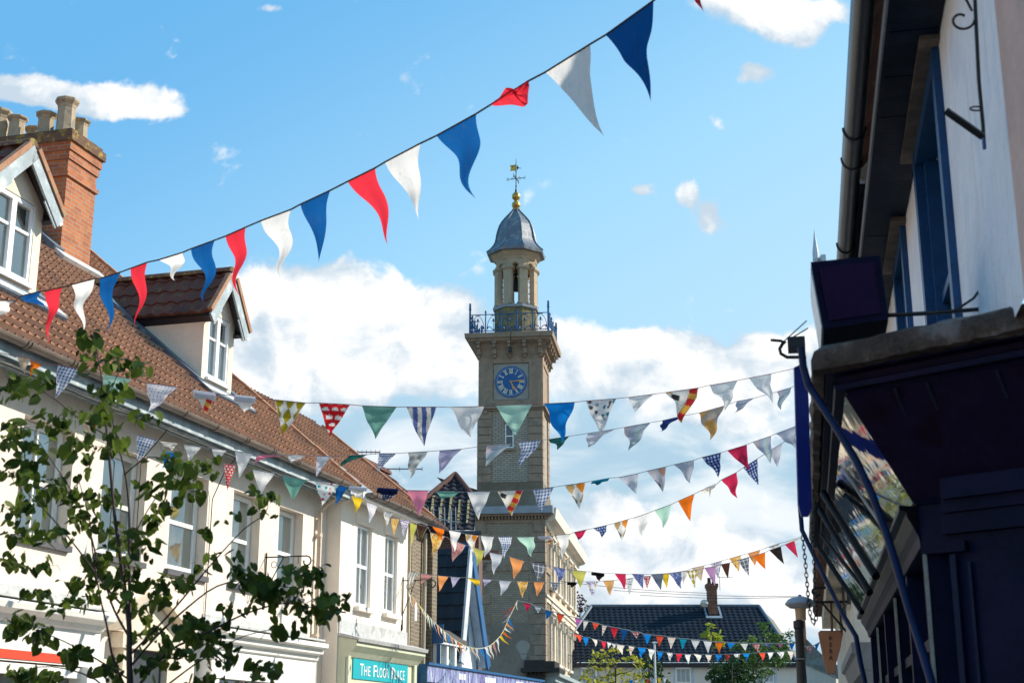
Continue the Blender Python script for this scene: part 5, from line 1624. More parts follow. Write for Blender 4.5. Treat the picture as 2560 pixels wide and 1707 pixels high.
# stepped bargeboards / dentil blocks seen right of the arm
# hanging sign with letters
ks = thing('tapered_sign', 'tapering terracotta hanging sign with dark letters down its face', 'sign', at(2075, 1680, 25))
Ys = 25
mb = MB()
q = [(2047, 1582), (2052, 1577), (2100, 1577), (2106, 1584), (2100, 1620), (2090, 1656), (2085, 1682), (2071, 1682), (2060, 1650)]
A = [at(px, py, Ys) for px, py in q]; o_ = Vector((0, .06, 0)); addloft(mb, A, [p + o_ for p in A])
mb.build('sign_board', M('terracotta_sign', (.50, .22, .12), .6, .1, 3, .05), ks)
q2 = [(2076 + (x - 2076) * 1.04, 1628 + (y - 1628) * 1.03) for x, y in q]
A2 = [at(px, py, Ys + .02) for px, py in q2]; mb = MB(); addloft(mb, A2, [p + Vector((0, .02, 0)) for p in A2]); mb.build('rim', M('rust_rim', (.30, .12, .06), .6), ks)
SFm = Frame((0, Ys - .004, 0), (1, 0, 0), (0, -1, 0))
for i, chx in enumerate('KEBA'):
    p = at(2077, 1594 + i * 16.5, Ys); textpart('lettering', chx, SFm, p.x, p.z - .035, .105, M('ink', (.02, .02, .03), .6, .0, 1, 0), ks)
mb = MB(); mb.tube([at(2074, 1408, Ys), at(2080, 1577, Ys)], .022, 8); mb.build('hanger', M('rusty_rod', (.16, .08, .05), .6), ks)
for (y, s_, lab) in ((1465, 1, 'upper scroll ended iron bracket beside the chain on the right'), (1505, 0, 'lower straight iron bracket with a diagonal stay behind the lamp head on the right')):
    mb = MB()
    if s_:
        mb.tube([at(2110, y, 23), at(2045, y + 4, 23)] + [at(2045 - 14 * math.sin(t), y + 13 - 9 * math.cos(t), 23) for t in [i * math.pi / 7 for i in range(1, 9)]], .022, 7)
        mb.tube([at(2048, y + 5, 23), at(2049, y + 22, 23)], .008, 5)
    else:
        mb.tube([at(2110, y - 2, 23), at(2030, y, 23)], .02, 7); mb.tube([at(2055, y + 1, 23), at(2118, y + 75, 23)], .018, 7)
    b_ = mb.build('sign_bracket', ironm, smooth=True); tag(b_, lab, 'bracket', 'iron sign brackets')
bk = MB(); bk.box(0, 0, 0, 0, 0, 0)
# lamp post
lp = thing('street_lamp', 'black street lamp post with flat grey saucer head', 'street lamp', (at(2006, 1700, 23).x, 23, 0))
Yl = 23
b0 = at(2002, 1540, Yl)
lx_ = at(2006, 1707, Yl).x; top = at(1996, 1548, Yl)
mb = MB(Frame((0, 0, 0), (1, 0, 0), (0, 1, 0)))
px2m = (at(2001, 1600, Yl) - at(2000, 1600, Yl)).x
xs_ = at(1999, 1600, Yl).x
mb.lathe([(12.5 * px2m, 0), (12.5 * px2m, at(2000, 1690, Yl).z), (11.5 * px2m, at(2000, 1652, Yl).z), (13 * px2m, at(2000, 1650, Yl).z), (13 * px2m, at(2000, 1643, Yl).z), (11 * px2m, at(2000, 1641, Yl).z), (11 * px2m, at(2000, 1572, Yl).z), (13.5 * px2m, at(2000, 1569, Yl).z), (13.5 * px2m, at(2000, 1552, Yl).z), (6 * px2m, at(2000, 1549, Yl).z)], xs_, Yl, 20)
mb.build('post', M('lamp_black', (.02, .02, .022), .4, .2, 3, .05), lp, smooth=True)
mb = MB(); mb.lathe([(11.3 * px2m, at(2000, 1569, Yl).z), (11.6 * px2m, at(2000, 1566, Yl).z + .03), (11.3 * px2m, at(2000, 1560, Yl).z)], xs_, Yl, 20); mb.lathe([(13.6 * px2m, at(2000, 1648, Yl).z), (13.6 * px2m, at(2000, 1645, Yl).z)], xs_, Yl, 20)
mb.build('bands', M('worn_band', (.3, .29, .26), .5), lp)
hx = at(2000, 1505, Yl).x
mb = MB(); mb.lathe([(13 * px2m, at(0, 1549, Yl).z), (13 * px2m, at(0, 1530, Yl).z), (15 * px2m, at(0, 1518, Yl).z)], hx, Yl, 20); mb.build('neck', M('amber_lens', (.45, .30, .18), .3), lp, smooth=True)
mb = MB(); mb.lathe([(6 * px2m, at(0, 1521, Yl).z), (26 * px2m, at(0, 1519, Yl).z), (37 * px2m, at(0, 1511, Yl).z), (38 * px2m, at(0, 1508, Yl).z), (30 * px2m, at(0, 1498, Yl).z), (18 * px2m, at(0, 1492.5, Yl).z), (5 * px2m, at(0, 1491, Yl).z), (4.5 * px2m, at(0, 1487, Yl).z), (1 * px2m, at(0, 1485, Yl).z)], hx, Yl, 36)
mb.build('lamp_head', M('grey_saucer', (.30, .31, .34), .45, .15), lp, smooth=True)

# church spire in the distance
sp = thing('church_spire', 'slender pale grey church spire tip far behind the plum box sign', 'spire', at(2040, 660, 160))
Yp = 160
sx = at(2037, 600, Yp).x; pm = (at(2001, 600, Yp) - at(2000, 600, Yp)).x
mb = MB(); mb.lathe([(6.5 * pm, 0), (6.5 * pm, at(0, 652, Yp).z), (8 * pm, at(0, 650, Yp).z), (8 * pm, at(0, 633, Yp).z), (.25 * pm, at(0, 574, Yp).z)], sx, Yp, 8, rot=.5); mb.build('spire', M('pale_lead_spire', (.55, .57, .60), .6, .1, .5), sp)
mb = MB(); mb.lathe([(8.3 * pm, at(0, 651, Yp).z), (8.3 * pm, at(0, 648, Yp).z)], sx, Yp, 8, rot=.5)
mb.box(sx + 9 * pm, sx + 20 * pm, Yp - 1, Yp + 1, at(0, 670, Yp).z, at(0, 643, Yp).z); mb.build('parapet', M('grey_parapet', (.5, .52, .55), .7), sp)

# ------------------------------------------------------------------ far end: long dark tiled house
Ye = 84
fe = thing('long_dark_roofed_house', 'long white house with dark blue black tiled roof closing the street', 'house', (at(1700, 1700, Ye).x, Ye, 0))
def ex_(px, Y=Ye, py=1650): return at(px, py, Y).x
zE = at(1700, 1655, Ye).z; Yr = Ye + 5.5; zR = at(1700, 1516, Yr).z
XL, XRr = at(1425, 1655, Ye).x, at(2085, 1655, Ye).x
xl, xr = at(1478, 1516, Yr).x, at(1897, 1516, Yr).x
sle = math.atan2(zR - zE, 5.8); Hs = (zR - zE) / math.sin(sle)
fre = Frame((XL, Ye - .3, zE), (1, 0, 0), (0, -math.sin(sle), math.cos(sle)), (0, math.cos(sle), math.sin(sle)))
Le = XRr - XL
rgt = at(1990, 1655, Ye).x - XL
def clipe(a, c):
    t = c / Hs; return (xl - XL) * t - 1.0 * (1 - t) <= a <= rgt + (xr - XL - rgt) * t
mb = MB(fre); tiles(mb, Le, Hs, .33, .36, 1, .05, .03, 'pan', seg=4, clip=clipe); re_ = mb.build('roof', slateblue, fe, smooth=True)
mb = MB(fre); mb.tube([fre.P(xl - XL, .05, Hs), fre.P(xr - XL, .05, Hs)], .11, 8); mb.tube([fre.P(rgt, .03, 0), fre.P(xr - XL, .05, Hs)], .11, 8); mb.tube([fre.P(-1, .03, 0), fre.P(xl - XL, .05, Hs)], .11, 8); mb.build('ridge', M('blue_grey_ridge', (.10, .14, .19), .6, .2), re_, smooth=True)
# right hip, lichened
hipm = tilemat('lichened_tile', (.16, .15, .12), (.22, .20, .16), (.12, .12, .10), (.30, .28, .2), .4)
mb = MB(); A_ = fre.P(rgt, 0, 0); B_ = fre.P(xr - XL, 0, Hs); C_ = Vector((xr + 2.5, Yr + 9, zR - .1)); D_ = Vector((XRr + 1.5, Yr + 9, zE)); 
for q in (A_, B_, C_, D_): mb.v.append(q); mb.l.append((q.y * 3, q.z * 3, 0))
mb.face((0, 3, 2, 1)); mb.build('side_slope', hipm, re_)
EF = Frame((XL, Ye, 0), (1, 0, 0), (0, -1, 0))
ewin = []
for px in (1452, 1600, 1688, 1790, 1895):
    a = ex_(px) - XL; ewin.append((a, a + .9, at(0, 1740, Ye).z, at(0, 1668, Ye).z))
mb = MB(EF); wall(mb, -1, rgt + .0, 0, zE - .12, ewin, .15); mb.poly([(rgt, 0, 0), (rgt + 1.5, -14, 0), (rgt + 1.5, -14, zE), (rgt, 0, zE)]); mb.build('wall', M('far_white_wall', (.66, .62, .55), .85, .06, .6, .1), fe)
for h in ewin:
    o_ = sash(EF, fe, h[0] + .02, h[1] - .02, h[2], h[3] - .02, -.02, whitepaint, M('net_curtain', (.40, .44, .46), .5, .25, 1.5), fw=.07, bars=2)
    q = MB(EF); q.box(h[0] - .12, h[0], .002, .03, h[2] - .1, h[3] + .1); q.box(h[1], h[1] + .12, .002, .03, h[2] - .1, h[3] + .1); q.build('window_surround', M('pale_blue_trim', (.45, .55, .65), .6), o_)
mb = MB(EF); mb.box(-1, rgt + .1, .003, .3, zE - .28, zE - .03); mb.build('gutter', ironm, fe)
cx_ = at(1780, 1500, Yr - .6).x; cpm = .0242
mb = MB(); hw = 11.5 * cpm; zt_c = at(0, 1462, Yr).z; Yc = Yr - .6
mb.box(cx_ - hw, cx_ + hw, Yc - .35, Yc + .35, zR - 1.6, zt_c - .35); mb.box(cx_ - hw * 1.15, cx_ + hw * 1.15, Yc - .4, Yc + .4, zt_c - .35, zt_c - .22); mb.box(cx_ - hw * 1.3, cx_ + hw * 1.3, Yc - .45, Yc + .45, zt_c - .22, zt_c)
co = mb.build('chimney', brick('far_brick', (.17, .06, .04), (.24, .10, .06), (.2, .17, .13), .3, .09, .01, .5), fe)
mb = MB()
for q in (-.14, .14): mb.lathe([(.12, zt_c), (.10, zt_c + .35), (.13, zt_c + .38)], cx_ + q, Yc, 10)
mb.build('chimney_pot', M('dark_pot', (.08, .05, .04), .8), co)
mb = MB(fre); ca_ = cx_ - XL; mb.box(ca_ - .5, ca_ + .5, .02, .09, Hs - 1.62, Hs - 1.36); mb.box(ca_ - .5, ca_ - .38, .02, .1, Hs - 1.36, Hs); mb.box(ca_ + .38, ca_ + .5, .02, .1, Hs - 1.36, Hs); mb.build('flashing', M('blue_grey_lead', (.22, .30, .36), .5), co)
mb = MB(); dcen = at(1761, 1508, Yr - 1.0)
mb.lathe([(.02, dcen.z - .26), (.18, dcen.z - .2), (.27, dcen.z), (.18, dcen.z + .2), (.02, dcen.z + .26)], dcen.x, dcen.y, 16); mb.tube([dcen, dcen + Vector((.3, .3, -.2))], .03); sd_ = mb.build('satellite_dish', M('dish_grey', (.55, .53, .48), .5), fe, smooth=True)
aerial(at(1800, 1475, Yr), at(1800, 1440, Yr).z - at(1800, 1475, Yr).z, 'small aerial beside the dark red chimney on the far roof', 6, .8, 0.05)
mb = MB(); 
for (x0_, y0_, x1_, y1_) in ((1535, 1475, 2010, 1490), (1600, 1487, 1990, 1492), (1400, 1452, 1770, 1482)):
    pts = []
    for i in range(9):
        u = i / 8; pts.append(at(x0_ + (x1_ - x0_) * u, y0_ + (y1_ - y0_) * u + 5 * math.sin(math.pi * u), 70))
    mb.tube(pts, .012, 5)
tag(mb.build('overhead_wires', ironm), 'thin telephone wires sagging across the sky above the dark roof', 'wires')
# lower house behind the lamp and small chimney
lh = thing('mossy_roofed_house', 'low mossy roofed house with orange brick chimney behind the lamp post', 'house', at(2040, 1700, 60))
Ym = 60
mb = MB(); q = [at(1925, 1512, Ym + 4), at(1960, 1525, Ym + 4), at(2090, 1640, Ym - 12), at(2005, 1640, Ym)]
q = [at(2010, 1590, Ym), at(2060, 1640, Ym - 6), at(2110, 1672, Ym - 14), at(2110, 1700, Ym - 14), at(2004, 1655, Ym)]
addloft(mb, q, [p + Vector((0, .3, 0)) for p in q]); mb.build('roof', hipm, lh)
mb = MB(); q = [at(2006, 1655, Ym), at(2090, 1690, Ym - 12), at(2090, 1790, Ym - 12), at(2006, 1850, Ym)]
addloft(mb, q, [p + Vector((.2, .3, 0)) for p in q]); mb.build('wall', palew, lh)
mb = MB(Frame(at(2007, 1640, Ym - 1), (1, 0, 0), (0, 1, 0))); c9 = (at(2001, 1600, Ym) - at(2000, 1600, Ym)).x
mb.box(-3 * c9, 11 * c9, 0, .6, 0, 100 * c9); mb.box(-5 * c9, 13 * c9, -.05, .65, 100 * c9, 116 * c9); mb.build('chimney', chim, lh)

# ------------------------------------------------------------------ trees
def rvec(rr): 
    while True:
        v_ = Vector((rr.uniform(-1, 1), rr.uniform(-1, 1), rr.uniform(-1, 1)))
        if v_.length <= 1: return v_


def leafshape(mb, c, d, n_, L, wd, fold=.25, heart=False):
    d = d.normalized(); s_ = d.cross(n_)
    if s_.length < 1e-3: s_ = Vector((1, 0, 0))
    s_.normalize(); nn = s_.cross(d).normalized()
    if heart: pr = [(0, .12), (.30, -.10), (.85, .0), (1.05, .38), (.85, .72), (.42, 1.0), (0, 1.18)]
    else: pr = [(0, 0), (.6, .2), (1, .5), (.6, .82), (0, 1.1)]
    mid = []; 
    def add(p): mb.v.append(p); mb.l.append(tuple(p)); return len(mb.v) - 1
    a = [add(c + s_ * x * wd / 2 + d * (y * L) + nn * (x * fold * wd / 2)) for x, y in pr]
    b = [a[0]] + [add(c - s_ * x * wd / 2 + d * (y * L) + nn * (x * fold * wd / 2)) for x, y in pr[1:-1]] + [a[-1]]
    mb.face(a); mb.face(b[::-1])


OV = 2560 / 2352
def sapling():
    t = thing('sapling', 'young street tree with round heart shaped leaves in front of the cream houses at left', 'tree', at(325, 1850, 9.0))
    mt = M('dark_bark', (.045, .028, .026), .7, .3, 12, .3)
    mb = MB()
    def br(pts, r0, r1, Y0=9.0, dY=0.0):
        P_ = []
        n = len(pts)
        for i, (x, y) in enumerate(pts): P_.append(at(x * OV, y * OV, Y0 + dY * i / max(1, n - 1)))
        # smooth
        Q_ = []
        for i in range(n - 1):
            for u in (0, .33, .66):
                a = P_[max(i - 1, 0)]; b = P_[i]; c = P_[i + 1]; d = P_[min(i + 2, n - 1)]
                Q_.append(.5 * ((2 * b) + (c - a) * u + (2 * a - 5 * b + 4 * c - d) * u * u + (3 * b - a - 3 * c + d) * u ** 3))
        Q_.append(P_[-1])
        mb.tube(Q_, r0, 7, r2=r1)
    g0 = at(325, 1900, 9.0); g0.z = 0
    mb.tube([Vector((g0.x, 9.0, -.05)), at(303 * OV, 1660 * OV, 9.0), at(299 * OV, 1568 * OV, 9.0)], .030, 9, r2=.021)
    br([(299, 1568), (297, 1500), (297, 1440), (291, 1385), (278, 1290), (263, 1180), (252, 1060), (240, 940), (232, 860), (215, 770)], .021, .003)
    br([(297, 1450), (298, 1380), (297, 1290), (297, 1180), (288, 1090), (262, 985), (255, 930)], .014, .003, 9.0, .3)
    br([(292, 1400), (245, 1350), (180, 1262), (120, 1190), (60, 1130)], .008, .0025, 9.0, -.4)
    br([(295, 1460), (262, 1400), (245, 1350), (225, 1300), (212, 1240), (190, 1180), (160, 1120), (120, 1060), (80, 1000)], .008, .0025, 9.0, .5)
    br([(300, 1600), (262, 1520), (246, 1440), (228, 1360), (212, 1260), (205, 1190), (180, 1100)], .008, .0025, 9.0, -.5)
    br([(300, 1530), (360, 1460), (430, 1395), (500, 1345), (580, 1330), (640, 1345), (700, 1350)], .008, .0025, 9.0, .5)
    br([(302, 1500), (380, 1420), (440, 1350), (490, 1290), (560, 1215), (610, 1178), (615, 1140)], .007, .002, 9.0, -.4)
    br([(299, 1600), (380, 1500), (470, 1455), (560, 1410), (650, 1385), (720, 1395), (770, 1385)], .009, .0025, 9.0, .3)
    br([(299, 1640), (400, 1560), (470, 1510), (560, 1460), (655, 1440)], .007, .002, 9.0, -.3)
    br([(298, 1640), (220, 1560), (120, 1530), (40, 1540)], .007, .002, 9.0, .4)
    br([(298, 1560), (200, 1500), (120, 1460), (30, 1430)], .006, .002, 9.0, -.3)
    br([(240, 950), (270, 860), (320, 815)], .004, .0015); br([(245, 1000), (180, 960), (100, 900), (20, 880)], .005, .0015, 9, .4); br([(285, 1090), (340, 1050), (400, 1060), (480, 1075)], .005, .0015, 9, -.3)
    br([(297, 1250), (340, 1170), (380, 1120), (430, 1110)], .005, .0015, 9, .3)
    mb0 = mb
    CL = [(205, 770, 22, 22, 7), (225, 820, 48, 38, 26), (308, 832, 30, 26, 14), (262, 815, 22, 30, 8), (250, 900, 40, 40, 24), (230, 955, 45, 30, 16),
          (25, 880, 45, 40, 22), (92, 880, 40, 35, 12), (125, 960, 55, 35, 20), (40, 975, 50, 30, 16), (15, 1010, 25, 25, 10),
          (100, 1030, 50, 25, 16), (180, 1015, 45, 30, 14), (250, 1020, 35, 35, 14), (320, 955, 45, 20, 10), (358, 965, 14, 18, 3),
          (40, 1080, 50, 30, 22), (110, 1110, 45, 30, 20), (50, 1160, 60, 36, 34), (160, 1120, 45, 30, 16), (200, 1065, 25, 30, 7),
          (400, 1060, 55, 26, 24), (470, 1070, 45, 22, 18), (430, 1112, 50, 30, 18), (350, 1120, 40, 28, 13), (385, 1160, 35, 18, 7),
          (50, 1220, 60, 28, 20), (130, 1222, 45, 28, 13), (190, 1180, 45, 40, 20), (240, 1140, 35, 40, 18), (270, 1230, 45, 40, 22),
          (575, 1100, 18, 35, 6), (615, 1138, 34, 16, 12), (590, 1170, 22, 10, 5), (632, 1186, 8, 10, 2), (512, 1196, 14, 12, 2), (475, 1215, 20, 10, 3), (545, 1185, 12, 12, 2),
          (30, 1290, 40, 22, 13), (110, 1290, 30, 18, 7), (185, 1338, 45, 16, 12), (220, 1300, 40, 36, 20), (290, 1300, 36, 40, 18), (335, 1250, 36, 36, 12), (350, 1195, 26, 28, 9),
          (370, 1350, 46, 46, 24), (430, 1330, 36, 30, 12), (482, 1285, 42, 22, 14), (545, 1270, 16, 34, 6), (562, 1322, 46, 32, 32), (620, 1350, 50, 42, 46), (698, 1308, 56, 24, 30), (710, 1340, 40, 14, 10),
          (690, 1382, 60, 36, 46), (742, 1406, 46, 20, 20), (766, 1376, 36, 28, 24), (540, 1400, 40, 26, 14), (655, 1446, 40, 18, 12), (480, 1460, 64, 44, 56), (500, 1505, 46, 32, 28), (600, 1535, 48, 22, 22),
          (430, 1440, 44, 36, 24), (400, 1500, 46, 36, 22), (350, 1450, 44, 36, 16), (335, 1530, 26, 26, 8), (95, 1362, 36, 18, 7), (130, 1390, 28, 20, 8), (195, 1370, 36, 20, 10), (228, 1298, 24, 16, 6),
          (40, 1432, 46, 30, 22), (95, 1452, 34, 30, 18), (175, 1492, 36, 22, 14), (60, 1548, 56, 22, 28), (115, 1555, 30, 16, 10), (250, 1540, 36, 20, 10), (268, 1515, 24, 16, 6), (315, 1400, 30, 22, 8), (275, 1360, 40, 40, 12), (460, 1560, 60, 20, 14), (620, 1580, 60, 16, 12), (215, 1585, 60, 20, 12)]
    mb = MB()
    rr = random.Random(11)
    for (cx, cy, rx, ry, n) in CL:
        Yc = 9.0 + rr.uniform(-.5, .5)
        for i in range(int(n * (1.6 if n < 26 and cx < 480 else 1.05))):
            for _ in range(20):
                u, v_ = rr.gauss(0, .5), rr.gauss(0, .5)
                if abs(u) < 1.15 and abs(v_) < 1.15: break
            p = at((cx + u * rx) * OV, (cy + v_ * ry) * OV, Yc + rr.uniform(-.22, .22))
            d = Vector((rr.uniform(-.7, .7), rr.uniform(-.8, .8), -rr.uniform(.1, 1)))
            nv = Vector((rr.uniform(-.8, .8), rr.uniform(-1, .6), rr.uniform(.0, 1)))
            sz = rr.choice((1.1, 1, .9, .8, .65, .5)) * rr.uniform(.052, .084)
            leafshape(mb, p, d, nv, sz, sz * rr.uniform(.8, 1.0), rr.uniform(-.1, .5), heart=True)
            if rr.random() < .35:
                c = at(cx * OV, cy * OV, Yc); mb0.tube([c.lerp(p, .1) + Vector((0, 0, -.02)), p], .0013, 4)
    mb0.build('trunk', mt, t, smooth=True)
    mb.build('foliage', leafmat('round_leaf', (.028, .052, .008), (.12, .175, .025), .45, .5), t)
    return t


sapling()


def tree(name, label, base, Y, clusters, leaf, n_leaf, mat, trunkpts=None, barkm=None, group=None, rtrunk=.06, seed=1, depth=1.6, kind='leaf', asp=.5, density=1.0):
    """clusters in picture pixels at depth Y: (px,py,rx,ry); limbs run from the stem to every clump"""
    b0 = at(base[0], 1850, Y); b0.z = 0
    t = thing(name, label, 'tree', b0, group)
    rr = random.Random(seed)
    pxm = (at(1001, 1600, Y) - at(1000, 1600, Y)).x
    mb = MB()
    top = at(base[0], base[1], Y)
    mb.tube([b0, b0.lerp(top, .5) + Vector((rr.uniform(-.1, .1), 0, 0)), top], rtrunk, 8, r2=rtrunk * .35)
    lf = MB()
    for (cx, cy, rx, ry) in clusters:
        c = at(cx, cy, Y + rr.uniform(-depth, depth) * .5)
        st = b0.lerp(top, rr.uniform(.45, .95))
        mid = st.lerp(c, .5) + Vector((rr.uniform(-.1, .1), rr.uniform(-.1, .1), -.08))
        mb.tube([st, mid, c], rtrunk * .35, 5, r2=rtrunk * .08)
        for j in range(3):
            v_ = rvec(rr); e = c + Vector((v_.x * rx * pxm, v_.y * rx * pxm, v_.z * ry * pxm)); mb.tube([c, e], rtrunk * .08, 4, r2=rtrunk * .03)
        n = int(n_leaf * rx * ry / 400 * density)
        for i in range(n):
            v_ = rvec(rr) * rr.uniform(.6, 1.15)
            p = c + Vector((v_.x * rx * pxm, v_.y * min(depth, rx * pxm), v_.z * ry * pxm))
            sz = leaf * rr.uniform(.6, 1.3)
            leafshape(lf, p, Vector((rr.uniform(-1, 1), rr.uniform(-1, 1), rr.uniform(-1, .3))), Vector((rr.uniform(-1, 1), rr.uniform(-1, 1), rr.uniform(-.2, 1))), sz, sz * asp, .2)
    mb.build('trunk', barkm or M('grey_bark', (.07, .055, .045), .8, .3, 8, .3), t, smooth=True)
    lf.build('crown', mat, t)
    return t


yel = leafmat('yellow_green_leaf', (.30, .33, .03), (.50, .46, .06), .4)
grn = leafmat('fresh_green_leaf', (.045, .11, .02), (.12, .20, .04), .35)
dgr = leafmat('dark_green_leaf', (.015, .045, .015), (.04, .09, .02), .25)
pur = leafmat('purple_leaf', (.06, .028, .035), (.10, .05, .05), .2)
rr = random.Random(4)
tree('yellow_tree', 'wispy yellow green tree low in front of the far white house', (1540, 1640), 52,
     [(1500, 1633, 26, 13), (1540, 1622, 26, 10), (1520, 1650, 36, 12), (1575, 1645, 28, 11), (1602, 1658, 22, 10), (1480, 1672, 28, 12), (1540, 1680, 40, 14), (1600, 1688, 28, 11), (1500, 1700, 50, 14), (1462, 1690, 16, 12), (1580, 1705, 60, 14), (1478, 1650, 14, 8), (1500, 1745, 60, 28), (1590, 1750, 60, 28), (1660, 1745, 40, 28), (1540, 1800, 80, 28), (1450, 1765, 40, 28), (1640, 1800, 60, 24)], .17, 42, yel, rtrunk=.05, seed=3)
tree('dark_tree', 'dark green tree behind the yellow one left of the white post', (1622, 1640), 56, [(1622, 1650, 20, 22), (1640, 1675, 24, 24), (1612, 1690, 26, 20), (1655, 1700, 26, 20)], .16, 60, dgr, seed=5)
tree('leaning_green_tree', 'feathery green tree with a yellow tip in front of the dark roof and lamp post', (1880, 1600), 44,
     [(1912, 1562, 18, 14), (1930, 1590, 34, 16), (1880, 1598, 30, 12), (1850, 1615, 26, 14), (1955, 1610, 30, 16), (1910, 1620, 40, 18), (1975, 1585, 20, 14), (1895, 1650, 36, 20), (1940, 1650, 34, 20), (1905, 1680, 30, 16), (1960, 1640, 20, 16), (1870, 1640, 30, 18)], .15, 62, grn, seed=6, asp=.4)
tree('rounded_green_tree', 'dense round green tree below the feathery one', (1830, 1660), 42, [(1830, 1665, 40, 24), (1800, 1690, 40, 26), (1860, 1690, 50, 26), (1790, 1672, 22, 16), (1850, 1650, 30, 16), (1835, 1710, 70, 20)], .13, 95, dgr, seed=8)
tree('slim_yellow_tree', 'slim young tree with a bright yellow green tip below the far chimney', (1778, 1575), 48, [(1778, 1563, 9, 10), (1772, 1585, 16, 12), (1790, 1592, 14, 14), (1798, 1608, 12, 10)], .17, 80, leafmat('lime_leaf', (.25, .32, .03), (.42, .44, .06), .4), seed=9, rtrunk=.04)
tree('purple_tree', 'purple leaved tree between the town hall wing and the dark roof', (1450, 1500), 112, [(1440, 1490, 14, 14), (1455, 1500, 16, 14), (1445, 1520, 20, 16), (1465, 1518, 12, 12), (1432, 1540, 12, 20)], .26, 70, pur, seed=10, rtrunk=.12, depth=2)
wp = MB(); wp.lathe([(.04, 0), (.035, at(0, 1604, 50).z), (.02, at(0, 1603, 50).z)], at(1637, 1650, 50).x, 50, 10); wp.tube([at(1630, 1605, 50), at(1644, 1605, 50)], .03, 6)
tag(wp.build('white_post', whitepaint, smooth=True), 'slim white post standing among the far trees', 'post')
# ------------------------------------------------------------------ bunting
def hx(h):
    h = h.lstrip('#'); r_ = [int(h[i:i + 2], 16) / 255 for i in (0, 2, 4)]
    return tuple(((c + .055) / 1.055) ** 2.4 if c > .04 else c / 12.92 for c in r_)


COL = {'red': '#ee3444', 'white': '#f0eeea', 'blue': '#085a9e', 'sky': '#0a86d8', 'cream': '#efe8da', 'mint': '#b4dcc8', 'sage': '#6fa596', 'teal': '#15a0b8', 'green': '#2b6b62',
       'pink': '#e88aa4', 'orange': '#f07818', 'peach': '#f0a060', 'tan': '#dca868', 'yellow': '#f0c828', 'olive': '#c4c060', 'crimson': '#c82850', 'navy': '#27407e', 'slate': '#5f6d82',
       'grey': '#b9bcc8', 'lilac': '#b9b2d0', 'mauve': '#b88ab8', 'brown': '#4a2c22', 'black': '#221d18', 'silver': '#cfd2da', 'beige': '#cbb59a', 'magenta': '#c86ab0', 'coral': '#f05838'}
COL = {k_: hx(v_) for k_, v_ in COL.items()}


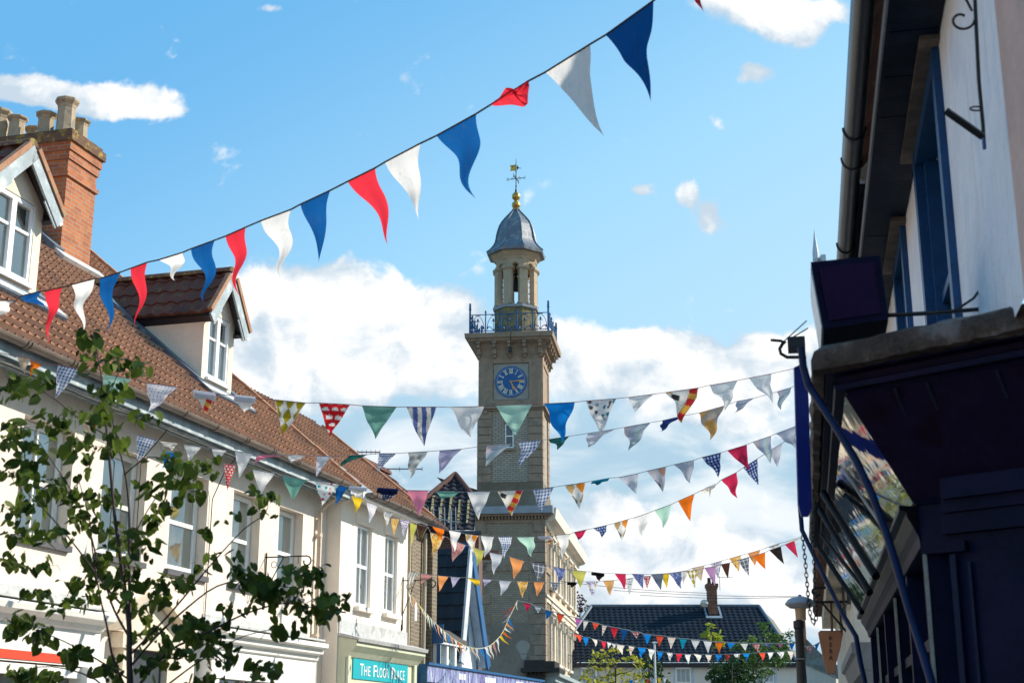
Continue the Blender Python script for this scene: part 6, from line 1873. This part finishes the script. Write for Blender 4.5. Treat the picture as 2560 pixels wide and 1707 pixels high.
def pattern(p, u, v, sd):
    """printed colour at cloth coordinates (u across, v down, one unit = flag width)"""
    if p in COL: return COL[p]
    h = lambda a, b: math.sin(a * 12.9898 + b * 78.233 + sd) * 43758.5453 % 1.0
    W_ = COL['cream']
    def spots(n, r_, cols, bg, jit=.3):
        gx, gy = math.floor(u * n), math.floor(v * n)
        best = None
        for i in (-1, 0, 1):
            for j in (-1, 0, 1):
                cx, cy = gx + i, gy + j
                px = cx + .5 + (h(cx, cy) - .5) * jit; py = cy + .5 + (h(cy, cx + 7) - .5) * jit
                if (u * n - px) ** 2 + (v * n - py) ** 2 < r_ * r_: best = cols[int(h(cx + 3, cy + 5) * len(cols)) % len(cols)]
        return best or bg
    if p == 'gingham':
        a = (u * 7) % 1 < .5; b = (v * 7) % 1 < .5
        c = COL['blue']; return tuple(x * .75 for x in c) if a and b else (tuple(.5 * x + .45 for x in c) if a or b else (.8, .82, .86))
    if p == 'plaid':
        a = (u * 6) % 1 < .5; b = (v * 6) % 1 < .4
        c = COL['navy']; return tuple(x * .6 for x in c) if a and b else (c if a or b else (.38, .46, .62))
    if p == 'check':
        a = (u * 3.2) % 1 < .14; b = (v * 3.2) % 1 < .14
        return (.62, .64, .66) if a or b else (.12, .14, .18)
    if p == 'palecheck':
        a = (u * 3) % 1 < .4; b = (v * 3) % 1 < .4
        return (.40, .38, .36) if a and b else ((.62, .60, .57) if a or b else (.8, .78, .74))
    if p == 'stripe': return (.10, .14, .36) if (u * 3.4 + .1) % 1 < .5 else W_
    if p == 'greystripe': return (.35, .35, .38) if (u * 4) % 1 < .5 else W_
    if p == 'creamstripe': return (.62, .30, .24) if (v * 6) % 1 < .22 else ((.75, .62, .42) if (v * 6 + .5) % 1 < .18 else W_)
    if p == 'dots': return spots(4.2, .24, [COL['crimson'], COL['teal'], (.75, .4, .35), COL['crimson']], (.80, .83, .78))
    if p == 'pin': return spots(9, .2, [(.45, .35, .5)], (.80, .79, .82))
    if p == 'navypin': return spots(9, .2, [(.6, .62, .7)], (.015, .03, .11))
    if p == 'greydots': return spots(2.6, .32, [(.42, .40, .35)], (.70, .70, .66), .0)
    if p == 'floral': return spots(6, .33, [(.05, .22, .26), (.10, .07, .06), (.35, .38, .4), (.80, .78, .75), (.80, .78, .75)], (.80, .78, .76), .8)
    if p == 'purplefloral': return spots(7, .40, [(.22, .16, .48), (.35, .28, .62), (.12, .08, .28), (.8, .78, .82), (.45, .38, .10)], (.76, .74, .80), .8)
    if p == 'navyfloral': return spots(8, .36, [(.22, .28, .5), (.35, .4, .6), (.08, .1, .3)], (.10, .14, .34), .8)
    if p == 'orangefloral': return spots(7, .42, [(.80, .36, .03), (.70, .22, .02), (.85, .72, .5), (.80, .5, .1)], (.82, .52, .16), .8)
    if p == 'paisley': return spots(8, .35, [(.45, .16, .16), (.62, .34, .3)], (.60, .27, .25), .8)
    if p == 'brownfloral': return spots(7, .35, [(.10, .08, .02), (.10, .03, .02)], (.045, .022, .012), .8)
    if p == 'redprint': return spots(5, .34, [(.8, .8, .78)], (.66, .03, .03), .5)
    if p == 'daisy':
        n = 3.4; gy = math.floor(v * n * 1.25); uu = u * n + (gy % 2) * .5; gx = math.floor(uu)
        dx, dy = (uu - gx - .5), (v * n * 1.25 - gy - .62)
        r_ = math.hypot(dx, dy * 1.1); an = math.atan2(dy, dx)
        rad = .40 * (.75 + .25 * abs(math.cos(an * 3.5)))
        return (.85, .83, .78) if r_ < rad and dy < .16 else (.70, .015, .02)
    if p == 'leaf' or p == 'leaf2' or p == 'leaf3':
        n = 3.0 if p == 'leaf' else 2.0
        gx = math.floor(u * n); gy = math.floor(v * n * .72)
        dx, dy = (u * n - gx - .5), (v * n * .72 - gy - .5)
        y = (dy + .5); wdt = .40 * math.sin(math.pi * min(1, max(0, y))) ** .8 if p == 'leaf' else .44 * (1 - abs(2 * y - 1))
        if abs(dx) < wdt:
            if p == 'leaf': return (.36, .28, .01)
            cc = [(.80, .26, .02), (.30, .26, .20), (.52, .36, .16)] if p == 'leaf2' else [(.45, .26, .20), (.16, .15, .20), (.50, .48, .50)]
            return cc[int(gx + gy * 2) % 3]
        return (.83, .81, .75) if p != 'leaf3' else (.52, .52, .56)
    if p == 'harlequin':
        a, b = u * 4.6 + v * 2.6, v * 5.2 - u * 2.2
        gx, gy = math.floor(a * .8), math.floor(b)
        return [(.82, .78, .7), (.60, .03, .03), (.82, .78, .7), (.03, .03, .03), (.80, .40, .06), (.38, .62, .36)][int(gx * 2 + gy * 3 + (gx * gy) % 2) % 6]
    if p == 'patch':
        a, b = math.floor(u * 4.5 + v), math.floor(v * 5)
        return [(.50, .55, .62), (.62, .50, .50), (.45, .55, .55), (.60, .60, .62), (.40, .44, .54)][int(abs(a * 3 + b * 5)) % 5]
    if p == 'autumn':
        return spots(2.2, .42, [(.70, .36, .10), (.5, .36, .28)], (.48, .40, .32), .8)
    return W_


LAB = {'gingham': 'blue gingham', 'plaid': 'navy plaid', 'check': 'dark window check', 'palecheck': 'pale check', 'stripe': 'blue and white striped', 'greystripe': 'grey striped', 'creamstripe': 'cream striped', 'dots': 'multicolour dotted', 'pin': 'pin dotted', 'navypin': 'navy pin dotted', 'greydots': 'grey dotted',
       'floral': 'teal floral', 'purplefloral': 'purple floral', 'navyfloral': 'navy floral', 'orangefloral': 'orange floral', 'paisley': 'pink paisley', 'brownfloral': 'dark brown floral', 'redprint': 'red and white print', 'daisy': 'red daisy print', 'leaf': 'mustard leaf print', 'leaf2': 'orange leaf print', 'leaf3': 'grey leaf print', 'harlequin': 'harlequin check', 'patch': 'patchwork', 'autumn': 'autumn print'}


def flag(parent, x1, y1, x2, y2, xt, yt, pat, Yf, style='', seed=0, wave=1.0, label=True):
    """one pennant hung between two points of its cord; Yf(px) is the cord's distance"""
    rr = random.Random(seed * 17 + 3)
    A = at(x1, y1, Yf(x1)); B = at(x2, y2, Yf(x2)); Tm = at(xt, yt, Yf((x1 + x2) / 2) + rr.uniform(-.05, .05))
    w_ = (B - A).length; L = ((A + B) / 2 - Tm).length
    along = (B - A).normalized(); down = (Tm - (A + B) / 2); 
    nrm = along.cross(down).normalized()
    if nrm.y > 0: nrm = -nrm
    if 'd' in style: N = 12
    else: N = 20 if pat in COL else 30
    mb = MB(); mb.col = []
    ph = rr.uniform(0, 6.3); fq = rr.uniform(.8, 1.5); sA = rr.uniform(.03, .09) * (1.15 if 'w' in style else .6) * wave
    idx = []
    asp = L / max(w_, 1e-4)
    back = 'r' in style or 'f' in style
    for i in range(N + 1):
        v_ = i / N
        row = []
        m_ = max(1, int(round((N) * (1 - v_) * .75))) if v_ < 1 else 0
        m_ = max(1, N - i)
        cw = (1 - v_)
        # hanging cloth narrows a little faster than a straight-edged triangle
        cw = cw ** (1.0 + .25 * ('w' in style)) if v_ < 1 else 0
        for j in range(N + 1):
            u = j / N
            ctr = (A + B) / 2 + down * v_
            sh = math.sin(v_ * 6.283 * fq + ph) * sA * w_ * v_ ** .7
            p = ctr + along * ((u - .5) * w_ * cw + sh)
            bil = (math.sin(v_ * 5.5 * fq + ph * 1.7) * .10 + math.sin(u * 6.0 + v_ * 3 + ph) * .06 * (1 - v_)) * w_ * wave
            sag = along.z * 0
            p = p + nrm * bil * min(1, v_ * 3)
            row.append(p)
        idx.append(row)
    if back:     # rolled up on itself: the pennant is wound round the cord and only the point shows
        hr = .38 if 'r' in style else .5
        bw = .9
        Am, Bm = A.lerp(B, .04), A.lerp(B, .92)
        dn = down * hr
        cnt = 8
        ring = []
        for e in (Am, Bm):
            r_ = []
            for q in range(cnt):
                t = math.pi * 2 * q / cnt
                r_.append(e + dn * (.5 - .5 * math.cos(t)) + nrm * (.02 + .16 * w_ * math.sin(t)))
            ring.append(r_)
        base = len(mb.v)
        cu_ = COL['silver'] if pat not in ('black', 'brown') else COL['black']
        if pat in ('navypin', 'teal', 'crimson', 'orange', 'blue', 'red'): cu_ = pattern(pat, .2, .2, seed)
        for r_ in ring:
            for p in r_: mb.v.append(p); mb.l.append(tuple(p)); mb.col.append(cu_)
        for q in range(cnt): mb.face((base + q, base + (q + 1) % cnt, base + cnt + (q + 1) % cnt, base + cnt + q))
        mb.face([base + q for q in range(cnt)][::-1]); mb.face([base + cnt + q for q in range(cnt)])
    grid = []
    for i, row in enumerate(idx):
        g_ = []
        for j, p in enumerate(row):
            mb.v.append(p); mb.l.append(tuple(p)); g_.append(len(mb.v) - 1)
            v_ = i / N; u = .5 + (j / N - .5) * (1 - v_)
            c = pattern(pat, u + 3, v_ * asp + 3, seed)
            if pat not in COL and (j == 0 or j == N): c = (.8, .79, .76)
            mb.col.append(c)
        grid.append(g_)
    for i in range(N):
        for j in range(N):
            if i == N - 1: 
                mb.face((grid[i][j], grid[i][j + 1], grid[i + 1][0]))
            else: mb.face((grid[i][j], grid[i][j + 1], grid[i + 1][j + 1], grid[i + 1][j]))
    o = mb.build('flag', cloth(), parent, smooth=True)
    if label: o['label'] = (LAB.get(pat, pat) + ' triangular flag') + (' wound round its cord' if back else '')
    return o


def knotflag(parent, pts, pat, Yf, seed=1):
    """a pennant the wind has wrapped over its cord: outline in picture points, pillowed with folds"""
    mb = MB(); mb.col = []
    P_ = [at(x, y, Yf(x)) for x, y in pts]; c = sum(P_, Vector()) / len(P_)
    col = pattern(pat, .3, .3, seed)
    R_ = 6; rr = random.Random(seed)
    n = len(P_); K = n * 4
    rings = []
    for q in range(R_ + 1):
        t = q / R_
        for s in range(K):
            e = s / 4; i = int(e) % n; u = e - int(e)
            b = P_[i].lerp(P_[(i + 1) % n], u); p = c.lerp(b, t)
            p = p + Vector((0, -1, 0)) * ((1 - t * t) * .04 + .012 * math.sin(s * .8 + q * 1.3))
            mb.v.append(p); mb.l.append(tuple(p)); mb.col.append(col)
    for q in range(R_):
        for s in range(K): mb.face((q * K + s, q * K + (s + 1) % K, (q + 1) * K + (s + 1) % K, (q + 1) * K + s))
    o = mb.build('flag', cloth(), parent, smooth=True); o['label'] = LAB.get(pat, pat) + ' flag bunched up over its cord'


def bunting(label, flags, px0, Y0, px1, Y1, extra0=(), extra1=(), cord='#5a4438', r_=.004, style='', cordpts=None, wave=1.0):
    """a string of pennants between two fixings; 1/distance runs evenly along the picture, as on a straight line in space"""
    def Yf(px): return 1.0 / (1 / Y0 + (1 / Y1 - 1 / Y0) * (px - px0) / (px1 - px0))
    allp = [(x, y) for x, y in extra0]
    for f in flags:
        if f[0] == 'K': allp += [f[2], f[3]]
        else: allp += [(f[0], f[1]), (f[2], f[3])]
    allp += list(extra1)
    allp = sorted(allp, key=lambda q: q[0]) if cordpts is None else cordpts
    pts = []
    for x, y in allp:
        if pts and abs(pts[-1][0] - x) < 3: continue
        pts.append((x, y))
    W3 = [at(x, y, Yf(x)) for x, y in pts]
    mid = W3[len(W3) // 2]
    t = thing('bunting', label, 'bunting', mid, 'strings of bunting across the street')
    mb = MB(); mb.tube(W3, r_, 6)
    mb.build('cord', M('cord_' + cord[1:], hx(cord), .8, .2, 20, .1), t)
    for i, f in enumerate(flags):
        if f[0] == 'K': knotflag(t, f[4], f[1], Yf, i); continue
        st = f[7] if len(f) > 7 else ''
        flag(t, *f[:7], Yf, st + style, seed=i + int(px1) % 13 + 1, wave=wave)
    return t


k1 = .3614
def r35(*a): return [(a[0] * k1, 550 + a[1] * k1, a[2] * k1, 550 + a[3] * k1, a[4] * k1, 550 + a[5] * k1, *a[6:])]
k2 = .4039
def r36(*a): return [(800 + a[0] * k2, a[1] * k2, 800 + a[2] * k2, a[3] * k2, 800 + a[4] * k2, a[5] * k2, *a[6:])]
fl_ = (r35(-70, 548, 110, 560, -10, 690, 'white', 'w') + r35(140, 528, 290, 490, 270, 612, 'blue', 'w') + r35(312, 490, 432, 465, 336, 858, 'red', 'w') + r35(495, 447, 655, 405, 560, 770, 'white', 'w') +
       r35(690, 405, 835, 360, 728, 775, 'blue', 'w') + r35(903, 335, 1020, 292, 958, 728, 'red', 'w') + r35(1100, 275, 1262, 225, 1238, 418, 'white', 'w') + r35(1320, 200, 1485, 140, 1436, 582, 'blue', 'w') +
       r35(1560, 112, 1700, 50, 1652, 537, 'red', 'w') + [(652, 552, 727, 524, 711, 700, 'white', 'w'), (751, 511, 826, 476, 800, 656, 'blue', 'w'), (869, 454, 938, 420, 983, 610, 'red', 'w')] +
       r36(400, 1005, 622, 888, 628, 1360, 'white', 'w') + r36(722, 840, 967, 705, 967, 1230, 'blue', 'w') +
       [('K', 'red', (800 + 1055 * k2, 650 * k2), (800 + 1295 * k2, 500 * k2), [(800 + x * k2, y * k2) for x, y in ((1052, 652), (1110, 600), (1150, 548), (1178, 545), (1185, 565), (1235, 530), (1290, 500), (1296, 530), (1288, 590), (1286, 640), (1268, 664), (1245, 656), (1170, 654))])] +
       r36(1395, 448, 1672, 275, 1748, 832, 'white', 'w') + r36(1768, 218, 2065, 5, 2040, 608, 'blue', 'w') + [(1722, -62, 1800, -118, 1752, 32, 'red', 'w')])
bunting('nearest string of large red, white and blue pennants climbing from left roof to top right', fl_, 0, 14.2, 1640, 7.9, [(-60, 752)], [(1960, -240)], cord='#4a3428', r_=.0065)

B = [(41, 890, 76, 896, 60, 935, 'beige'), (76, 901, 104, 911, 75, 939, 'orange'), (145, 911, 204, 924, 136, 995, 'gingham'), (255, 934, 329, 947, 268, 1011, 'mint'), (366, 957, 445, 967, 376, 1030, 'pin'),
     (480, 975, 541, 984, 515, 1033, 'harlequin', 'r'), (583, 989, 640, 995, 613, 1033, 'white', 'r'), (687, 999, 765, 1007, 706, 1089, 'leaf'), (797, 1007, 876, 1011, 824, 1093, 'daisy'),
     (905, 1014, 992, 1017, 937, 1097, 'sage'), (1016, 1017, 1092, 1017, 1058, 1117, 'stripe'), (1124, 1018, 1210, 1015, 1176, 1095, 'white'), (1239, 1013, 1331, 1010, 1290, 1090, 'mint'),
     (1360, 1009, 1437, 1005, 1402, 1106, 'sky'), (1465, 1002, 1541, 996, 1501, 1090, 'floral'), (1571, 993, 1634, 985, 1588, 1030, 'white'), (1663, 981, 1747, 969, 1710, 1055, 'harlequin'),
     (1773, 963, 1843, 951, 1818, 1023, 'white'), (1872, 945, 1928, 934, 1931, 1007, 'white')]
bunting('string of patterned pennants crossing just below the clock, one with mustard leaves', B, 40, 14.6, 1990, 18, [(0, 882)], [(1990, 920)], cord='#7a4a50')
B2 = [(199, 1045, 228, 1050, 224, 1092, 'beige'), (228, 1050, 246, 1054, 236, 1075, 'red'), (343, 1086, 394, 1100, 341, 1155, 'gingham'), (398, 1103, 444, 1108, 430, 1126, 'cream'), (406, 1126, 456, 1136, 408, 1172, 'sky'),
      (460, 1111, 505, 1117, 472, 1152, 'white'), (529, 1121, 567, 1126, 539, 1152, 'white'), (588, 1127, 632, 1134, 598, 1196, 'white'), (650, 1136, 708, 1138, 636, 1153, 'pink'), (720, 1137, 766, 1138, 726, 1157, 'white'),
      (792, 1139, 828, 1140, 789, 1193, 'pin'), (872, 1138, 918, 1136, 849, 1166, 'green'), (947, 1133, 991, 1133, 943, 1180, 'gingham'), (1020, 1131, 1070, 1128, 1024, 1197, 'greydots'), (1099, 1126, 1155, 1122, 1096, 1183, 'lilac'),
      (1217, 1113, 1279, 1109, 1215, 1165, 'patch'), (1296, 1105, 1353, 1099, 1302, 1167, 'gingham'), (1370, 1098, 1423, 1090, 1397, 1122, 'green'), (1469, 1083, 1537, 1072, 1467, 1120, 'silver'), (1559, 1068, 1626, 1056, 1577, 1127, 'patch'),
      (1655, 1051, 1703, 1040, 1650, 1079, 'navy'), (1747, 1032, 1811, 1014, 1776, 1101, 'autumn'), (1842, 1003, 1885, 995, 1838, 1033, 'grey'), (1942, 979, 1979, 968, 1950, 1026, 'patch')]
bunting('second string of pennants, with pink, dark green and patchwork ones blown sideways', B2, 190, 15.8, 1990, 20, [(150, 1036)], [(1990, 962)], cord='#77727c')
Cc = [(560, 1158, 590, 1162, 567, 1228, 'daisy'), (631, 1173, 687, 1183, 651, 1234, 'white'), (705, 1187, 768, 1200, 728, 1249, 'sage'), (787, 1202, 850, 1210, 806, 1263, 'dots'), (840, 1214, 871, 1218, 839, 1262, 'blue'), (872, 1215, 923, 1219, 889, 1244, 'white', 'r'),
      (943, 1220, 1000, 1225, 961, 1254, 'navypin', 'r'), (1017, 1225, 1071, 1226, 1050, 1291, 'pink'), (1090, 1227, 1155, 1229, 1105, 1249, 'sage'), (1168, 1229, 1226, 1228, 1195, 1299, 'white'), (1243, 1227, 1308, 1225, 1279, 1290, 'harlequin'), (1331, 1224, 1385, 1217, 1353, 1280, 'gingham'),
      (1411, 1213, 1464, 1205, 1451, 1273, 'leaf2'), (1481, 1202, 1526, 1194, 1491, 1213, 'teal', 'f'), (1547, 1193, 1596, 1183, 1591, 1235, 'silver'), (1617, 1177, 1666, 1166, 1659, 1230, 'leaf3'), (1684, 1161, 1735, 1150, 1727, 1206, 'grey'),
      (1754, 1143, 1803, 1131, 1798, 1192, 'plaid'), (1818, 1126, 1867, 1111, 1872, 1176, 'crimson'), (1881, 1105, 1928, 1089, 1929, 1158, 'patch'), (1939, 1084, 1990, 1065, 1988, 1121, 'grey')]
bunting('third string of pennants crossing the tower shaft, ending at the ultramarine board', Cc, 540, 18.5, 1990, 19, [(520, 1148)], [(1998, 1062)], cord='#8a858a')
Dd = [(881, 1236, 909, 1248, 889, 1282, 'yellow'), (917, 1253, 945, 1264, 924, 1308, 'pin'), (959, 1276, 984, 1282, 964, 1313, 'palecheck'), (1080, 1314, 1112, 1323, 1103, 1351, 'orange'), (1122, 1325, 1152, 1330, 1136, 1379, 'white'), (1163, 1334, 1196, 1338, 1177, 1385, 'leaf2'), (1202, 1338, 1236, 1341, 1214, 1395, 'white'),
      (1245, 1341, 1280, 1341, 1263, 1396, 'gingham'), (1292, 1342, 1336, 1341, 1331, 1391, 'mint'), (1346, 1341, 1380, 1340, 1376, 1361, 'harlequin', 'r'), (1391, 1337, 1426, 1334, 1407, 1394, 'white'), (1435, 1330, 1468, 1323, 1447, 1350, 'crimson'), (1483, 1320, 1518, 1312, 1508, 1343, 'plaid'), (1534, 1308, 1572, 1297, 1556, 1353, 'leaf2'),
      (1584, 1294, 1623, 1281, 1608, 1343, 'white'), (1637, 1275, 1679, 1260, 1660, 1320, 'mint'), (1695, 1252, 1736, 1234, 1725, 1301, 'orange'), ('K', 'harlequin', (1752, 1226), (1789, 1212), [(1752, 1227), (1765, 1218), (1788, 1208), (1789, 1216), (1778, 1225), (1775, 1243), (1770, 1228), (1757, 1233)]),
      (1803, 1199, 1842, 1180, 1842, 1246, 'crimson'), (1857, 1169, 1894, 1146, 1896, 1213, 'plaid'), (1922, 1128, 1956, 1107, 1945, 1170, 'grey')]
bunting('fourth string of pennants dipping in front of the tower base then rising steeply right', Dd, 870, 22.8, 1990, 19, [(862, 1228)], [(1996, 1082)], cord='#9a958f')
Ee = [(978, 1294, 999, 1297, 983, 1338, 'orangefloral'), (1000, 1296, 1024, 1302, 1008, 1342, 'purplefloral'), (1024, 1306, 1043, 1312, 1028, 1364, 'olive'), (1041, 1308, 1070, 1317, 1047, 1356, 'brownfloral'),
      (1076, 1330, 1112, 1340, 1082, 1391, 'orangefloral'), (1126, 1348, 1164, 1362, 1133, 1405, 'paisley'), (1182, 1367, 1212, 1376, 1195, 1416, 'olive'), (1224, 1380, 1258, 1387, 1234, 1436, 'silver'), (1274, 1391, 1311, 1402, 1286, 1448, 'peach'), (1329, 1405, 1367, 1413, 1345, 1454, 'check'), (1383, 1416, 1415, 1422, 1399, 1458, 'navyfloral'),
      (1429, 1424, 1466, 1428, 1452, 1470, 'olive'), (1480, 1429, 1512, 1433, 1499, 1452, 'black', 'r'), (1537, 1433, 1565, 1434, 1562, 1474, 'crimson'), (1579, 1434, 1610, 1435, 1608, 1472, 'navyfloral'), (1627, 1435, 1659, 1433, 1652, 1475, 'slate'),
      (1672, 1432, 1704, 1428, 1703, 1472, 'navyfloral'), (1716, 1427, 1744, 1424, 1737, 1470, 'leaf'), (1761, 1419, 1789, 1415, 1788, 1464, 'mauve'), (1802, 1410, 1825, 1406, 1820, 1446, 'brown'), (1843, 1400, 1873, 1392, 1872, 1439, 'check'),
      (1881, 1390, 1913, 1380, 1913, 1423, 'orange'), (1923, 1375, 1952, 1365, 1960, 1410, 'black'), (1962, 1361, 1986, 1351, 1995, 1394, 'crimson')]
bunting('fifth string of small floral and plain pennants sagging low across the white cloud', Ee, 970, 24.5, 2005, 21, [(955, 1284)], [(2008, 1342)], cord='#b0a0b0', wave=.6)
Ff = [(1022, 1428, 1047, 1432, 1021, 1466, 'greystripe'), (1053, 1433, 1085, 1437, 1053, 1458, 'paisley'), (1095, 1438, 1121, 1441, 1098, 1478, 'peach'), (1127, 1441, 1151, 1443, 1131, 1468, 'lilac'), (1167, 1443, 1200, 1448, 1196, 1466, 'yellow'), (1206, 1447, 1230, 1448, 1212, 1465, 'lilac'), (1248, 1450, 1279, 1452, 1253, 1489, 'silver'),
      (1292, 1452, 1321, 1453, 1306, 1494, 'orangefloral'), (1334, 1454, 1362, 1454, 1343, 1491, 'peach'), (1377, 1455, 1401, 1457, 1386, 1481, 'check'), (1419, 1454, 1443, 1455, 1430, 1469, 'black', 'f'), (1464, 1453, 1495, 1453, 1482, 1494, 'purplefloral'), (1507, 1451, 1536, 1450, 1526, 1489, 'tan'), (1560, 1447, 1584, 1444, 1574, 1487, 'floral'),
      (1608, 1440, 1628, 1439, 1618, 1472, 'redprint'), (1652, 1435, 1674, 1433, 1667, 1470, 'yellow'), (1700, 1428, 1720, 1425, 1709, 1460, 'cream'), (1729, 1420, 1761, 1413, 1753, 1453, 'beige'), (1776, 1409, 1805, 1401, 1796, 1445, 'purplefloral'), (1823, 1396, 1853, 1387, 1847, 1429, 'orangefloral'), (1869, 1383, 1901, 1374, 1887, 1414, 'peach'), (1921, 1367, 1950, 1357, 1940, 1378, 'palecheck'), (1964, 1354, 1992, 1345, 1990, 1372, 'cream')]
bunting('sixth string of small pennants hanging just behind the fifth one, striped at its left end', Ff, 1010, 26.5, 2005, 24, [(1012, 1426)], [(2008, 1338)], cord='#b8b4b0', wave=.6)

# the slack swag with long wind-blown strips
k8 = .2338
sw = [(510, 340), (560, 390), (600, 440), (650, 500), (700, 560), (760, 625), (800, 668), (850, 715), (900, 760), (950, 800), (1000, 840), (1050, 872), (1100, 902), (1150, 922), (1200, 936), (1250, 942), (1300, 940), (1350, 928), (1400, 905), (1450, 862), (1500, 810), (1540, 740), (1560, 690), (1590, 620), (1620, 560), (1650, 500), (1682, 430)]
sw = [(900 + x * k8, 1400 + y * k8) for x, y in sw]
sfl = []
cols = ['cream', 'peach', 'white', 'yellow', 'silver', 'cream', 'white', 'mint', 'lilac', 'peach', 'white', 'cream', 'sky', 'paisley', 'white', 'orange', 'cream', 'white', 'beige', 'silver', 'sky', 'white', 'cream', 'paisley', 'white', 'yellow', 'orange', 'cream', 'peach', 'sky', 'white', 'pink', 'coral']
rr = random.Random(8)
tips = {}
L_ = [0]
for i in range(len(sw) - 1): L_.append(L_[-1] + math.hypot(sw[i + 1][0] - sw[i][0], sw[i + 1][1] - sw[i][1]))
def swp(s):
    s = max(0, min(L_[-1] - 1e-6, s)); j = max(q for q in range(len(L_) - 1) if L_[q] <= s); u = (s - L_[j]) / (L_[j + 1] - L_[j])
    return (sw[j][0] + (sw[j + 1][0] - sw[j][0]) * u, sw[j][1] + (sw[j + 1][1] - sw[j][1]) * u)
n = 34
for i in range(n):
    s = L_[-1] * (i + .5) / n; a = swp(s - 3.6); b = swp(s + 3.6); u = i / n
    if u < .72: dx, dy = rr.uniform(7, 15), rr.uniform(26, 38)
    elif u < .86: dx, dy = rr.uniform(14, 26), rr.uniform(12, 24)
    elif u < .97: dx, dy = rr.uniform(-34, -8), rr.uniform(16, 26)
    else: dx, dy = 3, 20
    sfl.append((a[0], a[1], b[0], b[1], (a[0] + b[0]) / 2 + dx, (a[1] + b[1]) / 2 + dy, cols[i % len(cols)]))
bunting('slack curving swag of thin wind blown pennants from the cream shop to the tower', sfl, 1010, 26, 1300, 31, [], [], cord='#c8c4a0', r_=.008, style='d', cordpts=sw)

k5 = .2914
def r5(l): return [(1400 + f[0] * k5, 1250 + f[1] * k5, 1400 + f[2] * k5, 1250 + f[3] * k5, 1400 + f[4] * k5, 1250 + f[5] * k5, *f[6:]) for f in l]
Hh = [(1308, 1504, 1328, 1508, 1318, 1529, 'crimson'), (1335, 1513, 1354, 1517, 1345, 1532, 'silver'), (1363, 1523, 1382, 1528, 1366, 1549, 'blue'), (1390, 1530, 1411, 1536, 1398, 1560, 'coral')] + r5([
    (125, 1005, 187, 1018, 145, 1080, 'magenta'), (200, 1028, 247, 1035, 203, 1118, 'cream'), (275, 1042, 338, 1058, 297, 1112, 'coral'), (362, 1068, 405, 1075, 360, 1165, 'creamstripe'), (428, 1082, 502, 1095, 465, 1188, 'red'), (523, 1100, 585, 1112, 540, 1210, 'blue'), (610, 1122, 685, 1130, 655, 1185, 'redprint'),
    (712, 1145, 785, 1152, 748, 1235, 'sky'), (820, 1155, 895, 1162, 850, 1255, 'coral'), (920, 1170, 995, 1177, 950, 1275, 'creamstripe'), (1022, 1182, 1093, 1187, 1050, 1280, 'teal'), (1120, 1190, 1205, 1198, 1160, 1280, 'white'), (1227, 1200, 1305, 1208, 1270, 1310, 'white'), (1327, 1212, 1402, 1215, 1365, 1310, 'orange'),
    (1430, 1217, 1508, 1220, 1460, 1275, 'sky'), (1545, 1225, 1615, 1225, 1590, 1290, 'white'), (1645, 1225, 1715, 1225, 1700, 1310, 'redprint'), (1750, 1226, 1812, 1226, 1790, 1270, 'navyfloral'), (1860, 1228, 1920, 1225, 1890, 1268, 'pink'), (1960, 1225, 2015, 1222, 1990, 1287, 'sky'), (2100, 1252, 2170, 1250, 2150, 1310, 'redprint'), (2185, 1240, 2230, 1215, 2200, 1290, 'sky')])
bunting('upper of two far strings of tiny bright pennants, running from tower across dark blue roof', Hh, 1300, 31, 2050, 30, [(1294, 1500)], [(2060, 1600)], cord='#c0bcb8', r_=.01, wave=.35)
Ii = r5([(112, 1145, 180, 1155, 180, 1215, 'coral'), (195, 1170, 250, 1175, 218, 1255, 'sky'), (275, 1185, 320, 1195, 310, 1255, 'cream'), (355, 1205, 398, 1212, 375, 1290, 'red'), (400, 1212, 440, 1222, 418, 1270, 'white'), (442, 1225, 480, 1232, 462, 1275, 'silver'), (482, 1228, 555, 1245, 530, 1325, 'cream'), (588, 1245, 640, 1255, 605, 1335, 'creamstripe'),
         (665, 1258, 738, 1265, 695, 1350, 'sky'), (755, 1272, 815, 1280, 780, 1370, 'white'), (835, 1295, 888, 1300, 850, 1375, 'sky'), (915, 1303, 970, 1308, 945, 1378, 'floral'), (993, 1312, 1050, 1315, 1015, 1392, 'red'), (1070, 1318, 1125, 1320, 1100, 1405, 'white'), (1145, 1314, 1215, 1325, 1195, 1385, 'cream'), (1247, 1320, 1305, 1325, 1275, 1392, 'creamstripe'),
         (1330, 1322, 1390, 1322, 1360, 1390, 'sky'), (1410, 1320, 1460, 1318, 1440, 1385, 'coral'), (1490, 1315, 1550, 1313, 1520, 1380, 'white'), (1570, 1312, 1630, 1310, 1600, 1378, 'sky'), (1705, 1305, 1765, 1303, 1740, 1376, 'coral'), (1780, 1302, 1835, 1300, 1800, 1365, 'white'), (1860, 1298, 1930, 1294, 1900, 1360, 'floral'), (1950, 1290, 2005, 1292, 1985, 1370, 'creamstripe')])
bunting('lower of two far strings of tiny bright pennants, along the eaves of the dark roof', Ii, 1430, 54, 2000, 40, [(1422, 1580)], [(2010, 1626)], cord='#c0bcb8', r_=.01, wave=.35)
# a little heap of bunting low by the yellow tree
Jj = [(1572 + i * 14, 1700 - 1.2 * i, 1583 + i * 14, 1699 - 1.2 * i, 1578 + i * 14, 1716 - i, ['sky', 'cream', 'mint', 'coral', 'floral', 'yellow', 'white'][i % 7]) for i in range(7)]
bunting('short low string of tiny pennants at the bottom beside the yellow tree', Jj, 1560, 47, 1680, 47, [(1560, 1702)], [(1680, 1688)], cord='#c0bcb8', r_=.008, wave=.35)
